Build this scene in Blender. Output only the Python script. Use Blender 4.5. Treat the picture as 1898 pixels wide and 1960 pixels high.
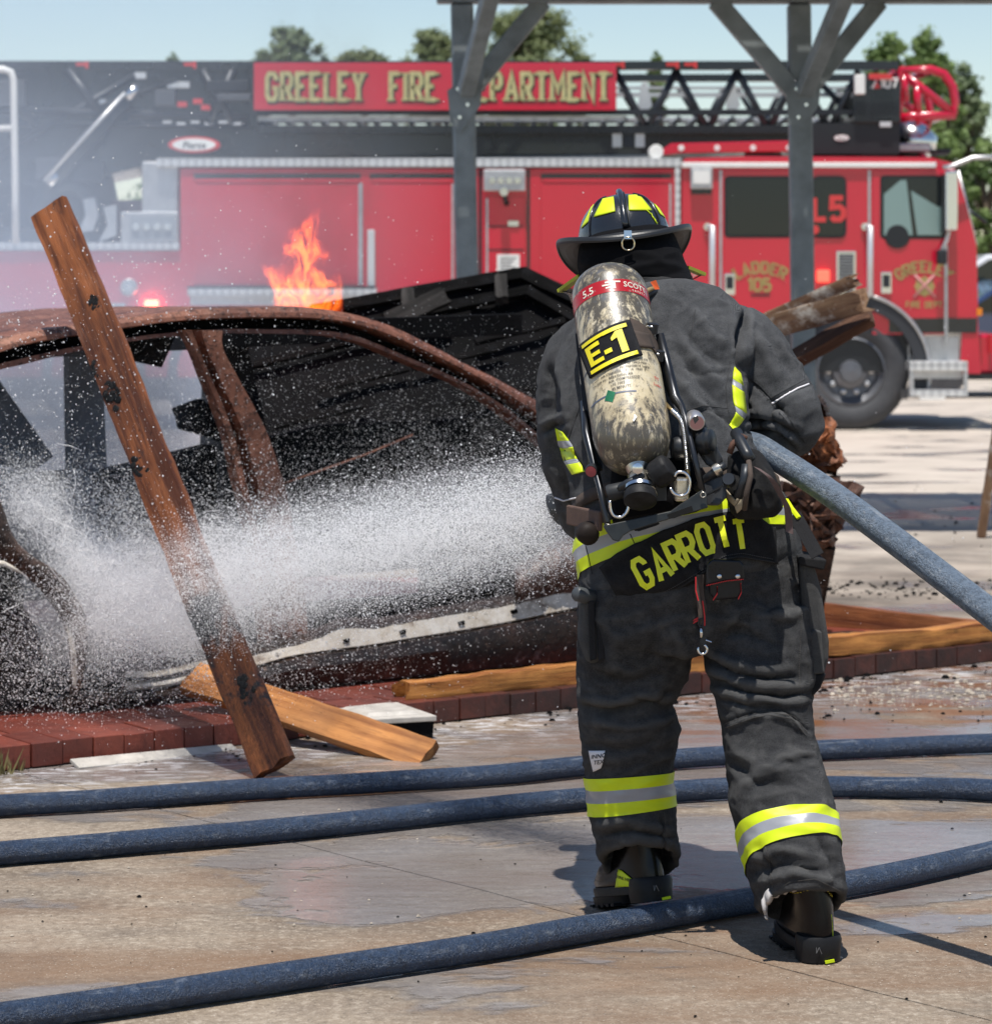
import bpy, bmesh, math, random
import numpy as np
from mathutils import Vector, Matrix, noise as mn
from mathutils.bvhtree import BVHTree
R = math.radians
rnd = random.Random(7)
sc = bpy.context.scene
for _o in list(bpy.data.objects):
    bpy.data.objects.remove(_o)
col = sc.collection

# ------------------------------------------------------------------ camera, sky, sun, exposure
F, CX, HY, CH = 5400.0, 949.0, 527.0, 1.48      # focal length in survey units, principal column, horizon row, eye height (m)
cam_d = bpy.data.cameras.new('camera'); cam = bpy.data.objects.new('camera', cam_d); col.objects.link(cam)
cam.location = (0, 0, CH); cam.rotation_euler = (R(90), 0, 0)
cam_d.sensor_fit = 'VERTICAL'; cam_d.sensor_height = 24.0; cam_d.lens = F/1960*24.0
cam_d.shift_y = -(980-HY)/1960
cam_d.clip_start = 0.1; cam_d.clip_end = 2000
cam_d.dof.use_dof = True; cam_d.dof.focus_distance = 6.4; cam_d.dof.aperture_fstop = 5.0
sc.camera = cam

SUN_DIR = Vector((0.04, 0.25, -1.0)).normalized()       # the way the light travels
sun_d = bpy.data.lights.new('sun', 'SUN'); sun = bpy.data.objects.new('sun', sun_d); col.objects.link(sun)
sun_d.energy = 5.0; sun_d.angle = R(0.55); sun_d.color = (1.0, 0.955, 0.89)
sun.rotation_euler = SUN_DIR.to_track_quat('-Z', 'Y').to_euler()
w = bpy.data.worlds.new('World'); sc.world = w; w.use_nodes = True
nt = w.node_tree; nt.nodes.clear()
sky = nt.nodes.new('ShaderNodeTexSky'); sky.sky_type = 'NISHITA'; sky.sun_disc = False
to_sun = -SUN_DIR
sky.sun_elevation = math.asin(to_sun.z); sky.sun_rotation = math.atan2(to_sun.x, to_sun.y)
sky.altitude = 1400; sky.air_density = 1.12; sky.dust_density = 0.1; sky.ozone_density = 0.1
bg = nt.nodes.new('ShaderNodeBackground'); bg.inputs['Strength'].default_value = 0.108
wo = nt.nodes.new('ShaderNodeOutputWorld')
nt.links.new(sky.outputs[0], bg.inputs[0]); nt.links.new(bg.outputs[0], wo.inputs[0])
sc.view_settings.view_transform = 'Standard'; sc.view_settings.look = 'None'
sc.view_settings.exposure = 0.15; sc.view_settings.gamma = 1.0; sc.view_settings.use_curve_mapping = False
sc.render.engine = 'CYCLES'
sc.cycles.use_denoising = True
sc.cycles.max_bounces = 8; sc.cycles.diffuse_bounces = 3; sc.cycles.glossy_bounces = 3
sc.cycles.transparent_max_bounces = 24; sc.cycles.volume_bounces = 1
sc.cycles.volume_step_rate = 1.0; sc.cycles.volume_max_steps = 128
sc.cycles.sample_clamp_indirect = 6.0

# ------------------------------------------------------------------ helpers
def pt(x, y, Y):                                  # survey point (column, row) at distance Y
    return Vector(((x-CX)/F*Y, Y, CH+(HY-y)/F*Y))
def gy(y, z=0.0): return F*(CH-z)/(y-HY)          # distance of a ground point seen at row y
def gp(x, y, z=0.0): return pt(x, y, gy(y, z))

class MB:
    def __init__(s): s.v = []; s.f = []; s.m = []
    def add(s, vs, fs, mi=0):
        o = len(s.v); s.v.extend([tuple(v) for v in vs]); s.f.extend([tuple(i+o for i in f) for f in fs]); s.m.extend([mi]*len(fs)); return s
    def box(s, a, b, mi=0):
        x0, y0, z0 = a; x1, y1, z1 = b
        return s.add([(x0,y0,z0),(x1,y0,z0),(x1,y1,z0),(x0,y1,z0),(x0,y0,z1),(x1,y0,z1),(x1,y1,z1),(x0,y1,z1)],
                     [(0,3,2,1),(4,5,6,7),(0,1,5,4),(1,2,6,5),(2,3,7,6),(3,0,4,7)], mi)
    def hexa(s, q, mi=0):                          # 8 corners, bottom ring then top ring
        return s.add(q, [(0,3,2,1),(4,5,6,7),(0,1,5,4),(1,2,6,5),(2,3,7,6),(3,0,4,7)], mi)
    def bar(s, p, q, wd, ht, up=(0,0,1), mi=0):    # rectangular bar from p to q
        p = Vector(p); q = Vector(q); d = (q-p).normalized(); up = Vector(up)
        a = d.cross(up)
        if a.length < 1e-4: a = d.cross(Vector((1,0,0)))
        a.normalize(); b = a.cross(d).normalized(); a = a*wd/2; b = b*ht/2
        return s.hexa([p-a-b, p+a-b, q+a-b, q-a-b, p-a+b, p+a+b, q+a+b, q-a+b], mi)
    def tube(s, pts, r, n=8, cap=True, mi=0, closed=False):
        pts = [Vector(p) for p in pts]; k = len(pts); rr = r if isinstance(r, (list, tuple)) else [r]*k
        o = len(s.v); ref = None
        for i, p in enumerate(pts):
            a = pts[(i-1) % k] if (i or closed) else pts[0]; b = pts[(i+1) % k] if (i < k-1 or closed) else pts[-1]
            d = (b-a).normalized()
            if ref is None: ref = d.orthogonal().normalized()
            ref = (ref-d*ref.dot(d)).normalized(); c = d.cross(ref)
            for j in range(n):
                t = 2*math.pi*j/n; s.v.append(tuple(p+(ref*math.cos(t)+c*math.sin(t))*rr[i]))
        nr = k if closed else k-1
        for i in range(nr):
            i2 = (i+1) % k
            for j in range(n):
                s.f.append((o+i*n+j, o+i*n+(j+1) % n, o+i2*n+(j+1) % n, o+i2*n+j)); s.m.append(mi)
        if cap and not closed:
            s.f.append(tuple(o+j for j in reversed(range(n)))); s.m.append(mi)
            s.f.append(tuple(o+(k-1)*n+j for j in range(n))); s.m.append(mi)
        return s
    def loft(s, rings, cap=True, mi=0, closed=True):
        n = len(rings[0]); o = len(s.v)
        for rg in rings: s.v.extend([tuple(p) for p in rg])
        for i in range(len(rings)-1):
            for j in range(n if closed else n-1):
                s.f.append((o+i*n+j, o+i*n+(j+1) % n, o+(i+1)*n+(j+1) % n, o+(i+1)*n+j)); s.m.append(mi)
        if cap and closed:
            s.f.append(tuple(o+j for j in reversed(range(n)))); s.m.append(mi)
            s.f.append(tuple(o+(len(rings)-1)*n+j for j in range(n))); s.m.append(mi)
        return s
    def lathe(s, prof, org, axis, n=24, mi=0, cap=True):  # prof: (radius, distance along axis)
        axis = Vector(axis).normalized(); a = axis.orthogonal().normalized(); b = axis.cross(a); org = Vector(org)
        rings = [[org+axis*h+(a*math.cos(2*math.pi*j/n)+b*math.sin(2*math.pi*j/n))*max(r, 1e-4) for j in range(n)] for r, h in prof]
        return s.loft(rings, cap, mi)
    def prism(s, poly, off, mi=0):                 # closed polygon extruded by a vector
        off = Vector(off); n = len(poly); p = [Vector(q) for q in poly]
        return s.add(p+[q+off for q in p], [tuple(range(n)), tuple(reversed(range(n, 2*n)))]+[(i, i+n, (i+1) % n+n, (i+1) % n) for i in range(n)], mi)
    def mesh(s, name, smooth=False):
        me = bpy.data.meshes.new(name); me.from_pydata(s.v, [], s.f)
        bm = bmesh.new(); bm.from_mesh(me); bmesh.ops.recalc_face_normals(bm, faces=bm.faces); bm.to_mesh(me); bm.free()
        me.polygons.foreach_set('material_index', s.m)
        if smooth: me.polygons.foreach_set('use_smooth', [True]*len(me.polygons))
        me.update(); return me
    def build(s, name, mat, parent=None, smooth=False, angle=None):
        me = s.mesh(name, smooth); 
        for m_ in (mat if isinstance(mat, (list, tuple)) else [mat]): me.materials.append(m_)
        if angle: 
            try: me.set_sharp_from_angle(angle=R(angle))
            except Exception: pass
        return link(name, me, parent)

def link(name, data, parent=None):
    o = bpy.data.objects.new(name, data); col.objects.link(o)
    if parent is not None:
        o.parent = parent
        o.matrix_parent_inverse = parent_inverse(parent)
    return o
def world_of(o):
    m = o.matrix_basis.copy(); 
    if o.parent: m = world_of(o.parent) @ o.matrix_parent_inverse @ m
    return m
def parent_inverse(p): return world_of(p).inverted()
def tag(o, label=None, cat=None, group=None, kind=None):
    if label: o['label'] = label
    if cat: o['category'] = cat
    if group: o['group'] = group
    if kind: o['kind'] = kind
    return o
def thing(name, label, cat, loc=(0,0,0), group=None):
    o = bpy.data.objects.new(name, None); o.empty_display_size = 0.1; col.objects.link(o); o.location = loc
    return tag(o, label, cat, group)
def bevel(o, wd, seg=2):
    m = o.modifiers.new('bevel', 'BEVEL'); m.width = wd; m.segments = seg; m.limit_method = 'ANGLE'; m.angle_limit = R(35); return o

# ---- materials
def lin(c):                                        # 0-255 sRGB to linear
    return tuple(((v/255+0.055)/1.055)**2.4 if v/255 > 0.04045 else v/255/12.92 for v in c)
class NT:
    def __init__(s, name):
        s.m = bpy.data.materials.new(name); s.m.use_nodes = True; s.t = s.m.node_tree; s.b = s.t.nodes['Principled BSDF']; s.out = s.t.nodes['Material Output']
    def n(s, typ, **kw):
        nd = s.t.nodes.new('ShaderNode'+typ)
        for k, v in kw.items():
            if k.startswith('_'): setattr(nd, k[1:], v)
            else:
                key = int(k[1:]) if k[0] == 'i' and k[1:].isdigit() else k.replace('_', ' ')
                s.set(nd.inputs[key], v)
        return nd
    def set(s, inp, v):
        if isinstance(v, bpy.types.NodeSocket): s.t.links.new(v, inp)
        elif isinstance(v, bpy.types.Node): s.t.links.new(v.outputs[0], inp)
        elif isinstance(v, (tuple, list)) and len(v) == 3 and inp.type == 'RGBA': inp.default_value = (*v, 1)
        else: inp.default_value = v
    def co(s, kind='Object', scale=(1,1,1), rot=(0,0,0), loc=(0,0,0)):
        c = s.t.nodes.new('ShaderNodeTexCoord')
        return s.n('Mapping', Vector=c.outputs[kind], Scale=scale, Rotation=rot, Location=loc).outputs[0]
    def pos(s, scale=(1,1,1), rot=(0,0,0), loc=(0,0,0)):
        g = s.t.nodes.new('ShaderNodeNewGeometry')
        return s.n('Mapping', Vector=g.outputs['Position'], Scale=scale, Rotation=rot, Location=loc).outputs[0]
    def noise(s, vec, scale, detail=4, rough=0.55, dist=0.0):
        return s.n('TexNoise', Vector=vec, Scale=scale, Detail=detail, Roughness=rough, Distortion=dist).outputs[0]
    def ramp(s, fac, stops):
        nd = s.n('ValToRGB', Fac=fac); e = nd.color_ramp.elements
        while len(e) < len(stops): e.new(0.5)
        for i, (p, c) in enumerate(stops):
            e[i].position = p; e[i].color = (*c, 1) if isinstance(c, (tuple, list)) else (c, c, c, 1)
        return nd.outputs[0]
    def mix(s, fac, a, b, typ='MIX'):
        nd = s.n('Mix', _data_type='RGBA', _blend_type=typ); s.set(nd.inputs['Factor'], fac); s.set(nd.inputs[6], a); s.set(nd.inputs[7], b); return nd.outputs[2]
    def math(s, op, a, b=0.0, clamp=False):
        nd = s.n('Math', _operation=op, _use_clamp=clamp); s.set(nd.inputs[0], a); s.set(nd.inputs[1], b); return nd.outputs[0]
    def bump(s, h, strength=0.3, dist=0.01, nrm=None):
        nd = s.n('Bump', Height=h, Strength=strength, Distance=dist)
        if nrm is not None: s.set(nd.inputs['Normal'], nrm)
        s.set(s.b.inputs['Normal'], nd.outputs[0]); return nd.outputs[0]
    def P(s, **kw):
        for k, v in kw.items(): s.set(s.b.inputs[k.replace('_', ' ')], v)
        return s.m
MATS = {}
def simple(name, c, rough=0.5, metal=0.0, var=0.0, vscale=8.0, bump=0.0, bscale=60.0, bdist=0.002, **kw):
    if name in MATS: return MATS[name]
    t = NT(name); c = tuple(c)
    if var or bump: v = t.pos()
    if var:
        n1 = t.noise(v, vscale, 5, 0.6)
        lo = tuple(x*(1-var) for x in c); hi = tuple(min(1, x*(1+var)) for x in c)
        t.P(Base_Color=t.ramp(n1, [(0.3, lo), (0.7, hi)]), Roughness=t.math('ADD', rough-0.08, t.math('MULTIPLY', n1, 0.16)))
    else: t.P(Base_Color=c, Roughness=rough)
    t.P(Metallic=metal)
    if bump: t.bump(t.noise(v, bscale, 4, 0.6), bump, bdist)
    t.P(**kw); MATS[name] = t.m; return t.m
def glow(name, c, strength):
    t = NT(name); t.P(Base_Color=c, Emission_Color=c, Emission_Strength=strength); return t.m

# ---- lettering: strokes in a unit box, thickened, each stroke a hair above the one before
GL = {
 'G': (.62, [[(.62,.74),(.62,.80),(.48,1),(.14,1),(0,.82),(0,.18),(.14,0),(.48,0),(.62,.18),(.62,.44),(.36,.44)]]),
 'R': (.62, [[(0,0),(0,1),(.48,1),(.62,.86),(.62,.62),(.48,.47),(0,.47)],[(.30,.47),(.62,0)]]),
 'E': (.56, [[(.56,1),(0,1),(0,0),(.56,0)],[(0,.52),(.44,.52)]]),
 'L': (.54, [[(0,1),(0,0),(.54,0)]]),
 'Y': (.64, [[(0,1),(.32,.5),(.64,1)],[(.32,.5),(.32,0)]]),
 'F': (.54, [[(.54,1),(0,1),(0,0)],[(0,.52),(.42,.52)]]),
 'I': (.10, [[(.05,0),(.05,1)]]),
 'D': (.60, [[(0,0),(0,1),(.42,1),(.60,.80),(.60,.20),(.42,0),(0,0)]]),
 'P': (.58, [[(0,0),(0,1),(.44,1),(.58,.86),(.58,.62),(.44,.46),(0,.46)]]),
 'A': (.66, [[(0,0),(.33,1),(.66,0)],[(.13,.32),(.53,.32)]]),
 'T': (.60, [[(0,1),(.60,1)],[(.30,1),(.30,0)]]),
 'M': (.78, [[(0,0),(0,1),(.39,.35),(.78,1),(.78,0)]]),
 'N': (.64, [[(0,0),(0,1),(.64,0),(.64,1)]]),
 'O': (.62, [[(.14,0),(0,.18),(0,.82),(.14,1),(.48,1),(.62,.82),(.62,.18),(.48,0),(.14,0)]]),
 'S': (.58, [[(.58,.80),(.44,1),(.14,1),(0,.84),(0,.64),(.14,.52),(.44,.50),(.58,.36),(.58,.16),(.44,0),(.14,0),(0,.18)]]),
 'C': (.58, [[(.58,.78),(.44,1),(.14,1),(0,.82),(0,.18),(.14,0),(.44,0),(.58,.20)]]),
 '5': (.56, [[(.54,1),(.04,1),(.02,.56),(.38,.60),(.56,.44),(.56,.16),(.40,0),(.12,0),(0,.14)]]),
 '1': (.30, [[(0,.80),(.22,1),(.22,0)]]),
 '0': (.58, [[(.14,0),(0,.18),(0,.82),(.14,1),(.44,1),(.58,.82),(.58,.18),(.44,0),(.14,0)]]),
 '7': (.56, [[(0,1),(.56,1),(.22,0)]]),
 '-': (.34, [[(0,.42),(.34,.42)]]), '.': (.08, [[(.04,0),(.04,.10)]]), ' ': (.34, []), "'": (.06, [[(.03,.8),(.03,1)]]),
}
def stroke(pl, t):
    """left/right offset points of a polyline, mitred; closed when ends meet"""
    p = [Vector(q) for q in pl]; closed = (p[0]-p[-1]).length < 1e-6
    if closed: p = p[:-1]
    k = len(p); L = []; Rr = []
    for i in range(k):
        if closed: a, b = p[i-1], p[(i+1) % k]
        else: a, b = (p[i-1] if i else None), (p[i+1] if i < k-1 else None)
        d1 = (p[i]-a).normalized() if a is not None else None; d2 = (b-p[i]).normalized() if b is not None else None
        if d1 is None: d1 = d2
        if d2 is None: d2 = d1
        n1 = Vector((-d1.y, d1.x)); n2 = Vector((-d2.y, d2.x)); m = (n1+n2)
        m = m.normalized() if m.length > 1e-5 else n1
        ln = t/2/max(0.42, m.dot(n1)); q = p[i]
        L.append(q+m*ln); Rr.append(q-m*ln)
    if closed: L.append(L[0]); Rr.append(Rr[0])
    return L, Rr
def text_strokes(text, t=0.17, gap=0.26, serif=False, xs=1.0):
    """list of quads strips in (u, v) with unit letter height; returns (strips, width)"""
    x = 0; out = []
    for ch in text:
        wd, pls = GL[ch]; wd *= xs; pls = [[(q[0]*xs, q[1]) for q in pl] for pl in pls]
        for k, pl in enumerate(pls):
            L, Rr = stroke([(q[0]+x, q[1]) for q in pl], t); out.append((L, Rr, k))
            if serif and len(pl) > 1:
                for q in (pl[0], pl[-1]):
                    if q[1] in (0, 1) and ch not in 'OGCS0' and not (len(pl) > 2 and pl[0] == pl[-1]):
                        L, Rr = stroke([(q[0]+x-t*.85, q[1]), (q[0]+x+t*.85, q[1])], t*.42); out.append((L, Rr, k+2))
        x += wd+gap
    return out, x-gap
def lettering(name, text, fn, mat, parent, t=0.17, gap=0.26, lift=0.0004, sub=4, serif=False, xs=1.0, fit=None):
    """fn(u, v, h): place a unit-height text point; u is centred on 0"""
    if fit: xs = (fit-gap*(len(text)-1)-t)/sum(GL[c][0] for c in text)
    wd = sum(GL[c][0]*xs+gap for c in text)-gap; x0 = -wd/2; o = None
    for ch in text:                                 # every letter an object of its own
        st, _ = text_strokes(ch, t, gap, serif, xs); mb = MB()
        for L, Rr, k in st:
            for i in range(len(L)-1):
                n = max(1, min(sub, int((L[i+1]-L[i]).length*sub*2+1))); vs = []
                for j in range(n+1):
                    a = L[i].lerp(L[i+1], j/n); b = Rr[i].lerp(Rr[i+1], j/n)
                    vs += [fn(a.x+x0, a.y, lift*(k+1)), fn(b.x+x0, b.y, lift*(k+1))]
                mb.add(vs, [(2*j, 2*j+1, 2*j+3, 2*j+2) for j in range(n)])
        if mb.v: o = mb.build(name, mat, parent)
        x0 += GL[ch][0]*xs+gap
    return o
def small_text(name, text, size, fn, mat, parent):
    cu = bpy.data.curves.new('print', 'FONT'); cu.body = text; cu.size = size; cu.align_x = 'CENTER'; cu.offset = size*0.012; cu.resolution_u = 2
    ob = bpy.data.objects.new('print', cu); col.objects.link(ob); bpy.context.view_layer.update()
    me = bpy.data.meshes.new_from_object(ob); bpy.data.objects.remove(ob)
    for v in me.vertices: v.co = fn(v.co.x, v.co.y)
    me.materials.clear(); me.materials.append(mat)
    me.name = name; return link(name, me, parent)

# ------------------------------------------------------------------ ground
def ground_material():
    t = NT('worn_concrete'); p = t.pos()
    sep = t.n('SeparateXYZ', Vector=p); X, Y = sep.outputs[0], sep.outputs[1]
    n1 = t.noise(p, 1.3, 6, 0.62); n2 = t.noise(p, 45, 4, 0.7); n3 = t.noise(p, 9, 5, 0.65); n4 = t.noise(p, 170, 2, 0.5)
    c = t.ramp(n1, [(0.28, (0.160, 0.122, 0.088)), (0.5, (0.268, 0.216, 0.162)), (0.72, (0.35, 0.293, 0.228))])
    c = t.mix(t.ramp(n3, [(0.35, 0.0), (0.68, 0.55)]), c, (0.19, 0.15, 0.115))
    c = t.mix(t.ramp(n2, [(0.50, 0.0), (0.64, 0.6)]), c, (0.44, 0.375, 0.30)); c = t.mix(t.ramp(n2, [(0.34, 0.5), (0.44, 0.0)]), c, (0.10, 0.08, 0.06)); c = t.mix(t.ramp(t.noise(t.pos(scale=(.5, 1.4, 1)), 1.1, 5, .7), [(.42, 0.0), (.60, .75)]), c, (0.185, 0.110, 0.065))
    c = t.mix(t.ramp(n4, [(0.60, 0.0), (0.72, 0.7)]), c, (0.07, 0.06, 0.05))
    c = t.mix(t.ramp(n4, [(0.27, 0.8), (0.36, 0.0)]), c, (0.52, 0.48, 0.42))
    # far dry yard is paler
    far = t.n('MapRange', Value=Y); far.inputs[1].default_value = 9.5; far.inputs[2].default_value = 17
    c = t.mix(far.outputs[0], c, t.mix(n1, (0.36, 0.315, 0.265), (0.62, 0.545, 0.47)))
    # rust stain beyond the right foot, beside the nearest hose
    rust = t.math('MULTIPLY', t.ramp(t.noise(t.pos(scale=(1.2, 2.5, 1), loc=(0.3, 0, 0)), 3.0, 6, 0.7), [(0.45, 0.0), (0.62, 0.9)]),
                  t.n('MapRange', Value=t.n('VectorMath', _operation='DISTANCE', i0=p, i1=(0.75, 7.0, 0)).outputs['Value'], i1=0.75, i2=0.15).outputs[0])
    c = t.mix(rust, c, (0.20, 0.062, 0.022))
    # standing water and damp: irregular films
    wn = t.noise(t.pos(scale=(0.75, 1.3, 1), loc=(0.15, 0.55, 0)), 1.15, 5, 0.6, 0.35)
    def band(v, a, b): return t.n('MapRange', Value=v, i1=a, i2=b).outputs[0]
    zone = t.math('MULTIPLY', band(Y, 6.0, 7.0), band(Y, 13.5, 10.5))
    zone = t.math('MULTIPLY', zone, t.math('ADD', 0.35, t.math('MULTIPLY', band(X, -1.3, 0.2), 0.65)))
    zA = t.math('MULTIPLY', t.math('MULTIPLY', band(Y, 6.45, 7.0), band(Y, 8.3, 7.5)), band(X, -1.0, -0.1)); zB = t.math('MULTIPLY', t.math('MULTIPLY', band(Y, 8.4, 9.1), band(Y, 10.8, 10.1)), band(X, 0.5, 1.1))
    zone = t.math('ADD', zone, t.math('ADD', t.math('MULTIPLY', zA, .45), t.math('MULTIPLY', zB, .45)))
    edge = t.noise(p, 16, 4, 0.6)
    wv = t.math('ADD', t.math('ADD', wn, t.math('MULTIPLY', zone, 0.15)), t.math('MULTIPLY', edge, 0.06))
    wet = t.ramp(wv, [(0.605, 0.0), (0.64, 1.0)])
    damp = t.ramp(wv, [(0.52, 0.0), (0.62, 1.0)])
    soot = t.math('MULTIPLY', t.ramp(t.noise(p, 0.9, 5, 0.65), [(0.40, 0.0), (0.60, 1.0)]), t.math('MULTIPLY', band(Y, 8.8, 10.4), band(Y, 19, 13)))
    c = t.mix(t.math('MULTIPLY', soot, 0.75), c, (0.045, 0.038, 0.033))
    c = t.mix(t.math('MULTIPLY', damp, 0.55), c, t.mix(0.5, c, (0.06, 0.045, 0.035)))
    c = t.mix(t.math('MULTIPLY', wet, 0.42), c, t.mix(t.noise(t.pos(scale=(2, 9, 1)), 3, 4, .6), (0.10, 0.09, 0.085), (0.40, 0.41, 0.44)))
    # brown run-off by the kerb and at the right, suds along the kerb foot
    dk = t.n('VectorMath', _operation='DOT_PRODUCT', i0=t.n('VectorMath', _operation='SUBTRACT', i0=p, i1=(-1.476, 8.40, 0)).outputs[0], i1=(-.5795, .815, 0)).outputs['Value']
    rust2 = t.math('MULTIPLY', t.ramp(t.noise(t.pos(scale=(.8, 3.0, 1), loc=(2, 1, 0)), 2.6, 5, .65), [(.44, 0.0), (.60, .85)]), t.math('MULTIPLY', t.math('MULTIPLY', band(dk, -1.5, -.7), band(dk, .04, -.02)), band(X, -.2, .7)))
    c = t.mix(rust2, c, (0.19, 0.075, 0.028))
    foam = t.math('MULTIPLY', t.ramp(t.noise(t.pos(scale=(3, 9, 1)), 3.2, 5, .7, .4), [(.50, 0.0), (.60, .85)]), t.math('MULTIPLY', band(dk, -.62, -.05), band(dk, .02, -.05)))
    c = t.mix(foam, c, (0.66, 0.66, 0.68))
    r = t.math('SUBTRACT', 0.92, t.math('ADD', t.math('MULTIPLY', damp, 0.40), t.math('MULTIPLY', wet, 0.44)))
    t.P(Base_Color=c, Roughness=r, IOR=1.36)
    dry = t.math('SUBTRACT', 1.0, t.math('MULTIPLY', wet, 0.88))
    h = t.math('ADD', t.math('MULTIPLY', n2, 0.6), t.math('ADD', t.math('MULTIPLY', n4, 0.35), t.math('MULTIPLY', n3, 0.9)))
    t.bump(t.math('MULTIPLY', h, dry), 0.55, 0.012)
    return t.m
M_ground = ground_material()
g = MB()
# one sheet: a slab split along the saw-cut joint so that the joint is a real groove, then the yard to the horizon
ja, jb = gp(303, 1547), gp(1898, 1955); jd = (jb-ja).normalized(); jn = Vector((-jd.y, jd.x, 0)); jw = 0.007
p_far = ja-jd*14; p_near = jb+jd*9
def off(p, k, z=0): return (p.x+jn.x*k, p.y+jn.y*k, z)
def wob(i, n): return 0.004*math.sin(i*1.7)+0.003*math.sin(i*0.63+1)
NJ = 120
for sgn in (-1, 1):
    edge = [off(p_far.lerp(p_near, i/NJ), sgn*jw/2+wob(i, NJ)) for i in range(NJ+1)]
    lip = [(x, y, -0.012) for (x, y, z) in [off(p_far.lerp(p_near, i/NJ), sgn*0.0012+wob(i, NJ)) for i in range(NJ+1)]]
    outer = [off(p_far.lerp(p_near, i/NJ), sgn*60) for i in range(NJ+1)]
    o = len(g.v); g.v += edge+lip+outer
    for i in range(NJ):
        g.f.append((o+i, o+i+1, o+NJ+1+i+1, o+NJ+1+i)); g.f.append((o+i, o+i+1, o+2*NJ+3+i, o+2*NJ+2+i)); g.m += [0, 0]
far_l = off(p_far, 60); 
g.f.append((0*(3*NJ+3)+2*NJ+2, NJ+1, 3*NJ+3+NJ+1, 3*NJ+3+2*NJ+2)); g.m.append(0)
big = 900
a, b = off(p_far, -60), off(p_far, 60); c_, d_ = off(p_near, 60), off(p_near, -60)
for q in ([a, b, (b[0]-jd.x*big+jn.x*big, b[1]-jd.y*big+jn.y*big, 0), (a[0]-jd.x*big-jn.x*big, a[1]-jd.y*big-jn.y*big, 0)],
          [b, c_, (c_[0]+jn.x*big+jd.x*big, c_[1]+jn.y*big+jd.y*big, 0), (b[0]-jd.x*big+jn.x*big, b[1]-jd.y*big+jn.y*big, 0)],
          [d_, a, (a[0]-jd.x*big-jn.x*big, a[1]-jd.y*big-jn.y*big, 0), (d_[0]-jn.x*big+jd.x*big, d_[1]-jn.y*big+jd.y*big, 0)]):
    g.add(q, [(0, 1, 2, 3)])
tag(g.build('ground', M_ground), kind='structure')

# ------------------------------------------------------------------ fire truck (side plane 27 m off)
TY = 27.0
red = simple('fire_red_paint', (0.54, 0.008, 0.036), 0.2, var=0.04, vscale=1.5, Coat_Weight=0.6, Coat_Roughness=0.08)
black_paint = simple('black_gloss_paint', (0.012, 0.014, 0.018), 0.28, var=0.2, vscale=3, Coat_Weight=0.4)
steel_dk = simple('dark_steel', (0.03, 0.034, 0.04), 0.42, 0.4, var=0.25, vscale=5)
chrome = simple('bright_metal', (0.72, 0.72, 0.72), 0.18, 1.0)
alu = simple('brushed_aluminium', (0.55, 0.55, 0.55), 0.42, 0.85, var=0.12, vscale=12)
silver = simple('silver_rail', (0.70, 0.70, 0.70), 0.35, 0.5)
def plate_mat():
    t = NT('diamond_plate'); p = t.pos(scale=(18, 18, 18), rot=(0, R(45), 0))
    ck = t.n('TexChecker', Vector=p, Scale=1.0).outputs[1]; ns = t.noise(t.pos(), 30, 3)
    t.P(Base_Color=t.mix(ck, (0.50, 0.50, 0.50), (0.78, 0.78, 0.77)), Metallic=0.6, Roughness=t.math('ADD', 0.25, t.math('MULTIPLY', ns, 0.25)))
    t.bump(t.math('ADD', ck, ns), 0.5, 0.004); return t.m
plate = plate_mat()
white_p = simple('white_plastic', (0.80, 0.79, 0.75), 0.4, var=0.04)
rubber = simple('tyre_rubber', (0.055, 0.056, 0.06), 0.75, var=0.25, vscale=6)
gold = simple('gold_leaf', (0.40, 0.31, 0.12), 0.35, 0.35, var=0.15, vscale=9)
gloss_blk = simple('black_trim', (0.015, 0.017, 0.02), 0.4)
def glass_mat(name, tint, mixv):
    t = NT(name); t.P(Base_Color=tint, Roughness=0.04, IOR=1.5)
    tr = t.n('BsdfTransparent', Color=(0.55, 0.80, 0.76)); mx = t.n('MixShader', Fac=mixv)
    t.t.links.new(t.b.outputs[0], mx.inputs[1]); t.t.links.new(tr.outputs[0], mx.inputs[2]); t.t.links.new(mx.outputs[0], t.out.inputs[0]); return t.m
glass_dark = glass_mat('dark_glass', (0.012, 0.017, 0.020), 0.12)
glass_tint = glass_mat('green_tinted_glass', (0.05, 0.12, 0.11), 0.55)
lamp_red = glow('lit_red_lamp', (1.0, 0.10, 0.05), 16.0)
lamp_red2 = glow('dim_red_lamp', (1.0, 0.10, 0.06), 1.6)
amber = simple('amber_lens', (0.75, 0.22, 0.01), 0.25)
T = thing('ladder_truck', 'red ladder fire truck with black aerial ladder parked across the yard', 'fire truck', pt(1000, 823, TY))
def tq(x, y, d=0.0):                       # survey point on the truck's side plane, pushed back by d metres
    q = pt(x, y, TY); return Vector((q.x, TY+d, q.z))
def tb(name, x0, y0, x1, y1, d0, d1, mat, par=None, bev=0.0):
    a = tq(x0, y1, d0); b = tq(x1, y0, d1); o = MB().box(a, b).build(name, mat, par or T)
    if bev: bevel(o, bev)
    return o
def tpoly(name, pts, d0, d1, mat, par=None, bev=0.0):
    o = MB().prism([tq(x, y, d0) for x, y in pts], (0, d1-d0, 0)).build(name, mat, par or T)
    if bev: bevel(o, bev)
    return o
def tt(name, pts, r, d, mat, par=None, n=8):
    return MB().tube([tq(q[0], q[1], q[2] if len(q) > 2 else d) for q in pts], r, n).build(name, mat, par or T, True)
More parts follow.
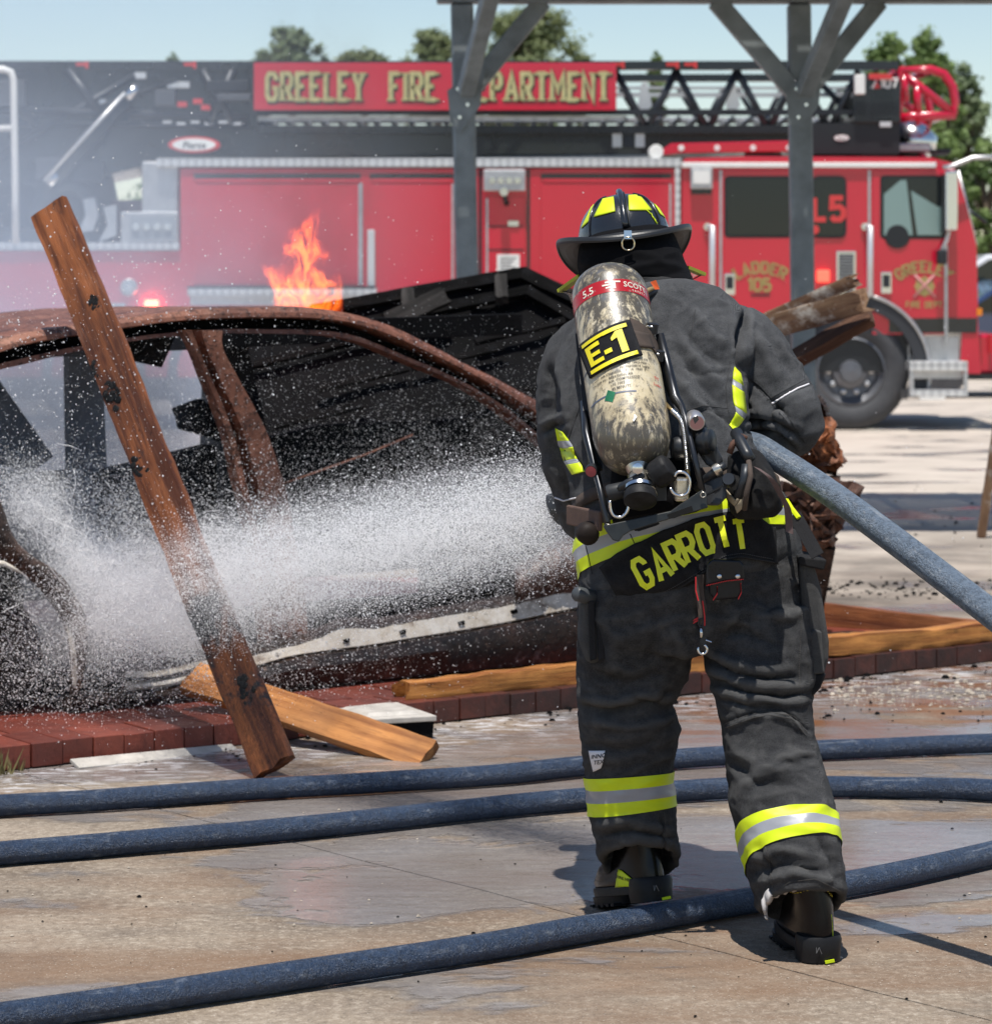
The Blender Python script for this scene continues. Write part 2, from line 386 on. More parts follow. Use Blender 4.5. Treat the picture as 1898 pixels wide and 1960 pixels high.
def tdisc(name, x, y, r, d0, d1, mat, par=None, n=24):
    c = tq(x, y, d0); return MB().lathe([(r*0.9, 0), (r, 0.01), (r, d1-d0)], c, (0, 1, 0), n).build(name, mat, par or T, True, 40)

# body
body = tpoly('body', [(-600, 480), (345, 480), (345, 322), (1302, 322), (1302, 700), (1250, 723), (-600, 723)], 0.0, 2.45, red, None, 0.01)
tb('deck_edge', -600, 464, 344, 479, -0.03, 2.3, plate)
tb('rub_rail', 300, 303, 1303, 320, -0.025, 2.45, plate, None, 0.006)
tb('corner_post', 1291, 320, 1301, 640, -0.02, 0.05, plate)
tb('chassis', -560, 723, 1700, 770, 0.5, 2.0, gloss_blk)
for x0, x1, y0, y1 in ((372, 690, 346, 545), (708, 868, 346, 690), (1035, 1284, 346, 690)):
    dr = tb('roll_up_door', x0, y0+4, x1, y1, -0.016, 0.02, red, None, 0.006)
    tb('door_header', x0, y0-13, x1, y0-4, -0.012, 0.01, black_paint, dr)
    tb('drip_rail', x0+4, y0-4, x1-2, y0+3, -0.022, 0.01, red, dr)
    tb('door_track', x1-4, y0+6, x1, y1, -0.020, 0.0, alu, dr)
cp = tb('narrow_door', 932, 376, 1004, 596, -0.014, 0.02, red, None, 0.006)
for yy in (432, 477): tb('door_seam', 934, yy, 1002, yy+3, -0.016, 0.0, gloss_blk, cp)
tb('latch', 972, 423, 992, 433, -0.03, 0, chrome, cp)
tb('piano_hinge', 930, 380, 934, 590, -0.022, 0, alu, cp)
nb = tb('notice', 951, 487, 994, 525, -0.020, 0, white_p, cp)
for k in range(5): tb('print_line', 957, 493+k*6, 988-(k % 3)*5, 495+k*6, -0.022, -0.019, gloss_blk, nb)
for x in (916, 1008): tb('panel_gap', x, 324, x+6, 690, -0.006, 0.02, black_paint)
lb = tb('flood_light', 925, 325, 1005, 366, -0.10, 0, alu, None, 0.012)
for k in range(4): tdisc('lamp', 942+k*16, 346, 0.035, -0.125, -0.09, chrome, lb, 14)
sp = tdisc('spot_lamp', 964, 368, 0.045, -0.16, -0.04, chrome); tt('spot_bracket', [(964, 372, -0.1), (970, 392, -0.03)], 0.025, 0, gloss_blk, sp)
lb2 = tb('flood_light', 1320, 322, 1362, 362, -0.08, 0, alu, None, 0.012)
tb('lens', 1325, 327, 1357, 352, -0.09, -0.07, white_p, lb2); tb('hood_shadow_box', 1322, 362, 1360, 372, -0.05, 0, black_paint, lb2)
tb('grab_rail', 704, 440, 718, 548, -0.09, -0.04, silver, None, 0.01); tb('hinge_rail', 690, 350, 694, 545, -0.03, 0, alu)
stp = tb('side_step', 365, 551, 722, 566, -0.28, 0, plate); tb('step_riser', 366, 566, 720, 584, -0.10, 0, alu, stp); tb('step_lip', 365, 548, 720, 552, -0.285, -0.02, gloss_blk, stp)
tb('marker_box', 690, 566, 716, 584, -0.15, -0.1, white_p, stp)
for x, y in ((248, 550), (58, 612)):
    r_ = tdisc('fuel_cap', x, y, 0.085, -0.05, 0, alu); tdisc('cap_centre', x, y, 0.05, -0.07, -0.04, chrome, r_)
tb('warning_lamp', 278, 574, 304, 600, -0.07, 0.0, lamp_red, None, 0.01); tb('reflector', 212, 580, 240, 622, -0.01, 0, alu)
# turntable area on the low deck
gb = tb('control_box', 270, 308, 341, 470, 0.05, 1.2, alu, None, 0.02)
lo = tb('flood_light', 232, 405, 342, 467, -0.03, 0.4, alu, None, 0.015)
tb('lens', 250, 414, 338, 460, -0.04, -0.02, simple('grey_lens', (0.30, 0.33, 0.36), 0.2), lo)
for k in range(4): tdisc('lamp', 262+k*20, 434, 0.04, -0.06, -0.02, chrome, lo, 14)
MB().lathe([(0.95, 0), (0.95, 0.12), (0.72, 0.16), (0.6, 0.75)], tq(60, 466, 1.25), (0, 0, 1), 32).build('turntable', steel_dk, T, True, 40)
ar = MB().tube([tq(115+60*math.cos(a), 430-78*math.sin(a), 0.5) for a in np.linspace(-0.2, 3.3, 18)], 0.08, 8).build('hose_loop', steel_dk, T, True)
tpoly('cable_guard', [(150, 380), (172, 376), (180, 410), (170, 440), (140, 445), (155, 412)], 0.3, 0.4, alu); tpoly('cable_guard', [(190, 395), (215, 390), (215, 450), (180, 462), (198, 430)], 0.3, 0.4, alu)
tb('pedestal', 196, 380, 270, 468, 0.6, 1.9, simple('dark_red_metal', (0.10, 0.012, 0.016), 0.5))
for x in range(-560, 0, 80): tb('deck_box', x, 405, x+66, 466, 0.5, 1.6, steel_dk)
hr = tt('handrail', [(-120, 133), (8, 133), (22, 138), (27, 152), (31, 380), (31, 466)], 0.033, -0.02, white_p); tt('mid_rail', [(-120, 246), (27, 246)], 0.03, -0.02, white_p, hr)
tt('handrail_post', [(-120, 133), (-120, 466)], 0.03, -0.02, white_p, hr)
# cab
def arc(cx, cy, r, a0, a1, n): return [(cx+r*math.cos(R(a0+(a1-a0)*i/n)), cy-r*math.sin(R(a0+(a1-a0)*i/n))) for i in range(n+1)]
cabp = [(1304, 318), (1310, 303), (1420, 299), (1780, 301), (1822, 312), (1846, 380), (1868, 470), (1871, 600), (1871, 636), (1742, 636)]+arc(1628, 712, 138, 34, 180, 16)+[(1304, 712)]
tpoly('cab', cabp, 0.0, 2.45, red, None, 0.015)
MB().box(tq(1490, 712, 0.05), tq(1760, 590, 2.4)).build('wheel_well', gloss_blk, T)
tpoly('nose_panel', [(1840, 636), (1872, 636), (1877, 716), (1836, 716)], 0.0, 2.45, red, None, 0.01)
tb('roof_trim', 1304, 311, 1790, 321, -0.035, 0.0, white_p, None, 0.008)
tpoly('light_bar', [(1252, 296), (1286, 273), (1512, 268), (1512, 289), (1300, 292), (1262, 297)], 0.15, 0.5, red, None, 0.01)
for k in range(4): tdisc('bar_rivet', 1305+k*69, 282, 0.03, 0.12, 0.16, white_p, None, 12)
tb('bar_stand', 1430, 290, 1500, 303, 0.25, 0.4, gloss_blk); tdisc('beacon_lens', 1256, 290, 0.07, 0.05, 0.2, white_p)
def window(name, x0, y0, x1, y1, mat, r=8, par=None):
    def rr(g): 
        out = []
        for cx_, cy_, a in ((x1-r, y0+r, 0), (x0+r, y0+r, 90), (x0+r, y1-r, 180), (x1-r, y1-r, 270)):
            out += [(cx_+(r+g)*math.cos(R(a+b)), cy_-(r+g)*math.sin(R(a+b))) for b in (0, 30, 60, 90)]
        return out
    fr = tpoly(name, rr(3), -0.012, 0.02, gloss_blk, par); pane = tpoly('pane', rr(-2), -0.020, -0.013, mat, fr); return fr
d1 = tb('rear_door', 1381, 326, 1526, 708, -0.010, 0.02, red, None, 0.006)
window('window', 1388, 340, 1511, 452, glass_dark, 5, d1)
wm = window('window', 1555, 340, 1616, 453, glass_dark, 10)
tb('inner_gleam', 1431, 366, 1490, 396, 0.5, 0.52, simple('grey_seat', (0.10, 0.12, 0.12), 0.6), d1)
d2 = tb('front_door', 1668, 326, 1812, 640, -0.010, 0.02, red, None, 0.006)
wf = window('window', 1686, 339, 1806, 454, glass_dark, 4, d2)
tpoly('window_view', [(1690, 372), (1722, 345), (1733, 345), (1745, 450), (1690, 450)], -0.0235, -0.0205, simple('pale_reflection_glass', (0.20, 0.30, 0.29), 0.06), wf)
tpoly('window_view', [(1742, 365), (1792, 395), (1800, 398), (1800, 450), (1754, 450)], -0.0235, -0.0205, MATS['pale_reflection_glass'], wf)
tdisc('steering_wheel', 1716, 452, 0.12, -0.024, -0.0205, gloss_blk, wf); 
for x in (1376, 1527, 1660): tb('door_gap', x, 326, x+5, 600, -0.012, 0.0, alu)
for x, y0, y1 in ((1361, 434, 562), (1662, 434, 566)):
    h_ = tt('grab_handle', [(x-6, y0, 0), (x, y0, -0.09), (x, y1, -0.09), (x-6, y1, 0)], 0.032, 0, silver)
    for y in (y0, y1): tdisc('handle_foot', x-8, y, 0.04, -0.03, 0.0, chrome, h_, 12)
for x0, y0 in ((1385, 523), (1684, 520)):
    hd = tb('door_handle', x0, y0, x0+21, y0+42, -0.03, 0, chrome, None, 0.01); tb('pull', x0+4, y0+6, x0+17, y0+30, -0.04, -0.02, steel_dk, hd)
vf = tb('vent', 1599, 480, 1637, 566, -0.03, 0, chrome, None, 0.008)
tb('mesh', 1604, 486, 1632, 560, -0.036, -0.025, steel_dk, vf)
for k in range(12): tb('louvre', 1604, 489+k*6, 1632, 491+k*6, -0.042, -0.034, alu, vf)
tb('warning_lamp', 1562, 517, 1586, 540, -0.05, 0, lamp_red2, None, 0.01)
tb('stripe', 1700, 609, 1868, 637, -0.014, 0.0, black_paint); tb('panel_trim', 1806, 470, 1812, 660, -0.02, 0, alu)
tb('grille', 1736, 644, 1836, 690, 0.05, 0.1, alu)
for k in range(15): tb('grille_bar', 1738+k*6.5, 645, 1740+k*6.5, 690, 0.035, 0.05, silver)
st2 = tb('cab_step', 1733, 690, 1842, 708, -0.25, 0.2, plate, None, 0.006); tb('riser', 1738, 708, 1838, 724, -0.1, 0.1, alu, st2)
tb('lower_step', 1736, 744, 1842, 757, -0.25, 0.15, plate, st2, 0.006); tb('step_hanger', 1733, 690, 1741, 757, -0.24, -0.2, alu, st2); tb('step_hanger', 1836, 690, 1843, 757, -0.24, -0.2, alu, st2); tb('tread_tag', 1752, 757, 1800, 763, -0.25, -0.1, white_p, st2)
tb('bumper', 1852, 640, 1930, 716, 0.1, 2.4, red, None, 0.03); tb('bumper_underside', 1836, 716, 1925, 727, 0.05, 2.4, gloss_blk)
tb('side_marker', 1838, 690, 1849, 712, -0.02, 0, amber); tb('side_marker', 1868, 590, 1878, 604, -0.02, 0.1, amber)
tb('bumper_tail_lamp', 1893, 640, 1899, 676, 0.04, 0.12, simple('red_lens', (0.5, 0.01, 0.02), 0.2))
tpoly('windshield', [(1822, 333), (1835, 326), (1868, 466), (1858, 468), (1840, 440)], 0.1, 2.3, glass_mat('green_windshield', (0.02, 0.10, 0.075), 0.2)); tt('windshield_rim', [(1835, 326), (1869, 468)], 0.015, 0.07, alu)
mi = tt('mirror', [(1800, 322), (1820, 318), (1856, 303), (1930, 300)], 0.022, -0.12, alu)
tb('mirror_glass', 1801, 328, 1825, 442, -0.22, -0.05, chrome, mi, 0.02); tb('mirror_back', 1797, 336, 1804, 446, -0.2, -0.03, gloss_blk, mi)
tt('mirror_arm', [(1812, 440), (1806, 462), (1797, 480)], 0.018, -0.12, white_p, mi); tb('mirror_puck', 1787, 478, 1806, 506, -0.2, -0.08, gloss_blk, mi, 0.02)
tt('wiper', [(1862, 395), (1905, 425)], 0.018, 0.5, gloss_blk)
hd_ = MB().lathe([(0.02, -0.24), (0.19, -0.15), (0.24, 0.0), (0.20, 0.14), (0.05, 0.2)], tq(1776, 262, 1.0), (0.4, -0.2, 0.9), 20).build('roof_horn', chrome, T, True)
tb('horn_base', 1734, 268, 1800, 286, 0.6, 1.4, alu, None, 0.02); tb('horn_stand', 1752, 284, 1780, 302, 0.8, 1.2, gloss_blk); tb('clearance_lamp', 1808, 280, 1836, 290, 0.5, 0.9, gloss_blk, None, 0.01)
# emblem and door lettering
def flat(x, y, h_px, d=-0.013, ang=0.0):
    def fn(u, v, h):
        return tq(x+u*h_px*math.cos(ang)+v*h_px*math.sin(ang), y-v*h_px*math.cos(ang)+u*h_px*math.sin(ang), d-h*4)
    return fn
def arcfn(x, y, h_px, rad, d):
    def fn(u, v, h):
        a = u*h_px/rad; rr_ = rad+v*h_px
        return tq(x+rr_*math.sin(a), y-rr_*math.cos(a), d-h*4)
    return fn
lettering('lettering', 'LADDER', arcfn(1454, 606, 20, 84, -0.014), gold, d1, 0.22, 0.30, serif=True, fit=4.7)
lettering('lettering', '105', flat(1452, 556, 22, -0.014), gold, d1, 0.26, 0.22); tb('underline', 1436, 563, 1473, 566, -0.016, 0, gloss_blk, d1)
lettering('lettering', 'GREELEY', arcfn(1766, 592, 19, 72, -0.014), gold, d2, 0.22, 0.28, serif=True, fit=5.3)
lettering('lettering', 'FIRE DEPT.', flat(1769, 588, 10, -0.014), gold, d2, 0.24, 0.28)
for a in (0, 90, 180, 270):
    ca = [(1768+r_*math.cos(R(a+b)), 548-r_*math.sin(R(a+b))) for r_, b in ((5, -40), (20, -38), (17, -20), (20, 0), (17, 20), (20, 38), (5, 40))]
    tpoly('cross_arm', ca, -0.015, -0.0105, gold, d2)
tdisc('cross_centre', 1768, 548, 0.045, -0.017, -0.0105, gold, d2, 16)
for sx in (-1, 1): tt('axe', [(1768-sx*21, 569), (1768+sx*19, 526)], 0.012, -0.013, simple('axe_pink', (0.6, 0.25, 0.25), 0.4), d2, 6)
lettering('lettering', 'L5', flat(1585, 420, 41, -0.023), simple('red_letter', (0.62, 0.05, 0.05), 0.4), wm, 0.26, 0.26)
tdisc('red_dot', 1558, 440, 0.045, -0.026, -0.02, MATS['red_letter'], wm)
# wheels
LUG = []
def wheel(x, y, d=0.02):
    c = tq(x, y, d); W_ = MB().lathe([(0.30, 0.06), (0.33, 0.0), (0.46, -0.035), (0.545, 0.0), (0.565, 0.05), (0.565, 0.26), (0.53, 0.32), (0.3, 0.32)], c, (0, 1, 0), 40, cap=False).build('wheel', rubber, T, True)
    MB().lathe([(0.315, -0.012), (0.335, 0.0), (0.32, 0.03), (0.27, 0.06), (0.25, 0.10), (0.17, 0.11), (0.165, 0.05), (0.11, 0.03), (0.10, -0.03), (0.001, -0.04)], c, (0, 1, 0), 32, cap=False).build('rim', simple('grey_rim', (0.16, 0.165, 0.18), 0.45, 0.6, var=0.1), W_, True, 40)
    for k in range(10):
        a = 2*math.pi*k/10; q = c+Vector((0.205*math.cos(a), 0.10, 0.205*math.sin(a)))
        if LUG: o = bpy.data.objects.new('lug_nut', LUG[0]); col.objects.link(o); o.location = q; o.parent = W_; o.matrix_parent_inverse = parent_inverse(W_)
        else: o = MB().lathe([(0.026, 0), (0.026, -0.05), (0.01, -0.06)], (0, 0, 0), (0, 1, 0), 8).build('lug_nut', alu, None, True, 40); LUG.append(o.data); o.location = q; o.parent = W_; o.matrix_parent_inverse = parent_inverse(W_)
    return W_
wheel(1628, 711); wheel(420, 711); wheel(180, 711)
fl = MB()
ao, ai = arc(1628, 711, 147, -18, 170, 24), arc(1628, 711, 122, -18, 170, 24)
for i in range(24): fl.hexa([tq(*ai[i], -0.05), tq(*ai[i+1], -0.05), tq(*ai[i+1], 0.3), tq(*ai[i], 0.3), tq(*ao[i], -0.05), tq(*ao[i+1], -0.05), tq(*ao[i+1], 0.3), tq(*ao[i], 0.3)])
fd = fl.build('fender', simple('fender_black', (0.03, 0.032, 0.037), 0.55), T)
MB().tube([tq(x, y, -0.055) for x, y in arc(1628, 711, 149, -14, 75, 20)], 0.018, 6).build('fender_trim', alu, fd, True)
tb('mud_flap', 1722, 745, 1736, 764, 0.0, 0.3, rubber, fd)

# aerial ladder
L = 'aerial'
tb('base_section', -600, 113, 486, 238, 0.35, 0.43, black_paint); tb('base_section', -600, 113, 486, 238, 2.0, 2.08, black_paint)
tpoly('base_plate', [(-600, 236), (500, 236), (560, 246), (1730, 246), (1730, 286), (1250, 292), (600, 296), (300, 306), (200, 330), (100, 350), (-600, 350)], 0.45, 2.0, black_paint, None, 0.01)
tb('top_rail', -600, 112, 1728, 129, 0.30, 0.42, black_paint); tb('top_rail', -600, 113, 1728, 128, 2.0, 2.12, black_paint)
for dd, mt in ((0.34, steel_dk), (1.85, steel_dk)):
    tb('mid_rail', 480, 205, 1720, 216, dd, dd+0.09, mt); tb('low_rail', 480, 236, 1728, 252, dd, dd+0.1, black_paint)
x = 1180
while x < 1640:
    tt('lattice_bar', [(x, 130), (x+62, 246)], 0.035, 0.38, steel_dk); tt('lattice_bar', [(x+62, 246), (x+118, 130)], 0.035, 0.38, steel_dk)
    tt('lattice_bar', [(x+20, 150), (x+70, 230)], 0.028, 1.5, steel_dk); tt('lattice_bar', [(x+70, 230), (x+110, 150)], 0.028, 1.5, steel_dk); x += 118
for k in range(4): tt('lattice_bar', [(1560+k*10, 130+k*3), (1660+k*10, 236)], 0.03, 0.5+0.2*k, steel_dk)
for y in (156, 168, 197, 212): tb('inner_rail', 300 if y != 168 else 560, y, 1640, y+ (8 if y in (168, 212) else 5), 0.7+0.2*(y % 3), 0.8+0.2*(y % 3), silver)
for y in (226, 232): tb('inner_rail', 380, y-9, 1200, y-5, 0.44, 0.5, silver)
for k in range(34): tt('rung', [(500+k*35, 222, 0.5), (500+k*35, 222, 1.9)], 0.03, 0, silver)
for x in (1238, 1410): tpoly('pulley_bracket', [(x-12, 196), (x-5, 152), (x+5, 150), (x+16, 196), (x+6, 206), (x-6, 204)], 0.55, 0.62, silver)
for k, (q, r_) in enumerate((([(-20, 300), (250, 140)], .03), ([(60, 240), (330, 150)], .02), ([(-60, 205), (470, 222)], .04), ([(-60, 232), (470, 238)], .025), ([(120, 130), (200, 232)], .05), ([(-40, 140), (60, 235)], .05), ([(380, 130), (440, 234)], .045), ([(440, 130), (395, 234)], .045))):
    tt('ladder_brace', q, r_, 0.31, steel_dk)
for k, (x0_, y0_, x1_, y1_) in enumerate(((-30, 150, 40, 200), (190, 200, 240, 230), (290, 168, 330, 200), (390, 150, 470, 172), (60, 300, 120, 340), (130, 305, 190, 345), (410, 176, 476, 190))): tb('ladder_fitting', x0_, y0_, x1_, y1_, 0.26, 0.36, steel_dk if k % 2 else simple('mid_grey_metal', (.10, .105, .115), .45, .4), None, .01)
for k in range(6): tb('bright_fitting', 305+k*27, 228+3*(k % 2), 322+k*27, 233+3*(k % 2), 0.28, 0.34, silver)
sg = tb('name_board', 482, 117, 1181, 208, 0.22, 0.28, red, None, 0.008)
tb('board_edge', 484, 204, 1179, 208, 0.214, 0.222, red, sg)
lettering('lettering', 'GREELEY  FIRE  DEPARTMENT', lambda u, v, h: tq(836+u*48.5+2.4, 138+50-v*50+3, 0.217-h*2), simple('letter_shadow_green', (0.012, 0.05, 0.035), 0.5), sg, 0.22, 0.235, serif=True, fit=13.75)
lettering('lettering', 'GREELEY  FIRE  DEPARTMENT', lambda u, v, h: tq(836+u*48.5, 138+50-v*50, 0.211-h*2), simple('letter_gold', (0.46, 0.42, 0.20), 0.5, var=0.25, vscale=14), sg, 0.18, 0.235, serif=True, fit=13.72)
for x in (150, 358, 1185, 1290, 1325): tb('red_marker', x+6, 114, x+12, 127, 0.25, 0.3, MATS['red_letter']); tb('red_marker_tail', x-12, 116, x+6, 122, 0.26, 0.3, MATS['red_letter'])
for x, y, a in ((92, 345, 0),):
    cyl = tt('lift_cylinder', [(70, 368), (232, 190)], 0.085, 0.25, steel_dk, None, 16); tt('cylinder_pipe', [(80, 345), (236, 176)], 0.018, 0.14, silver, cyl)
    tt('cylinder_rod', [(232, 190), (256, 163)], 0.05, 0.25, chrome, cyl, 12); tt('cylinder_foot', [(88, 352), (104, 332)], 0.05, 0.2, chrome, cyl, 10)
for x, y in ((262, 140), (325, 158), (346, 158), (172, 188), (184, 192)): tb('bracket', x-12, y-6, x+10, y+6, 0.3, 0.36, silver)
for x, y in ((342, 196), (372, 190), (388, 202)): tb('red_tag', x-9, y-5, x+9, y+5, 0.3, 0.36, MATS['red_letter'])
for x, y, wd, ht in ((365, 274, 50, 16), (1617, 261, 17, 8)):
    e = tpoly('oval_badge', [(x+wd*math.cos(a), y-ht*math.sin(a)) for a in np.linspace(0, 2*math.pi, 33)[:-1]], 0.30, 0.46, MATS['red_letter'])
    tpoly('badge_face', [(x+wd*.84*math.cos(a), y-ht*.74*math.sin(a)) for a in np.linspace(0, 2*math.pi, 33)[:-1]], 0.29, 0.31, white_p, e)
    small_text('lettering', 'Pierce', 1, lambda u, v, x=x, y=y, wd=wd: tq(x+u*wd*.36+v*wd*.08, y+ht*.45-v*wd*.36, 0.286), gloss_blk, e)
tb('white_label', 1641, 250, 1657, 266, 0.40, 0.46, white_p)
for k in range(3): tb('side_box', 1175+k*22, 252, 1193+k*22, 278, 0.38, 0.46, alu if k != 1 else steel_dk)
tipb = tb('tip_box', 1640, 150, 1730, 232, 0.25, 2.1, black_paint, None, 0.01)
tb('tip_light', 1640, 140, 1660, 178, 0.18, 0.3, white_p, tipb, 0.01); tb('red_strip', 1668, 138, 1712, 148, 0.2, 0.3, MATS['red_letter'], tipb)
lettering('lettering', '107', flat(1707, 164, 17, 0.245), white_p, tipb, 0.24, 0.22)
tpoly('logo_wedge', [(1672, 166), (1682, 148), (1684, 166)], 0.235, 0.25, white_p, tipb); tpoly('logo_wedge', [(1677, 166), (1684, 152), (1690, 166)], 0.228, 0.234, MATS['red_letter'], tipb)
tb('tip_machinery', 1560, 232, 1730, 292, 0.3, 2.0, gloss_blk); tb('tip_machinery', 1690, 226, 1712, 240, 0.25, 0.3, silver); tb('tip_machinery', 1660, 272, 1726, 296, 0.35, 1.2, steel_dk)
for dd in (0.4, 2.0):
    cg = tt('tip_cage', [(1730, 217), (1734, 128), (1792, 127), (1818, 136), (1835, 160), (1840, 190), (1838, 216), (1760, 218), (1730, 222)], 0.045, dd, red, None, 8)
    tt('cage_bar', [(1736, 132), (1836, 212)], 0.04, dd, red, cg); tt('cage_bar', [(1766, 160), (1768, 216)], 0.04, dd, red, cg); tt('cage_bar', [(1740, 140), (1744, 190)], 0.04, dd, red, cg)
for x in (1738, 1790, 1838): tt('cage_cross', [(x, 128 if x < 1800 else 210, 0.4), (x, 128 if x < 1800 else 210, 2.0)], 0.04, 0, red)
tb('cage_foot', 1764, 218, 1772, 236, 0.4, 0.5, red)

# ------------------------------------------------------------------ steel shelter in front of the truck
CYD = 18.0
galv = simple('galvanised_steel', (0.20, 0.225, 0.232), 0.6, 0.3, var=0.32, vscale=5, bump=0.3, bscale=30)
SH = thing('steel_shelter', 'grey steel post shelter with braced posts and slatted roof in front of the truck', 'shelter', pt(1200, 971, CYD))
def shp(x, y, d=0.0): q = pt(x, y, CYD); return Vector((q.x, CYD+d, q.z))
for bx, tx, dk in ((896, 884, 0), (1534, 1528, 0)):
    gz = shp(bx, 971).z
    p0 = Vector((shp(bx+6, 971).x, CYD, 0.0)); p1 = shp(tx, 8)
    po = MB().bar(p0, p1, 0.145, 0.145, (0, 1, 0)).build('post', galv, SH); bevel(po, 0.02, 3)
    MB().box((p0.x-0.16, CYD-0.16, 0.002), (p0.x+0.16, CYD+0.16, 0.025)).build('base_plate', galv, po)
    j = shp(tx+2, 190); jy = CYD
    for q, d in (((tx+155, 2), 0.03),) + ((((tx-160, 2), -0.03),) if bx > 1000 else ()):
        e = shp(q[0], q[1], d); b_ = MB().bar(Vector((j.x, jy+d, j.z)), e, 0.12, 0.10, (0, 1, 0)).build('knee_brace', galv, SH); bevel(b_, 0.01)
    e = shp(tx+20, -60, -1.25); bevel(MB().bar(Vector((j.x+0.02, jy-0.1, j.z+0.05)), Vector((j.x+0.27, CYD-1.35, 3.5)), 0.10, 0.10, (0, 0, 1)).build('knee_brace', galv, SH), 0.01)
    gpv = MB(); gpv.prism([Vector((j.x-0.10, CYD-0.085, j.z+0.05)), Vector((j.x+0.14, CYD-0.085, j.z+0.22)), Vector((j.x+0.11, CYD-0.085, j.z-0.05)), Vector((j.x-0.02, CYD-0.085, j.z-0.22)), Vector((j.x-0.08, CYD-0.085, j.z-0.15))], (0, 0.012, 0))
    gs = gpv.build('gusset', galv, po)
    for u, v in ((-.03, .06), (.05, .12), (.03, -.04), (-.02, -.12)): MB().lathe([(0.013, 0), (0.013, -0.015)], (j.x+u, CYD-0.085, j.z+v), (0, 1, 0), 6).build('bolt', chrome, gs)
zr = shp(900, 6).z
x0, x1 = shp(836, 0).x, shp(1898, 0).x+3.0
bm_ = MB().box((x0, CYD-0.09, zr), (x1, CYD+0.09, zr+0.22)).build('beam', galv, SH)
MB().box((x0, CYD-2.45, zr+0.225), (x1, CYD-2.27, zr+0.40)).build('beam', galv, SH)
k = 0
while x0+k*0.55 < x1:
    MB().box((x0+k*0.55, CYD-2.6, zr+0.402), (x0+k*0.55+0.06, CYD+0.3, zr+0.47)).build('purlin', galv, SH); k += 1
for k in range(22):
    y0_ = CYD-2.6+k*0.13
    MB().box((x0-0.05, y0_, zr+0.472), (x1, y0_+0.116, zr+0.495)).build('roof_slat', galv, SH)
MB().tube([(x0+i*0.09, CYD-0.095, zr+(0.02 if i % 2 else 0.09)) for i in range(int((x1-x0)/0.09))], 0.008, 4).build('beam_lacing', galv, bm_)

# ------------------------------------------------------------------ trees behind the truck
def leaf_mat(name, a, b):
    t = NT(name); n = t.noise(t.pos(), 2.2, 3, 0.6); oi = t.n('ObjectInfo').outputs['Random']
    c = t.ramp(n, [(0.30, a), (0.70, b)])
    t.P(Base_Color=c, Roughness=0.6); tr = t.n('BsdfTranslucent', Color=c); mx = t.n('MixShader', Fac=0.35)
    t.t.links.new(t.b.outputs[0], mx.inputs[1]); t.t.links.new(tr.outputs[0], mx.inputs[2]); t.t.links.new(mx.outputs[0], t.out.inputs[0]); return t.m
leaf_a = leaf_mat('leaf_green', (0.10, 0.17, 0.05), (0.25, 0.34, 0.11)); leaf_b = leaf_mat('leaf_olive', (0.14, 0.18, 0.075), (0.27, 0.31, 0.14)); leaf_c = leaf_mat('leaf_deep', (0.11, 0.16, 0.08), (0.21, 0.27, 0.13))
bark = simple('bark', (0.09, 0.065, 0.045), 0.9, var=0.3)
def tree(name, label, px, top, Y, half_px, low, mat, seed, n=5200, cat='tree', leaf=0.15, clumps=120):
    n = int(n*2.3)
    r = random.Random(seed); c = pt(px, top, Y); topz = c.z; lowz = pt(px, low, Y).z; hw = half_px/F*Y*(1.18 if cat == 'tree' else 1)
    t = thing(name, label, cat, (c.x, Y, 0), 'trees behind the truck')
    m = MB(); H = topz-lowz
    m.tube([(c.x, Y, 0), (c.x+0.1, Y, lowz+H*0.2), (c.x-0.05, Y, lowz+H*0.75)], [0.05*H*0.6+0.08, 0.04*H*0.5+0.05, 0.03], 8)
    cl = []
    for i in range(clumps):
        a = r.uniform(0, 6.28); h = r.random(); k = (1-abs(h-0.38)/0.75)**0.7 if abs(h-0.38) < 0.74 else 0.05
        rad = hw*k*math.sqrt(r.random()); q = Vector((c.x+math.cos(a)*rad, Y+math.sin(a)*rad*0.8, lowz+H*(0.05+0.86*h)))
        cl.append((q, hw*r.uniform(0.11, 0.27)*(1-0.35*h)))
        m.tube([(c.x, Y, lowz+H*max(0.02, h*0.7-0.1)), q], [0.05, 0.012], 4)
    cl.append((Vector((c.x, Y, topz-hw*0.22)), hw*0.24))
    m.build('trunk', bark, t, True)
    V = []; Fc = []
    for i in range(n):
        q, s = cl[r.randrange(len(cl))]
        while True:
            d = Vector((r.uniform(-1, 1), r.uniform(-1, 1), r.uniform(-1, 1)))
            if 0.02 < d.length < 1: break
        d = d.normalized()*abs(r.gauss(0, .62))
        p = q+d*s; p.z = q.z+d.z*s*0.85
        nrm = (d+Vector((r.uniform(-.8, .8), r.uniform(-.8, .8), r.uniform(-.2, 1.0)))).normalized(); a = nrm.orthogonal().normalized(); b = nrm.cross(a); th = r.uniform(0, 6.28)
        a, b = a*math.cos(th)+b*math.sin(th), b*math.cos(th)-a*math.sin(th); z_ = leaf*r.uniform(0.6, 1.2); o = len(V)
        V += [tuple(p-a*z_*.5), tuple(p+b*z_*.28), tuple(p+a*z_*.5), tuple(p-b*z_*.28)]; Fc.append((o, o+1, o+2, o+3))
    me = bpy.data.meshes.new('crown'); me.from_pydata(V, [], Fc); me.materials.append(mat); link('crown', me, t)
    return t
tree('leafy_tree', 'dusky pointed tree rising above the ladder left of the red name board', 552, 44, 62, 72, 190, leaf_c, 1, 5000)
tree('leafy_tree', 'rounded tree just left of the tallest crown behind the name board', 830, 48, 60, 70, 230, leaf_b, 2, 4600)
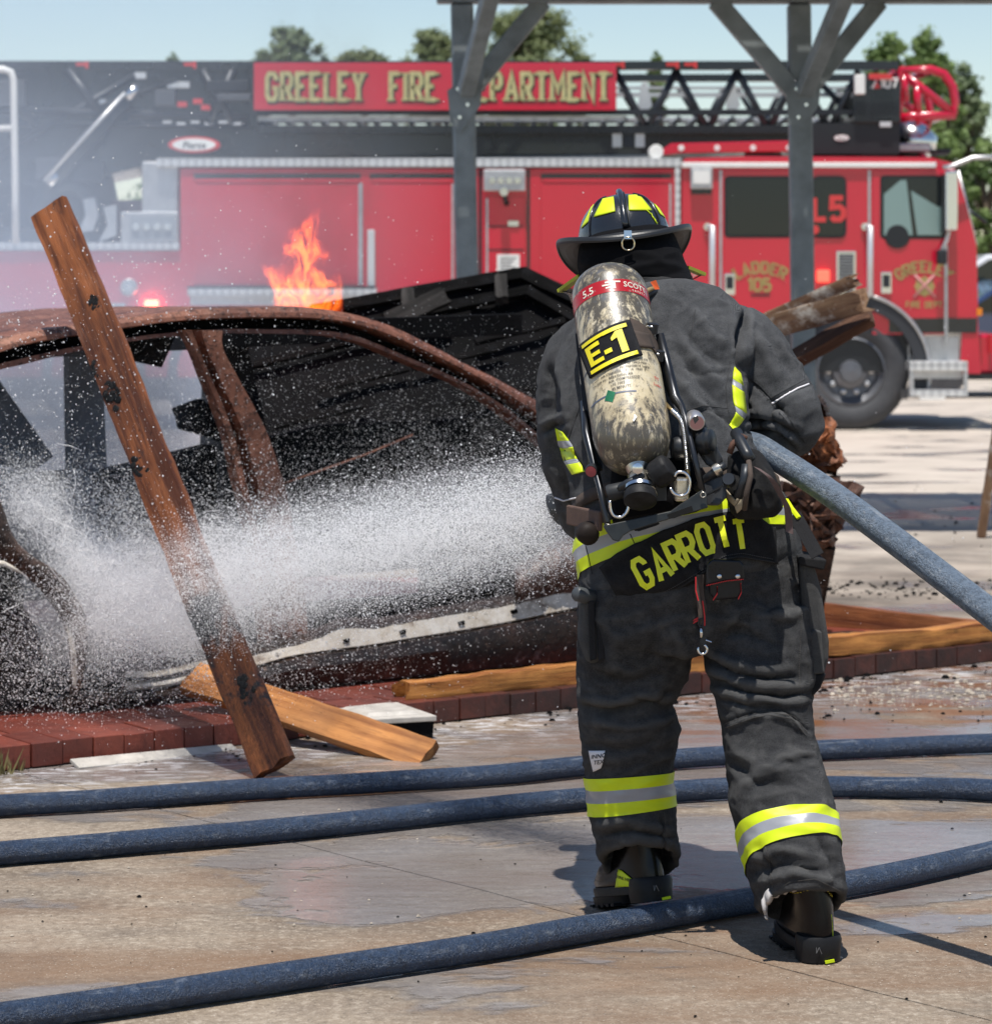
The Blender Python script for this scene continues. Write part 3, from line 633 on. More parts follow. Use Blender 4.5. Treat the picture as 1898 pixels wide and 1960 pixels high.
tree('leafy_tree', 'tallest broad pale green tree behind the name board and left shelter post', 1010, 2, 66, 135, 260, leaf_b, 3, 9000)
tree('leafy_tree', 'low green crown peeping between two taller trees above the name board', 690, 92, 64, 80, 210, leaf_b, 4, 3000)
tree('leafy_tree', 'bright twin topped tree behind the red ladder tip cage', 1700, 58, 56, 70, 330, leaf_a, 5, 6500)
tree('leafy_tree', 'second spire of bright leaves right of the twin topped tree', 1772, 50, 58, 62, 330, leaf_a, 6, 5200)
tree('leafy_tree', 'dark green tree at the right edge above the cab windshield', 1842, 115, 60, 62, 420, leaf_c, 8, 6500)
tree('leafy_tree', 'small tree tip showing over the ladder left of the name board', 332, 97, 64, 22, 240, leaf_a, 9, 900)
tree('leafy_tree', 'small tree tip showing over the ladder between the shelter posts', 1256, 96, 64, 22, 240, leaf_a, 10, 900)
sd = 20
for px, top, hw_, lw, lab in ((80, 300, 170, 560, 'green bush seen under the ladder heel at the left'), (350, 270, 160, 540, 'green bush behind the turntable deck and control box'), (640, 265, 150, 520, 'green bush hidden behind the truck body near the fire'), (1060, 250, 200, 520, 'green bush showing in the slot under the ladder above the rub rail'),
                           (1330, 255, 150, 520, 'green bush showing in the slot behind the red light bar'), (1560, 240, 150, 520, 'green bush behind the cab roof and right shelter post'), (1800, 250, 90, 540, 'dense green bush behind the cab nose'), (1885, 270, 75, 555, 'dense green bush at the far right edge beside the windshield')):
    tree('round_bush', lab, px, top, 50, hw_, lw, leaf_a, sd, 5200, 'bush', 0.17, 30); sd += 1

# ------------------------------------------------------------------ parked cars beyond the cab
def far_car(name, label, x, y, Y, paint, s=1.0):
    c = pt(x, y, Y); t = thing(name, label, 'car', (c.x, Y, 0), 'cars parked beyond the cab')
    prof = [(-2.2, .35), (-2.25, .75), (-2.0, .95), (-1.2, 1.02), (-.6, 1.42), (.9, 1.45), (1.6, 1.02), (2.2, .92), (2.25, .4)]
    m = MB().prism([Vector((c.x+u*s, Y, z*s)) for u, z in prof], (0, 1.7, 0)); b = m.build('body', paint, t); bevel(b, 0.05, 3)
    MB().prism([Vector((c.x+u*s, Y-0.01, z*s)) for u, z in ((-1.1, 1.03), (-.58, 1.36), (.85, 1.39), (1.4, 1.03))], (0, 0.02, 0)).build('window', glass_dark, t)
    for u in (-1.4, 1.4): MB().lathe([(.2, 0), (.33, 0), (.34, .2), (.2, .22)], (c.x+u*s, Y-0.03, .34*s), (0, 1, 0), 20).build('wheel', rubber, t, True, 40)
    MB().box((c.x-2.27*s, Y+0.1, .6*s), (c.x-2.2*s, Y+0.5, .75*s)).build('tail_light', MATS['red_lens'], t)
wpaint = simple('white_car_paint', (0.75, 0.76, 0.78), 0.2, Coat_Weight=0.8); bpaint = simple('navy_car_paint', (0.03, 0.05, 0.12), 0.2, Coat_Weight=0.8)
far_car('parked_car', 'white car just showing past the truck nose at the right edge', 1990, 650, 40, wpaint, 1.25); far_car('parked_car', 'dark blue car low behind the truck bumper at the right edge', 2020, 650, 34, bpaint)

# ------------------------------------------------------------------ brick platform, burnt car, timbers
E0, ED, EN = Vector((-1.476, 8.40, 0)), Vector((0.815, 0.5795, 0)).normalized(), None
EN = Vector((-ED.y, ED.x, 0))
def ep(x, y, off):                          # survey point on the upright plane parallel to the platform edge
    a = (x-CX)/F; p0 = E0+EN*off; u = (a*p0.y-p0.x)/(ED.x-a*ED.y); Y = p0.y+u*ED.y
    return pt(x, y, Y)
def eu(u, off, z): q = E0+ED*u+EN*off; return Vector((q.x, q.y, z))

def wood_mat(name, a, b, char=0.25, wet=0.0, seed=0.0, ash=0.0, burn=None, spec=.35):
    t = NT(name); v = t.co('Object', (1.0, 22, 22), (0, 0, 0), (seed, seed*.7, seed*.3)); v2 = t.co('Object', (1, 1, 1), (0, 0, 0), (seed*1.3, 0, 0))
    gr = t.ramp(t.noise(t.co('Object', (0.7, 11, 11), (0, 0, 0.03), (seed, seed, 0)), 2.6, 4, 0.6, .5), [(.34, 0.0), (.66, 1.0)])
    fn_ = t.noise(v, 9, 5, 0.65); big = t.noise(v2, 3.2, 5, 0.62); ch = t.noise(v2, 4.6, 6, 0.72, 0.4)
    c = t.mix(t.ramp(t.math('MULTIPLY', t.math('ADD', gr, fn_), 0.5), [(.28, 0.0), (.68, 1.0)]), a, b)
    c = t.mix(t.ramp(big, [(0.42, 0.0), (0.75, 0.65)]), c, tuple(x*0.4 for x in a))
    c = t.mix(t.ramp(fn_, [(0.55, 0.0), (0.72, 0.55)]), c, tuple(x*0.3 for x in a))
    if ash: c = t.mix(t.ramp(t.noise(v2, 11, 5, 0.7), [(0.5, 0.0), (0.66, ash)]), c, (0.50, 0.45, 0.38))
    if burn:
        bx_ = t.n('SeparateXYZ', Vector=t.co('Object')).outputs[0]; bm2 = t.math('MULTIPLY', t.n('MapRange', Value=bx_, i1=burn[0], i2=burn[1]).outputs[0], t.n('MapRange', Value=bx_, i1=burn[3], i2=burn[2]).outputs[0])
        ch = t.math('ADD', ch, t.math('MULTIPLY', bm2, .13)); c = t.mix(t.math('MULTIPLY', bm2, .45), c, tuple(x*.25 for x in a))
    cm = t.ramp(ch, [(1-char-0.03, 0.0), (1-char+0.05, 1.0)])
    c = t.mix(cm, c, (0.012, 0.012, 0.013))
    t.P(Specular_IOR_Level=spec); t.P(Base_Color=c, Roughness=t.math('ADD', 0.62-wet, t.math('MULTIPLY', fn_, 0.25)))
    t.bump(t.math('ADD', t.math('MULTIPLY', fn_, 0.8), t.math('MULTIPLY', gr, 0.3)), 0.7, 0.004); return t.m
def plank(name, p, q, wd, th, face, mat, label=None, cat=None, parent=None, rough=0.004, seed=0, notch=0.02, group=None):
    p = Vector(p); q = Vector(q); L = (q-p).length; d = (q-p).normalized(); f = Vector(face); f = (f-d*f.dot(d)).normalized(); s = f.cross(d)
    n = max(8, int(L/0.03)); m = MB(); nw = 6; rings = []
    prof = [(-.5, -.5), (-.25, -.5), (0, -.5), (.25, -.5), (.5, -.5), (.5, 0), (.5, .5), (.25, .5), (0, .5), (-.25, .5), (-.5, .5), (-.5, 0)]
    for i in range(n+1):
        x = L*i/n; rg = []
        for k, (a, b) in enumerate(prof):
            ca = 0.94 if abs(a) == .5 and abs(b) == .5 else 1
            v = Vector((x, a*wd*ca, b*th*ca)); e = mn.noise_vector(Vector((x*11+seed, a*3.2+seed, b*3)))*rough
            e2 = mn.noise(Vector((x*1.3+seed*3, 0, 0)))*rough*2
            if i in (0, n): v.x += (mn.noise(Vector((a*3.1+seed, b*2, i)))*notch)*(1)
            v += e; v.y += e2; rg.append(v)
        rings.append(rg)
    m.loft(rings); me = m.mesh(name); me.materials.append(mat)
    me.polygons.foreach_set('use_smooth', [True]*len(me.polygons))
    try: me.set_sharp_from_angle(angle=R(50))
    except Exception: pass
    o = bpy.data.objects.new(name, me); col.objects.link(o)
    M = Matrix((d, s, f)).transposed().to_4x4(); M.translation = p
    if parent: o.parent = parent; o.matrix_basis = parent_inverse(parent) @ M
    else: o.matrix_basis = M
    if label: tag(o, label, cat, group)
    return o

# platform
def brick_mat():
    t = NT('wet_red_brick'); p = t.pos(); oi = t.n('ObjectInfo').outputs['Random']; n = t.noise(p, 14, 5, 0.65); n2 = t.noise(p, 90, 3)
    c = t.mix(oi, (0.115, 0.024, 0.015), (0.23, 0.052, 0.031)); c = t.mix(t.ramp(n, [(0.4, 0.0), (0.75, 0.6)]), c, (0.07, 0.018, 0.013))
    so = t.math('MULTIPLY', t.n('MapRange', Value=t.n('SeparateXYZ', Vector=p).outputs[0], i1=-.75, i2=.1).outputs[0], t.ramp(n, [(.30, .55), (.62, .92)])); c = t.mix(so, c, (0.022, 0.010, 0.008))
    t.P(Base_Color=c, Roughness=t.math('ADD', 0.30, t.math('MULTIPLY', n, 0.35))); t.bump(t.math('ADD', n2, n), 0.4, 0.004); return t.m
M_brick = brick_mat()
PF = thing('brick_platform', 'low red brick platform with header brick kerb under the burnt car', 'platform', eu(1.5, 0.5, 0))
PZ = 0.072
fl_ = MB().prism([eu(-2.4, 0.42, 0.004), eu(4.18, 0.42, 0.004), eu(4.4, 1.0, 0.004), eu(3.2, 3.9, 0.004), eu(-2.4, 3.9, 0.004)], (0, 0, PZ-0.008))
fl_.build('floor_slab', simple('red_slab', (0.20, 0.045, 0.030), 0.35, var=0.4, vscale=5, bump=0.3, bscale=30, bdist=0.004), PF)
b0 = None; bw = 0.104
for row in range(2):
    for k in range(-22, 40):
        u0 = k*bw+(row*0.03)
        if b0 is None:
            m_ = MB().box((0.0015, 0.0, 0.0), (bw-0.0015, 0.210, PZ)); o = m_.build('brick', M_brick); bevel(o, 0.003, 2); b0 = o
            me_b = o.data
        else: o = bpy.data.objects.new('brick', me_b); col.objects.link(o); bevel(o, 0.003, 2)
        Mx = Matrix((ED, EN, Vector((0, 0, 1)))).transposed().to_4x4() @ Matrix.Rotation(rnd.uniform(-.008, .008), 4, 'Z'); Mx.translation = eu(u0, row*0.213+rnd.uniform(-.003, .003), 0.003+rnd.uniform(-.003, .003))
        o.parent = PF; o.matrix_parent_inverse = Matrix(); o.matrix_basis = parent_inverse(PF) @ Mx

# burnt car ---------------------------------------------------------
def rust_mat(name, a, b, c2, sp=0.5):
    t = NT(name); p = t.pos(); n = t.noise(p, 5, 6, 0.68); n2 = t.noise(p, 38, 5, 0.7); n3 = t.noise(p, 2.2, 4, 0.6)
    c = t.ramp(n, [(0.30, a), (0.52, b), (0.72, c2)]); c = t.mix(t.ramp(n2, [(0.50, 0.0), (0.62, 0.85)]), c, tuple(x*0.28 for x in a))
    c = t.mix(t.ramp(n2, [(0.25, 0.5), (0.38, 0.0)]), c, (0.42, 0.26, 0.19)); c = t.mix(t.ramp(t.noise(p, 7.5, 6, .72, .5), [(.60, 0.0), (.70, .5)]), c, (0.36, 0.31, 0.28)); c = t.mix(t.ramp(n3, [(.56, 0.0), (.68, .7)]), c, tuple(x*.22 for x in a))
    t.P(Base_Color=c, Roughness=t.math('ADD', sp-0.15, t.math('MULTIPLY', n2, 0.35)), Metallic=0.15); t.bump(t.math('ADD', n2, n), 0.8, 0.007); return t.m
M_rust = rust_mat('rusted_steel', (0.10, 0.036, 0.022), (0.22, 0.085, 0.05), (0.32, 0.145, 0.09))
M_rustd = rust_mat('dark_burnt_steel', (0.010, 0.008, 0.008), (0.028, 0.018, 0.014), (0.07, 0.034, 0.022))
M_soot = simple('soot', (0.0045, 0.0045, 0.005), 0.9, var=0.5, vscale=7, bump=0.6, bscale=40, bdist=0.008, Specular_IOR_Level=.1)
M_wetsoot = simple('wet_soot', (0.006, 0.006, 0.006), 0.6, var=0.6, vscale=9, bump=0.5, bscale=50, bdist=0.006, Specular_IOR_Level=.25)
def ash_mat():
    t = NT('scorched_white_paint'); p = t.pos(); n = t.noise(p, 9, 6, 0.7); n2 = t.noise(p, 40, 4, 0.7)
    c = t.ramp(n, [(0.34, (0.16, 0.11, 0.08)), (0.44, (0.48, 0.42, 0.34)), (0.62, (0.62, 0.58, 0.52))]); c = t.mix(t.ramp(n2, [(0.62, 0.0), (0.70, 0.9)]), c, (0.05, 0.04, 0.035))
    t.P(Base_Color=c, Roughness=0.6); t.bump(n2, 0.3, 0.003); return t.m
M_ash = ash_mat()
CAR = thing('burnt_car', 'burnt out rusty car shell with empty window openings on the brick platform', 'car', eu(1.3, 1.4, PZ))
def resample(pl, n):
    pl = [Vector((*q, 0)) for q in pl]; d = [0]
    for a, b in zip(pl, pl[1:]): d.append(d[-1]+(b-a).length)
    out = []
    for i in range(n):
        s = d[-1]*i/(n-1); j = max(k for k in range(len(d)) if d[k] <= s+1e-9); j = min(j, len(pl)-2)
        out.append(pl[j].lerp(pl[j+1], (s-d[j])/max(1e-9, d[j+1]-d[j])))
    for _ in range(2): out = [out[0]]+[(out[i-1]+out[i]*2+out[i+1])/4 for i in range(1, n-1)]+[out[-1]]
    return [(p.x, p.y) for p in out]
def channel(name, A, B, off, prof, mat, n=46, jit=0.002, par=None, soot=()):
    """pressed-steel member between two traced edges; prof: (t across, depth inwards)"""
    A = resample(A, n); B = resample(B, n); rings = []
    for i in range(n):
        rg = []
        for j, (t, dp) in enumerate(prof):
            x = A[i][0]*(1-t)+B[i][0]*t; y = A[i][1]*(1-t)+B[i][1]*t
            q = ep(x, y, off)+EN*dp; q += mn.noise_vector(Vector((i*.5, t*3+dp*9, off)))*jit*2.2; rg.append(q)
        rings.append(rg)
    m = MB().loft(rings); k = len(prof)
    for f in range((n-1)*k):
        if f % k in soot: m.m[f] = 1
    return m.build(name, mat, par or CAR, True, 28)
railA = [(-260, 735), (-120, 685), (0, 648), (60, 634), (134, 622), (231, 609), (361, 593), (440, 589), (505, 588), (600, 589), (650, 593), (700, 606), (787, 640), (855, 678), (917, 709), (970, 736), (1021, 763), (1075, 795)]
railB = [(-260, 800), (-120, 748), (0, 706), (90, 684), (160, 667), (245, 655), (354, 641), (420, 638), (480, 637), (606, 639), (650, 643), (682, 651), (740, 675), (841, 718), (906, 745), (945, 772), (1014, 828), (1075, 880)]
channel('roof_rail', railA, railB, 0.78, [(-.06, .10), (0.0, 0.0), (.20, -.022), (.36, -.026), (.40, -.018), (.42, .085), (.80, .085), (.83, -.002), (1.0, -.008), (1.02, .07), (.5, .14)], (M_rust, M_soot), soot=(5, 6))  # recess faces blackened: sooty seal channel, plus the upper lip's shade painted in
channel('b_pillar_shell' if 0 else 'door_pillar', [(356, 632), (366, 655), (390, 705), (422, 785), (444, 857), (466, 958), (486, 1050), (505, 1180), (512, 1262)], [(428, 632), (416, 652), (455, 723), (495, 792), (516, 832), (545, 922), (562, 1000), (585, 1130), (592, 1245)], 0.70,
        [(0, .06), (0.0, 0.0), (.12, -.008), (.2, .03), (.34, .045), (.42, 0.0), (.95, -.01), (1.0, .02), (1.0, .08)], M_rust, 30)
roof = []
for i in range(24):
    ra = resample(railA, 46)[i*2-(i == 23)]
    roof.append([ep(ra[0], ra[1], 0.78)+EN*(0.06+1.22*j/8)+Vector((0, 0, -0.012+0.010*math.sin(math.pi*j/8)+0.004*mn.noise(Vector((i, j*.7, 3))))) for j in range(9)])
rb = MB()
rb.loft([r_ for r_ in roof[2:16]], False, 0, False)
ro = rb.build('roof_skin', M_rust, CAR, True); sm = ro.modifiers.new('thick', 'SOLIDIFY'); sm.thickness = 0.012
def eprism(name, poly, off, th, mat, par=None, bev=0.004, sub=False):
    o = MB().prism([ep(x, y, off) for x, y in poly], EN*th).build(name, mat, par or CAR); 
    if bev: bevel(o, bev)
    return o
# rear quarter panel with wheel arch
qo = resample([(-330, 830), (-120, 905), (0, 946), (19, 1017), (41, 1055), (104, 1086), (142, 1130), (164, 1174), (172, 1230), (160, 1290), (138, 1330)], 40)
qi = resample([(-330, 1060), (-120, 1040), (0, 1062), (41, 1096), (80, 1130), (112, 1175), (128, 1215), (134, 1260), (136, 1290), (134, 1315), (132, 1332)], 40)
qr = []
for i in range(40):
    rg = []
    for j in range(9):
        t = j/8; x = qo[i][0]*(1-t)+qi[i][0]*t; y = qo[i][1]*(1-t)+qi[i][1]*t; bul = 0.045*math.sin(math.pi*t)
        rg.append(ep(x, y, 0.52)-EN*bul+mn.noise_vector(Vector((i*.4, j*.6, 1)))*0.006)
    for j in range(8, -1, -4):
        t = j/8; x = qo[i][0]*(1-t)+qi[i][0]*t; y = qo[i][1]*(1-t)+qi[i][1]*t; rg.append(ep(x, y, 0.62))
    qr.append(rg)
qp = MB().loft(qr).build('quarter_panel', rust_mat('scorched_quarter', (0.02, 0.014, 0.012), (0.06, 0.036, 0.025), (0.14, 0.075, 0.05)), CAR, True, 40)
lipc = resample([(128, 1196), (140, 1212), (152, 1240), (157, 1268), (153, 1290), (160, 1316)], 14); lipd = resample([(128, 1200), (132, 1225), (136, 1255), (136, 1280), (138, 1300), (140, 1318)], 14)
MB().loft([[ep(*a, 0.50), ep(*b, 0.485), ep(*b, 0.51), ep(*a, 0.52)] for a, b in zip(lipc, lipd)]).build('arch_lip', M_ash, qp, True)
MB().loft([[ep(x, y-9*k, .455), ep(x, y, .45), ep(x, y, .47)] for x, y, k in ((-20, 1078, 1), (8, 1084, 1.2), (26, 1092, 1), (42, 1098, .3))]).build('arch_lip', M_ash, qp, True)
wc = ep(-30, 1262, 0.66)
wl = MB().lathe([(.10, 0), (.20, 0.0), (.215, .02), (.20, .05), (.19, .16), (.21, .2), (.2, .22)], wc, tuple(EN), 32).build('wheel', M_rustd, CAR, True, 40)
MB().lathe([(.001, .03), (.06, .03), (.09, .05), (.12, .02), (.17, .03), (.19, .08)], wc-EN*0.01, tuple(EN), 24, cap=False).build('hub', M_soot, wl, True)
# inner wheel housing and lower shell
MB().box((0, 0, 0), (1, 1, 1))
def ebox(name, u0, u1, o0, o1, z0, z1, mat, par=None):
    q = [eu(u0, o0, z0), eu(u1, o0, z0), eu(u1, o1, z0), eu(u0, o1, z0), eu(u0, o0, z1), eu(u1, o0, z1), eu(u1, o1, z1), eu(u0, o1, z1)]
    o = MB().hexa(q).build(name, mat, par or CAR); bevel(o, 0.012); return o
ebox('wheel_housing', -0.9, 0.50, 0.86, 1.25, 0.10, 0.58, M_soot); ebox('rear_shelf', -0.9, 0.3, 1.25, 2.0, 0.45, 0.75, M_soot)
ebox('floor_pan', 0.3, 3.2, 0.70, 2.1, 0.10, 0.155, M_soot); ebox('dashboard', 2.62, 2.9, 0.80, 2.0, 0.42, 0.72, M_soot); ebox('firewall', 2.9, 2.95, 0.66, 2.1, 0.12, 0.74, M_soot)
# sill: rocker face, peeled white step band with slots, inner rust
sA = resample([(134, 1300), (300, 1300), (430, 1268), (536, 1244), (627, 1220), (640, 1202), (718, 1206), (789, 1191), (880, 1176), (960, 1163), (1100, 1130), (1150, 1118)], 60)
sB = resample([(134, 1330), (300, 1322), (430, 1292), (556, 1254), (657, 1240), (720, 1232), (789, 1220), (880, 1206), (960, 1192), (1100, 1163), (1150, 1152)], 60)
rk = []
for i in range(60):
    a, b = sA[i], sB[i]; q = ep(b[0], b[1], 0.50); bz = PZ+0.006
    rk.append([ep(b[0], b[1], .52), q+Vector((0, 0, -0.012))-EN*0.012, Vector((q.x, q.y, (q.z*0.6+bz*0.4)))-EN*0.03, Vector((q.x, q.y, bz)), Vector((q.x, q.y, bz))+EN*.18, ep(b[0], b[1], .68)])
rock = MB().loft(rk).build('rocker_panel', rust_mat('wet_burnt_rocker', (0.010, 0.007, 0.006), (0.026, 0.015, 0.011), (0.07, 0.034, 0.022), .35), CAR, True, 40)
bd = []
for i in range(18, 60):
    a, b = sA[i], sB[i]; wv = 2.6*mn.noise(Vector((i*.9, 2, 0)))-1
    bd.append([ep(a[0], a[1]+wv, .512), ep(b[0], b[1], .498), ep(b[0], b[1]+2, .506), ep(b[0], b[1], .53), ep(a[0], a[1]+wv, .53)])
band = MB().loft(bd).build('sill_band', M_ash, CAR, True, 40)
for x, y in ((664, 1228), (772, 1211), (884, 1194), (985, 1172)):
    eprism('slot', [(x-6, y-3), (x+5, y-6), (x+6, y+1), (x-5, y+4)], 0.497, 0.012, M_soot, band, 0)
bd2 = []
for i in range(6, 19):
    a, b = sA[i], sB[i]; bd2.append([ep(a[0], a[1]-14, .60), ep(b[0], b[1]-8, .51), ep(b[0], b[1]-3, .52), ep(a[0], a[1]-8, .62)])
MB().loft(bd2).build('sill_band', M_ash, CAR, True, 40)
inn = []
for i in range(4, 60):
    a = sA[i]; inn.append([ep(a[0], a[1]+3, .53), ep(a[0], a[1]-9+2*mn.noise(Vector((i*.4, 7, 0))), .60), ep(a[0], a[1]-22, .72), ep(a[0], a[1]-8, .74)])
MB().loft(inn).build('inner_sill', M_rustd, CAR, True)
# front fender stump beyond the firefighter
ff_ = []
for i in range(16):
    t = i/15; x = 985+190*t
    ff_.append([ep(x, 1160-26*t, .52), ep(x, 1128-48*math.sin(min(1, t*1.6)*math.pi/2)+5*mn.noise(Vector((i*.6, 1, 2))), .47+.03*mn.noise(Vector((i*.5, 3, 1)))), ep(x, 1092-72*math.sin(min(1, t*1.3)*math.pi/2), .56), ep(x, 1080-80*t, .75), ep(x, 1150-26*t, .75)])
MB().loft(ff_).build('fender', rust_mat('scorched_fender', (0.02, 0.012, 0.010), (0.07, 0.034, 0.024), (0.16, 0.09, 0.065), .3), CAR, True)
# far side of the shell
OF = 2.12
eprism('far_belt_panel', [(-300, 850), (60, 905), (208, 896), (401, 862), (620, 812), (900, 800), (900, 1080), (-300, 1180)], OF, 0.06, M_soot)
eprism('far_pillar', [(134, 660), (196, 660), (206, 900), (138, 905)], OF, 0.06, M_soot); eprism('far_pillar', [(-110, 690), (-20, 700), (104, 874), (60, 905), (0, 890)], OF, 0.06, M_soot)
eprism('far_pillar', [(402, 640), (470, 640), (520, 860), (396, 870)], OF, 0.06, M_soot); eprism('far_roof_rail', [(-300, 640), (1000, 600), (1000, 640), (640, 655), (-300, 705)], OF-.1, 0.05, M_soot)
eprism('headliner_scrap', [(240, 640), (338, 640), (310, 703), (262, 692)], 1.3, 0.02, M_soot, None, 0)
eprism('burnt_seat_back', [(338, 782), (392, 762), (398, 775), (440, 765), (440, 850), (398, 835), (350, 822), (346, 800)], 1.5, 0.05, M_soot, None, 0.01)
eprism('seat_frame', [(200, 905), (360, 865), (420, 850), (420, 1100), (230, 1130)], 1.45, 0.12, M_soot, None, 0.02); eprism('seat_frame', [(620, 960), (790, 920), (830, 1060), (650, 1100)], 1.45, 0.12, M_soot, None, 0.02)
MB().tube([ep(x, y, 1.9) for x, y in ((545, 925), (610, 902), (700, 870), (790, 832))], 0.004, 6).build('trim_wire', M_rust, CAR, True)

# collapsed charred shed roof behind the car -------------------------
SHED = thing('collapsed_shed_roof', 'collapsed charred black roof with rafters leaning behind the burnt car', 'shed roof', pt(800, 930, 11.9))
def sy(y): return 12.9-(y-530)/420*0.95
def sp_(x, y, lift=0.0): q = pt(x, y, sy(y)); return q+Vector((0, -lift, lift*0.4))
bl = []
for i in range(17):
    t = i/16; rg = []
    for j in range(9):
        s = j/8; x = 405+ (1120-405)*t; yt = 594-(x-640)*0.178 if x < 1000 else 530+(x-1000)*0.42
        y = yt*(1-s)+(965+20*t)*s; rg.append(sp_(x, y)+mn.noise_vector(Vector((i*.7, j*.6, 5)))*0.03)
    bl.append(rg)
shp_ = MB().loft(bl, False, 0, False).build('roof_sheet', M_soot, SHED); shp_.modifiers.new('thick', 'SOLIDIFY').thickness = -0.04
ch_w = wood_mat('charred_wood', (0.006, 0.006, 0.006), (0.015, 0.014, 0.014), 0.42, -.2, 2.0, spec=.06)
ch_w2 = wood_mat('grey_charred_wood', (0.025, 0.024, 0.023), (0.06, 0.056, 0.053), 0.25, -.2, 3.0, spec=.06)
plank('rim_board', sp_(600, 604, .05), sp_(1003, 532, .05), 0.055, 0.05, (0, -1, .4), ch_w, parent=SHED, seed=3)
plank('rim_board', sp_(1000, 533, .05), sp_(1130, 592, .05), 0.06, 0.05, (0, -1, .4), ch_w, parent=SHED, seed=4)
plank('rafter', sp_(600, 645, .05), sp_(1010, 566, .05), 0.045, 0.05, (0, -1, .4), ch_w, parent=SHED, seed=5); plank('rafter', sp_(1010, 566, .05), sp_(1140, 640, .05), 0.045, 0.05, (0, -1, .4), ch_w, parent=SHED, seed=6)
plank('batten', sp_(540, 940, .05), sp_(800, 838, .05), 0.035, 0.04, (0, -1, .4), ch_w, parent=SHED, seed=7); plank('batten', sp_(440, 720, .05), sp_(900, 610, .05), 0.03, 0.04, (0, -1, .4), ch_w, parent=SHED, seed=8)
plank('loose_board', sp_(742, 640, .14), sp_(852, 592, .16), 0.085, 0.05, (.1, -1, .35), ch_w2, parent=SHED, seed=9)
for x, y0, y1 in ((781, 572, 612), (958, 546, 590)): plank('cleat', sp_(x, y0, .09), sp_(x+3, y1, .09), 0.06, 0.05, (0, -1, .4), ch_w2, parent=SHED, seed=x)
for k, (x, y) in enumerate(((700, 730), (880, 690), (1000, 640), (620, 800), (960, 760))): plank('charred_strip', sp_(x-90, y+24, .06), sp_(x+80, y-16, .06), 0.03, 0.03, (0, -1, .4), ch_w, parent=SHED, seed=20+k)

# planks and timbers -------------------------------------------------
w_std = wood_mat('wet_scorched_plank', (0.075, 0.021, 0.007), (0.30, 0.098, 0.030), 0.36, 0.34, 1.0, burn=(.02, .2, .55, .75))
w_lie = wood_mat('golden_wet_plank', (0.22, 0.075, 0.018), (0.50, 0.215, 0.062), 0.30, 0.22, 5.0)
w_edge = wood_mat('orange_edge_timber', (0.24, 0.075, 0.016), (0.55, 0.24, 0.06), 0.33, 0.24, 8.0)
w_dark = wood_mat('dark_wet_timber', (0.13, 0.04, 0.016), (0.28, 0.10, 0.035), 0.3, 0.25, 11.0)
w_grey = wood_mat('weathered_timber', (0.13, 0.065, 0.035), (0.30, 0.18, 0.10), 0.24, 0.0, 13.0, ash=0.85)
st_p = plank('leaning_plank', pt(524, 1470, 8.28), pt(96, 398, 9.28), 0.138, 0.042, (-.45, -1, .20), w_std, 'tall scorched brown plank leaning on the burnt car roof', 'plank', rough=0.006, seed=1.5, notch=0.014)
def char_patch(par, x, y, r, seed):
    """blistered lump of charcoal on the plank's face, at a fraction along its length"""
    m = MB(); rr_ = random.Random(seed)
    for k in range(34):
        a = rr_.uniform(0, 6.28); d = r*math.sqrt(rr_.random()); s = r*rr_.uniform(.16, .40); cx_, cy_ = x+d*math.cos(a)*1.5, y+d*math.sin(a)*.8
        m.lathe([(s, 0.0), (s*.9, s*.14), (s*.4, s*.24)], (cx_, cy_, 0.0205), (rr_.uniform(-.2, .2), rr_.uniform(-.2, .2), 1), 7)
    o = m.build('char_blister', M_wetsoot); o.parent = par; o.matrix_parent_inverse = Matrix(); o.data.polygons.foreach_set('use_smooth', [False]*len(o.data.polygons)); return tag(o, kind='stuff')
pl_len = (pt(524, 1470, 8.28)-pt(96, 398, 9.28)).length
for f_, s_, r_, k in ((0.70, .045, .022, 1), (0.645, .03, .034, 2), (0.515, .035, .030, 3), (0.12, -.02, .030, 4), (0.80, -.03, .02, 5)): char_patch(st_p, f_*pl_len, s_, r_, k)
plank('fallen_plank', pt(366, 1297, 9.15), pt(818, 1450, 8.60), 0.125, 0.034, (-.1, -1, 1.1), w_lie, 'short golden brown plank lying from the kerb to the ground under the leaning plank', 'plank', seed=2.2, notch=0.012)
tz = PZ+0.045
plank('edge_timber', eu(1.50, .10, tz-.02), eu(4.20, .06, tz), 0.075, 0.09, tuple(-EN), w_edge, 'long orange edging timber laid along the front brick kerb', 'timber', rough=.008, seed=4.1, notch=0.10)
plank('edge_timber', pt(1945, 1228, 10.95), pt(1470, 1172, 11.5), 0.135, 0.06, (0, -1, .05), w_dark, 'dark red brown edging timber along the back of the brick platform at right', 'timber', seed=5.3)
plank('weathered_beam', pt(1150, 719, 12.1), pt(1652, 575, 11.4), 0.10, 0.09, (.1, -1, .1), w_grey, 'pale weathered beam end sticking out above the arm in front of the truck', 'timber', seed=6.1, notch=0.05)
plank('weathered_beam', pt(1250, 842, 11.8), pt(1668, 606, 11.5), 0.05, 0.09, (.2, -1, -.5), wood_mat('brown_beam', (0.07, 0.032, 0.018), (0.16, 0.08, 0.045), 0.25, 0, 15.0), 'brown beam end lying under the pale weathered beam', 'timber', seed=6.8)
plank('weathered_beam', pt(1180, 735, 12.4), pt(1636, 538, 11.9), 0.055, 0.09, (.15, -1, .2), w_grey, 'grey splintered beam end lying behind the pale weathered beam', 'timber', seed=7.7, notch=0.06)
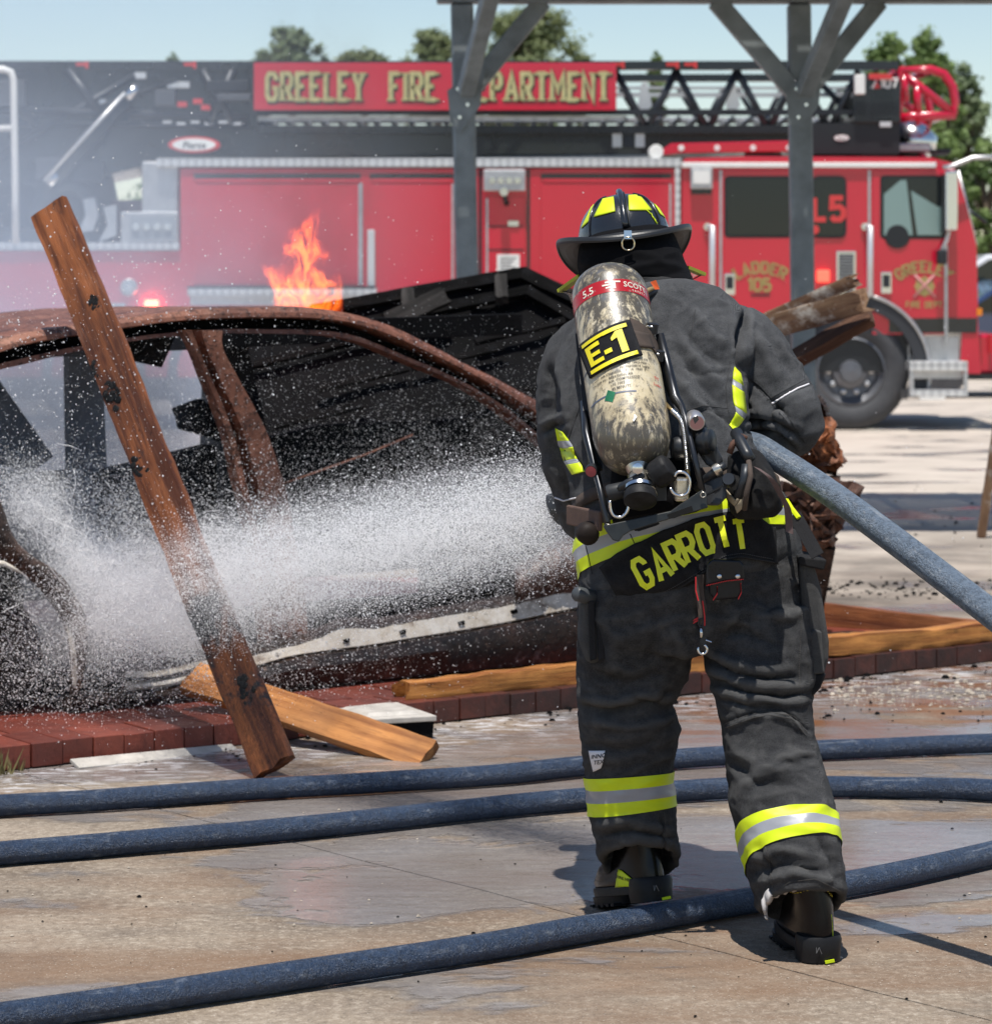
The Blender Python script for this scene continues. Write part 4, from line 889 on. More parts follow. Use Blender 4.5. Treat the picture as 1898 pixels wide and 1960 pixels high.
plank('wooden_prop', pt(1877, 1026, 15.9), pt(1925, 700, 15.8), 0.05, 0.05, (0, -1, 0), w_grey, 'slim leaning brown prop at the right edge beyond the hose', 'post', seed=8.8)
wt = thing('cabinet_door', 'white panelled cabinet door lying on the ground below the car sill', 'door', pt(726, 1350, 9.2))
q = [pt(619, 1342, 9.12), pt(692, 1368, 8.95), pt(836, 1358, 9.02), pt(760, 1331, 9.25)]
zc = 0.075
def cd(z, sh): c = sum((Vector(p) for p in q), Vector())/4; return [Vector((c.x+(p.x-c.x)*sh, c.y+(p.y-c.y)*sh*1.25, z)) for p in q]
whiteb = simple('white_painted_board', (0.46, 0.43, 0.385), 0.5, var=0.28, vscale=12)
o = MB().hexa(cd(zc-.018, 1)+cd(zc, 1)).build('door_slab', whiteb, wt); bevel(o, .003)
o = MB().hexa(cd(zc+.0005, .72)+cd(zc+.012, .60)).build('raised_panel', whiteb, wt)
o = MB().hexa(cd(0.003, .93)+cd(zc-.0185, .95)).build('charred_drawer', M_soot); tag(o, 'charred black drawer box under the white cabinet door', 'drawer')
wsd = EN*-1
o = MB().bar(pt(143, 1464, 8.48), pt(452, 1434, 8.83), 0.062, 0.012, (0, -.40, 1)).build('white_strip', whiteb); bevel(o, .003); tag(o, 'long narrow white board strip lying in front of the brick kerb', 'strip')
# rusted scrap behind the firefighter's elbow
def crumple(name, label, pts, Y, dep, mat, seed, amp=0.04):
    """torn thick sheet: ragged rim, dented face"""
    nr = 64; ring = resample(pts+[pts[0]], nr+1)[:-1]; c = Vector((sum(p[0] for p in ring)/nr, sum(p[1] for p in ring)/nr)); rings = []; rq = random.Random(seed)
    rag = [rq.uniform(.90, 1.06) for _ in ring]
    for k, (s, d) in enumerate(((.98, dep), (1.0, dep*.4), (1.0, 0.0), (.90, -.012), (.74, -.035), (.55, -.02), (.34, -.05), (.08, -.03))):
        rg = []
        for i, (x, y) in enumerate(ring):
            f = s*(1+(rag[i]-1)*(s**3)); v = Vector((x*.035+seed, y*.035, k*.55)); v2 = Vector((x*.12+seed, y*.12, k*1.3))
            rg.append(pt(c.x+(x-c.x)*f, c.y+(y-c.y)*f, Y+d)+mn.noise_vector(v)*amp*.8+mn.noise_vector(v2)*amp*.45)
        rings.append(rg)
    o = MB().loft(rings).build(name, mat, None, True, 24); return tag(o, label, 'scrap metal')
M_orust = rust_mat('orange_rust', (0.14, 0.04, 0.014), (0.30, 0.10, 0.035), (0.42, 0.17, 0.07))
crumple('rusted_scrap', 'orange rusted torn metal sheet beside the bent elbow', [(1500, 800), (1560, 800), (1590, 806), (1607, 818), (1598, 836), (1604, 856), (1621, 884), (1612, 899), (1570, 910), (1500, 910)], 10.6, .25, M_orust, 2, .03)
crumple('rusted_scrap', 'dark rusted can shaped metal piece just above the orange torn sheet', [(1540, 762), (1566, 756), (1582, 772), (1587, 795), (1584, 812), (1545, 815)], 10.8, .22, M_rustd, 5, .015)
crumple('rusted_scrap', 'large dark brown rusted metal chunk below the hose behind the hip', [(1480, 930), (1590, 920), (1632, 918), (1643, 945), (1636, 965), (1610, 985), (1605, 1030), (1590, 1060), (1560, 1068), (1480, 1060)], 10.4, .5, rust_mat('brown_scrap', (0.03, 0.016, 0.012), (0.09, 0.038, 0.022), (0.18, 0.08, 0.045)), 9, .05)
MB_ = MB().bar(pt(1520, 1228, 10.7), pt(1556, 1040, 10.5), 0.16, 0.06, (0, -1, 0)).build('rusted_scrap', M_rustd); tag(MB_, 'upright dark burnt metal strip under the brown rusted chunk', 'scrap metal')

# grit, charcoal crumbs and grass -----------------------------------
def scatter(name, fn, n, sizes, mat, seed, kind='stuff'):
    r = random.Random(seed); m = MB()
    for i in range(n):
        x, y, z = fn(r); s = r.uniform(*sizes)*(0.5+r.random()**3*1.4); k = r.randrange(5, 7); h = s*r.uniform(.35, .8); a0 = r.uniform(0, 6.28); st = r.uniform(.5, 1.0)
        b = [(x+s*math.cos(a0+6.283*j/k)*r.uniform(.7, 1.1), y+s*st*math.sin(a0+6.283*j/k)*r.uniform(.7, 1.1), z) for j in range(k)]
        t = [(x+(p[0]-x)*.55, y+(p[1]-y)*.55, z+h*r.uniform(.7, 1)) for p in b]
        m.loft([b, t])
    return tag(m.build(name, mat), kind=kind)
grit = simple('pale_grit', (0.40, 0.34, 0.27), 0.7, var=0.5, vscale=60)
def fz(x0, x1, y0, y1):
    def f(r):
        q = gp(r.uniform(x0, x1), r.triangular(y0, y1, (y0+y1)/2)); return q.x, q.y, 0.002
    return f
scatter('gravel', fz(1590, 1960, 1290, 1365), 420, (.003, .010), grit, 1)
scatter('charcoal_crumbs', fz(1580, 1920, 1105, 1150), 200, (.004, .014), M_soot, 2); scatter('charcoal_crumbs', fz(1500, 1900, 1330, 1400), 40, (.004, .009), M_soot, 3)
scatter('charcoal_crumbs', fz(1590, 1930, 900, 1060), 60, (.005, .014), M_soot, 4)
scatter('gravel', fz(0, 1898, 1480, 1960), 150, (.0015, .004), grit, 5); scatter('charcoal_crumbs', fz(0, 1898, 1480, 1960), 120, (.0015, .005), M_soot, 6)
scatter('charcoal_crumbs', lambda r: (lambda q: (q.x, q.y, 0.002))(eu(r.uniform(-.8, 4.2), -r.random()**2*.25, 0)), 260, (.003, .012), M_soot, 8)
gm = MB(); gr_ = random.Random(4)
for i in range(26):
    p = eu(.02+gr_.uniform(-.05, .05), -.02+gr_.uniform(-.03, .02), 0); d = Vector((gr_.uniform(-.5, .5), gr_.uniform(-.4, .3), 1)).normalized(); L_ = gr_.uniform(.03, .085); s = Vector((.003, 0, 0))
    gm.add([p-s, p+s, p+d*L_*.6+s*.6, p+d*L_, p+d*L_*.6-s*.6], [(0, 1, 2, 3, 4)])
tag(gm.build('grass_tuft', simple('dry_grass', (0.12, 0.10, 0.035), 0.7, var=0.4)), kind='stuff')

# hoses --------------------------------------------------------------
def hose_mat(name, a, b, scuff):
    t = NT(name); uv = t.n('UVMap').outputs[0]; mp = t.n('Mapping', Vector=uv, Scale=(1, 1, 1)).outputs[0]; p = t.pos()
    n = t.noise(p, 5, 5, 0.65); n2 = t.noise(p, 70, 5, 0.75); n4 = t.noise(p, 210, 3, .7)
    n3 = t.noise(t.n('Mapping', Vector=uv, Scale=(2.2, 24, 1)).outputs[0], 2.0, 6, 0.7); n5 = t.noise(t.n('Mapping', Vector=uv, Scale=(9, 16, 1)).outputs[0], 2.4, 5, 0.72)
    c = t.mix(n, a, b); c = t.mix(t.ramp(n5, [(0.55, 0.0), (0.72, scuff)]), c, (0.30, 0.33, 0.37)); c = t.mix(t.ramp(n3, [(0.58, 0.0), (0.68, scuff*.8)]), c, (0.36, 0.38, 0.40)); c = t.mix(t.ramp(n2, [(0.46, 0.0), (0.62, 0.55)]), c, tuple(x*.3 for x in a)); c = t.mix(t.ramp(n4, [(0.60, 0.0), (0.72, 0.5)]), c, (0.22, 0.27, 0.34))
    c = t.mix(t.ramp(n5, [(0.26, scuff), (0.34, 0.0)]), c, (0.40, 0.34, 0.26))
    t.P(Base_Color=c, Roughness=t.math('ADD', 0.16, t.math('MULTIPLY', n2, 0.4)))
    t.bump(t.math('ADD', t.math('MULTIPLY', n4, 1.0), t.math('MULTIPLY', n2, 1.2)), 0.9, 0.006); return t.m
def catmull(P, n):
    out = []; P = [P[0]*2-P[1]]+P+[P[-1]*2-P[-2]]
    for i in range(1, len(P)-2):
        for k in range(n):
            t = k/n; a, b, c, d = P[i-1], P[i], P[i+1], P[i+2]
            out.append(0.5*((2*b)+(c-a)*t+(2*a-5*b+4*c-d)*t*t+(3*b-a-3*c+d)*t**3))
    return out+[P[-2]]
def hose(name, pts, r, mat, label, rf=None, flat=0.0, seed=0):
    pts = catmull([Vector(p) for p in pts], 14); pts = [p+Vector((0, .007*mn.noise(Vector((p.x*2.3, seed, 0))), .002*mn.noise(Vector((p.x*3.1, seed, 5))))) for p in pts]; n = 20; m = MB(); L_ = 0; uvs = []; rings = []; ref = None
    for i, p in enumerate(pts):
        d = (pts[min(i+1, len(pts)-1)]-pts[max(i-1, 0)]).normalized(); s = d.cross(Vector((0, 0, 1))).normalized(); u = s.cross(d)
        if i: L_ += (p-pts[i-1]).length
        uvs.append(L_); rr = r*(1+0.045*mn.noise(Vector((L_*3+seed, 0, 0)))); rg = []
        for j in range(n):
            a = 2*math.pi*j/n; rg.append(p+s*math.cos(a)*rr*(1+flat)+u*math.sin(a)*rr*(1-flat))
        rings.append(rg)
    m.loft(rings); me = m.mesh(name, True); me.materials.append(mat); uvl = me.uv_layers.new(name='UVMap')
    for lp in me.loops:
        v = lp.vertex_index; uvl.data[lp.index].uv = (uvs[v//n], (v % n)/n*r*6.28)
    return tag(link(name, me), label, 'hose')
hm = hose_mat('blue_hose_jacket', (0.010, 0.022, 0.052), (0.030, 0.060, 0.118), 0.40)
hm2 = hose_mat('scuffed_hose_jacket', (0.075, 0.105, 0.15), (0.19, 0.24, 0.30), 1.0)
HR = 0.031
def gl(L_, r=HR): return [(lambda q: Vector((q.x, q.y, r+0.001)))(gp(x, y, r)) for x, y in L_]
hose('fire_hose', gl([(-200, 1976), (0, 1949), (230, 1917), (480, 1880), (720, 1845), (960, 1808), (1062, 1790), (1250, 1757), (1440, 1723), (1560, 1703), (1679, 1682), (1790, 1659), (1898, 1634), (2050, 1596)]), HR, hm, 'nearest blue fire hose running in front of the boots', None, .03, 1)
hose('fire_hose', gl([(-220, 1660), (0, 1634), (240, 1614), (480, 1594), (720, 1570), (960, 1544), (1120, 1529), (1290, 1515), (1440, 1508), (1600, 1506), (1760, 1508), (1898, 1514), (2060, 1530)]), HR, hm, 'middle blue fire hose passing behind both boots', None, .03, 2)
hose('fire_hose', gl([(-220, 1560), (0, 1543), (240, 1528), (480, 1512), (720, 1498), (960, 1483), (1120, 1467), (1300, 1452), (1420, 1445), (1556, 1437), (1720, 1430), (1898, 1423), (2060, 1418)]), HR, hm, 'farthest blue fire hose beside the fallen plank', None, .03, 3)

# ------------------------------------------------------------------ the firefighter
def ring(xl, yl, xr, yr, Y, dp, pitch=0.0, n=28, e=2.35, sc_=1.0):
    A = pt(xl, yl, Y); B = pt(xr, yr, Y); c = (A+B)/2; a = (B-A)/2*sc_; b = Vector((0, dp, dp*pitch))*sc_; out = []
    for j in range(n):
        t = 2*math.pi*j/n; ct, st = math.cos(t), math.sin(t)
        out.append(c+a*math.copysign(abs(ct)**(2/e), ct)+b*math.copysign(abs(st)**(2/e), st))
    return out
def remesh(mb, name, vox, smooth=6, fac=0.5):
    me = mb.mesh(name); o = bpy.data.objects.new(name, me); col.objects.link(o)
    m = o.modifiers.new('r', 'REMESH'); m.mode = 'VOXEL'; m.voxel_size = vox
    s = o.modifiers.new('s', 'SMOOTH'); s.iterations = smooth; s.factor = fac
    dg = bpy.context.evaluated_depsgraph_get(); dg.update(); out = bpy.data.meshes.new_from_object(o.evaluated_get(dg)); bpy.data.objects.remove(o); bpy.data.meshes.remove(me)
    out.name = name; out.materials.clear(); return out
def px_of(co): return CX+co[:, 0]/co[:, 1]*F, HY-(co[:, 2]-CH)/co[:, 1]*F
def get(me):
    n = len(me.vertices); co = np.empty(n*3); me.vertices.foreach_get('co', co); nm = np.empty(n*3); me.vertices.foreach_get('normal', nm); return co.reshape(-1, 3), nm.reshape(-1, 3)
def put(me, co): me.vertices.foreach_set('co', co.ravel()); me.update()
def folds(me, lst):
    """soft creases laid into the cloth: (polyline, half width, height); wearer's back side only"""
    co, nm = get(me); x, y = px_of(co); w_ = np.clip((-nm[:, 1]+0.25)/0.6, 0, 1); dsp = np.zeros(len(x))
    for pl, hw, amp in lst:
        best = np.full(len(x), 1e9); tt_ = np.zeros(len(x)); tot = len(pl)-1
        for i in range(tot):
            ax, ay = pl[i]; bx, by = pl[i+1]; dx, dy = bx-ax, by-ay; L2 = dx*dx+dy*dy
            t = np.clip(((x-ax)*dx+(y-ay)*dy)/L2, 0, 1); d = np.hypot(x-ax-t*dx, y-ay-t*dy); m = d < best; best[m] = d[m]; tt_[m] = (i+t[m])/tot
        tap = np.clip(np.sin(np.pi*np.clip(tt_*0.92+0.04, 0, 1))*1.6, 0, 1); dsp += amp*tap*np.exp(-(best/hw)**2)
    put(me, co+nm*(dsp*w_*1.55)[:, None])
def wrinkle(me, amp, sx, sz, seed, ridge=True, rot=0.0):
    co, nm = get(me); d = np.zeros(len(co)); c_, s_ = math.cos(rot), math.sin(rot)
    for i, p in enumerate(co):
        X = p[0]*c_+p[2]*s_; Z = -p[0]*s_+p[2]*c_
        wv = mn.noise(Vector((X*sx*.4+seed, p[1]*sx*.4, Z*sz*.4)))*0.5
        v = mn.noise(Vector((X*sx+seed+wv*2, p[1]*sx, Z*sz+wv)))
        d[i] = (1-2*abs(v)) if ridge else v
    put(me, co+nm*(d*amp)[:, None])
def bvh(me): return BVHTree.FromPolygons([v.co[:] for v in me.vertices], [p.vertices[:] for p in me.polygons])
CAMP = Vector((0, 0, CH))
def cast(tree_, x, y, lift, fallback=6.3):
    d = pt(x, y, 1.0)-CAMP; h = tree_.ray_cast(CAMP, d.normalized())
    if h[0] is None:
        h = tree_.find_nearest(pt(x, y, fallback))
    nn = h[1] if h[1].y < 0 else -h[1]
    return h[0]+(nn*0.6+Vector((0, -0.4, 0)))*lift
def decal(name, tree_, L, Rr, mat, parent, lift=0.003, n=24, m=6, thick=0.0015, fb=6.3):
    """cloth patch sewn on between two traced edges"""
    L = resample(L, n); Rr = resample(Rr, n); g_ = MB(); rings = []
    for i in range(n): rings.append([cast(tree_, L[i][0]*(1-j/m)+Rr[i][0]*j/m, L[i][1]*(1-j/m)+Rr[i][1]*j/m, lift, fb) for j in range(m+1)])
    g_.loft(rings, False, 0, False); o = g_.build(name, mat, parent, True); s = o.modifiers.new('thick', 'SOLIDIFY'); s.thickness = thick; s.offset = -1 if False else 0; return o
def wrap_band(name, tree_, A, B, Y, pitch, dp, mat, parent, lift=0.003, n=72, m=5):
    """strip right round a limb between two rings"""
    ra = ring(*A, Y, dp, pitch, n); rb_ = ring(*B, Y, dp, pitch, n); rings = []
    for k in range(m+1):
        t = k/m; rg = [a.lerp(b, t) for a, b in zip(ra, rb_)]; c = sum(rg, Vector())/n; out = []
        for p in rg:
            d = (p-c).normalized(); h = tree_.ray_cast(p+d*0.045, -d, 0.12); out.append((h[0] if h[0] is not None else p)+d*lift)
        rings.append(out)
    return MB().loft(rings, False).build(name, mat, parent, True)

def cloth(name, c, wear, fade=1.0):
    t = NT(name); p = t.pos(); n = t.noise(p, 4.5, 6, 0.65); n2 = t.noise(p, 26, 5, 0.7)
    wv = t.n('TexWave', Vector=t.pos(rot=(0.5, 0.3, 0.7)), Scale=330.0, Distortion=1.5, Detail=2).outputs[1]; fi = t.noise(p, 420, 2, 0.6)
    geo = t.t.nodes.new('ShaderNodeNewGeometry'); pt_ = t.ramp(geo.outputs['Pointiness'], [(0.50, 0.0), (0.56, 1.0)])
    a = tuple(x*0.60 for x in c); b = tuple(x*1.42*fade for x in c)
    cc = t.ramp(n, [(0.30, a), (0.70, b)]); cc = t.mix(t.ramp(n2, [(0.48, 0.0), (0.75, 0.5)]), cc, wear); cc = t.mix(t.math('MULTIPLY', pt_, 0.5), cc, wear)
    cc = t.mix(t.ramp(fi, [(.44, 0.0), (.68, .40)]), cc, tuple(x*2.2 for x in c)); cc = t.mix(t.ramp(fi, [(.34, .30), (.44, 0.0)]), cc, tuple(x*.45 for x in c))
    t.P(Base_Color=cc, Roughness=0.85, Specular_IOR_Level=0.12); t.bump(t.math('ADD', t.math('MULTIPLY', wv, 0.8), t.math('ADD', t.math('MULTIPLY', fi, 1.3), t.math('MULTIPLY', n2, 3.0))), 0.65, 0.0028); return t.m
M_jack = cloth('charcoal_jacket_cloth', (0.054, 0.0555, 0.0585), (0.165, 0.166, 0.168), 1.2)
M_pant = cloth('charcoal_trouser_cloth', (0.044, 0.0445, 0.0465), (0.15, 0.148, 0.143))
M_flap = cloth('black_flap_cloth', (0.016, 0.016, 0.018), (0.05, 0.05, 0.052))
M_hood = cloth('black_hood_knit', (0.004, 0.004, 0.005), (0.008, 0.008, 0.009)); M_hem = cloth('grey_hood_hem', (0.035, 0.035, 0.036), (0.05, 0.05, 0.05))
def trim(name, c, e=0.0, rough=0.45):
    t = NT(name); p = t.pos(); n = t.noise(p, 22, 4, 0.6); wv = t.n('TexWave', Vector=p, Scale=260.0, Distortion=1).outputs[1]
    t.P(Base_Color=t.mix(n, tuple(x*0.82 for x in c), c), Roughness=rough, Emission_Color=c, Emission_Strength=e); t.bump(t.math('ADD', wv, n), 0.15, 0.001); return t.m
M_yel = trim('fluorescent_yellow_trim', (0.70, 0.85, 0.006)); M_sil = trim('grey_reflective_trim', (0.34, 0.35, 0.38), 0, 0.3); M_letter = trim('yellow_letter_cloth', (0.82, 0.88, 0.02))
M_white = simple('white_piping', (0.72, 0.70, 0.72), 0.5)
leather = simple('black_boot_leather', (0.006, 0.006, 0.007), 0.24, var=0.25, vscale=14, bump=0.2, bscale=90, bdist=0.0010, Specular_IOR_Level=.28)
sole_m = simple('boot_rubber', (0.011, 0.011, 0.012), 0.5, var=0.3, vscale=20, bump=0.2, bscale=120, Specular_IOR_Level=.25)
PER = thing('person', 'firefighter in black turnout gear and helmet leaning forward with back turned', 'person', pt(1330, 1790, 6.35)*1.0)
PER.location.z = 0.0

# body under the clothes: one skinned figure
SK = [('pelvis', None, (1325, 1080), 6.42, .115), ('waist', 0, (1300, 960), 6.46, .11), ('chest', 1, (1265, 760), 6.58, .125), ('neck', 2, (1225, 600), 6.72, .055), ('head', 3, (1205, 500), 6.80, .075), ('crown', 4, (1198, 440), 6.86, .08),
      ('shoulder_r', 2, (1400, 655), 6.67, .06), ('elbow_r', 6, (1505, 800), 6.62, .045), ('wrist_r', 7, (1385, 850), 6.88, .032), ('shoulder_l', 2, (1105, 680), 6.67, .06), ('elbow_l', 9, (1090, 920), 6.72, .045), ('wrist_l', 10, (1112, 962), 6.96, .032),
      ('hip_r', 0, (1420, 1150), 6.40, .085), ('knee_r', 12, (1465, 1370), 6.30, .06), ('ankle_r', 13, (1525, 1650), 6.17, .035), ('hip_l', 0, (1230, 1150), 6.42, .085), ('knee_l', 15, (1200, 1370), 6.45, .06), ('ankle_l', 16, (1222, 1570), 6.47, .035)]
bme = bpy.data.meshes.new('body'); bme.from_pydata([tuple(pt(*s[2], s[3])) for s in SK], [(s[1], i) for i, s in enumerate(SK) if s[1] is not None], [])
skin = simple('skin', (0.45, 0.26, 0.18), 0.5, var=0.08)
bo = bpy.data.objects.new('body', bme); col.objects.link(bo); bo.modifiers.new('skin', 'SKIN')
for i, s in enumerate(SK):
    bme.skin_vertices[0].data[i].radius = (s[4], s[4]); bme.skin_vertices[0].data[i].use_root = (i == 0)
bo.modifiers.new('sub', 'SUBSURF').levels = 2
dg = bpy.context.evaluated_depsgraph_get(); dg.update(); nb_ = bpy.data.meshes.new_from_object(bo.evaluated_get(dg)); bpy.data.objects.remove(bo); nb_.materials.clear(); nb_.materials.append(skin); nb_.name = 'body'
nb_.polygons.foreach_set('use_smooth', [True]*len(nb_.polygons)); link('body', nb_, PER)

# trousers
pb = MB()
pb.loft([ring(1118, 1000, 1500, 950, 6.43, .135, -.3), ring(1112, 1090, 1528, 1045, 6.415, .15, -.2), ring(1108, 1150, 1550, 1110, 6.405, .155, -.1), ring(1107, 1205, 1560, 1185, 6.40, .145), ring(1120, 1245, 1555, 1235, 6.40, .12)])
def leg(rs, hem):
    rings = [ring(*r_) for r_ in rs]; xl, yl, xr, yr, Y, dp, pi = hem
    rings += [ring(xl, yl, xr, yr, Y, dp, pi), ring(xl, yl+3, xr, yr+3, Y, dp, pi, sc_=0.95), ring(xl, yl-2, xr, yr-2, Y, dp, pi, sc_=0.86), ring(xl, yl-55, xr, yr-55, Y, dp, pi*.6, sc_=0.80)]
    pb.loft(rings)
leg([(1109, 1185, 1336, 1190, 6.42, .135), (1107, 1260, 1316, 1268, 6.43, .125), (1106, 1320, 1292, 1335, 6.44, .112), (1108, 1350, 1285, 1352, 6.445, .106), (1112, 1395, 1299, 1392, 6.45, .108), (1118, 1450, 1284, 1462, 6.46, .10), (1126, 1520, 1287, 1530, 6.47, .10, -.1), (1134, 1580, 1293, 1590, 6.475, .103, -.3)],
    (1149, 1645, 1299, 1646, 6.48, .108, -.62))
leg([(1332, 1172, 1562, 1150, 6.39, .14), (1346, 1240, 1562, 1230, 6.36, .128), (1358, 1300, 1556, 1300, 6.33, .116), (1372, 1350, 1549, 1352, 6.31, .110), (1385, 1400, 1554, 1405, 6.29, .106), (1393, 1470, 1573, 1475, 6.26, .10, -.2), (1399, 1545, 1596, 1550, 6.22, .10, -.4), (1422, 1625, 1606, 1620, 6.18, .104, -.6)],
    (1452, 1735, 1616, 1722, 6.14, .112, -.52))
PM = remesh(pb, 'trousers', 0.0062, 5)
V_ = lambda a, hw, amp: (a, hw, amp)
folds(PM, [V_([(1340, 1232), (1380, 1262), (1440, 1280), (1500, 1284)], 9, .007), V_([(1342, 1250), (1400, 1286), (1470, 1300), (1530, 1296)], 6, -.008), V_([(1352, 1278), (1400, 1306), (1460, 1316), (1535, 1312)], 8, .008), V_([(1358, 1296), (1420, 1324), (1500, 1334), (1545, 1326)], 6, -.009),
           V_([(1368, 1318), (1430, 1338), (1500, 1346), (1545, 1342)], 7, .007), V_([(1372, 1338), (1440, 1352), (1500, 1360)], 5, -.006), V_([(1385, 1384), (1440, 1364), (1500, 1362), (1546, 1400)], 3.5, -.005), V_([(1388, 1392), (1440, 1372), (1500, 1371), (1546, 1410)], 5, .005),
           V_([(1345, 1215), (1400, 1180), (1460, 1165), (1530, 1180)], 16, .006), V_([(1350, 1205), (1430, 1215), (1500, 1240)], 10, -.006), V_([(1430, 1110), (1480, 1180), (1500, 1250)], 12, -.006), V_([(1380, 1120), (1400, 1180), (1380, 1230)], 14, .007),
           V_([(1400, 1430), (1450, 1470), (1520, 1480)], 12, .006), V_([(1400, 1455), (1450, 1500), (1540, 1505)], 9, -.006), V_([(1410, 1520), (1440, 1490), (1500, 1450), (1550, 1440)], 10, .005),
           V_([(1432, 1650), (1490, 1625), (1560, 1640)], 9, .006), V_([(1440, 1670), (1500, 1655), (1580, 1668)], 7, -.007), V_([(1450, 1690), (1520, 1672), (1605, 1690)], 7, .006), V_([(1450, 1612), (1470, 1650), (1475, 1700)], 5, -.006), V_([(1560, 1600), (1590, 1650), (1600, 1700)], 8, -.006),
           V_([(1335, 1225), (1338, 1180), (1345, 1120), (1352, 1080)], 9, -.016), V_([(1290, 1200), (1310, 1260), (1300, 1320)], 12, .007),
           V_([(1112, 1350), (1170, 1362), (1240, 1350), (1285, 1352)], 8, -.010), V_([(1112, 1335), (1170, 1345), (1230, 1332), (1284, 1335)], 9, .008), V_([(1118, 1378), (1200, 1392), (1295, 1375)], 9, .007), V_([(1140, 1290), (1200, 1310), (1280, 1280)], 12, -.007),
           V_([(1120, 1420), (1190, 1440), (1270, 1420)], 10, -.005), V_([(1200, 1330), (1250, 1345), (1290, 1318)], 7, -.008), V_([(1140, 1580), (1200, 1570), (1280, 1590)], 8, .006), V_([(1150, 1600), (1210, 1590), (1290, 1606)], 6, -.007), V_([(1158, 1622), (1220, 1607), (1294, 1622)], 6, .006), V_([(1262, 1560), (1270, 1600), (1272, 1640)], 4, -.005),
           V_([(1140, 1170), (1180, 1220), (1170, 1290)], 13, .006), V_([(1230, 1150), (1260, 1210), (1240, 1270)], 14, -.006)])
wrinkle(PM, 0.0046, 8, 22, 3.0, True, .25); wrinkle(PM, 0.0026, 18, 44, 4.0, True, -.2); wrinkle(PM, 0.0010, 30, 60, 9.0, False)
PM.materials.append(M_pant); PM.polygons.foreach_set('use_smooth', [True]*len(PM.polygons)); tro = link('trousers', PM, PER); PT = bvh(PM)
for k, (A, B) in enumerate((((1126, 1488, 1288, 1476), (1128, 1512, 1289, 1497)), ((1128, 1512, 1289, 1497), (1129, 1536, 1290, 1520)), ((1129, 1536, 1290, 1520), (1131, 1562, 1291, 1541)))):
    wrap_band('reflective_band', PT, A, B, 6.47, -.12, .10, (M_yel, M_sil, M_yel)[k], tro, .0035)
for k, (A, B) in enumerate((((1398, 1596, 1600, 1566), (1404, 1622, 1602, 1588)), ((1404, 1622, 1602, 1588), (1412, 1648, 1604, 1610)), ((1412, 1648, 1604, 1610), (1420, 1674, 1606, 1634)))):
    wrap_band('reflective_band', PT, A, B, 6.20, -.66, .10, (M_yel, M_sil, M_yel)[k], tro, .0035)
M_stitch = simple('grey_stitching', (0.075, 0.07, 0.065), 0.8)
def seam(name, tree_, pl, mat, par, r=0.0011, lift=0.0012, n=50, dash=False):
    P_ = [cast(tree_, x, y, lift) for x, y in resample(pl, n)]; m = MB()
    if dash:
        for i in range(0, n-1): m.tube([P_[i].lerp(P_[i+1], .1), P_[i].lerp(P_[i+1], .7)], r, 5)
    else: m.tube(P_, r, 5)
    return m.build(name, mat, par, True)
for pl in ([(1387, 1386), (1430, 1369), (1465, 1362), (1518, 1370), (1545, 1404)], [(1388, 1393), (1440, 1374), (1470, 1368), (1516, 1376), (1542, 1408)], [(1538, 1080), (1534, 1180), (1528, 1280), (1532, 1340)], [(1452, 1590), (1470, 1640), (1478, 1700)], [(1262, 1470), (1270, 1550), (1278, 1630)], [(1152, 1648), (1190, 1632), (1240, 1625), (1290, 1640)], [(1462, 1722), (1510, 1688), (1560, 1682), (1608, 1706)]):
    seam('seam', PT, pl, M_stitch, tro, .0010, .0008, 60, True)
for x0, yy in ((1128, 1512), (1129, 1536)): pass
# cargo pockets
def pad(name, poly, Y0, Y1, mat, par, bev=0.012, puff=0.0):
    m = MB().prism([pt(x, y, Y0) for x, y in poly], (0, Y1-Y0, 0)); o = m.build(name, mat, par); bevel(o, bev, 3); return o
pk = pad('cargo_pocket', [(1530, 1078), (1556, 1075), (1572, 1130), (1587, 1230), (1586, 1262), (1570, 1318), (1546, 1345), (1536, 1320), (1527, 1260), (1534, 1160)], 6.285, 6.47, M_pant, tro, .02)
pad('pocket_flap', [(1528, 1066), (1582, 1072), (1576, 1092), (1530, 1082)], 6.275, 6.44, M_flap, pk, .004); pad('pocket_tool_sleeve', [(1556, 1205), (1572, 1208), (1578, 1290), (1540, 1292), (1548, 1215)], 6.275, 6.32, M_pant, pk, .006)
pad('pocket_bellows', [(1536, 1296), (1582, 1288), (1570, 1318), (1546, 1344)], 6.279, 6.40, M_flap, pk, .008)
pk2 = pad('cargo_pocket', [(1109, 1142), (1160, 1140), (1166, 1200), (1172, 1262), (1124, 1276), (1108, 1230)], 6.315, 6.46, M_pant, tro, .02)
for x in (1130, 1146): pad('tool_loop', [(x-5, 1150), (x+7, 1150), (x+11, 1262), (x-1, 1266)], 6.306, 6.34, M_flap, pk2, .003)
o = MB().lathe([(.013, 0), (.017, .006), (.017, .05), (.011, .06)], pt(1100, 1136, 6.30), (.7, .5, -.2), 14).build('torch', simple('grey_rubber', (0.05, 0.055, 0.06), 0.5), pk2, True)

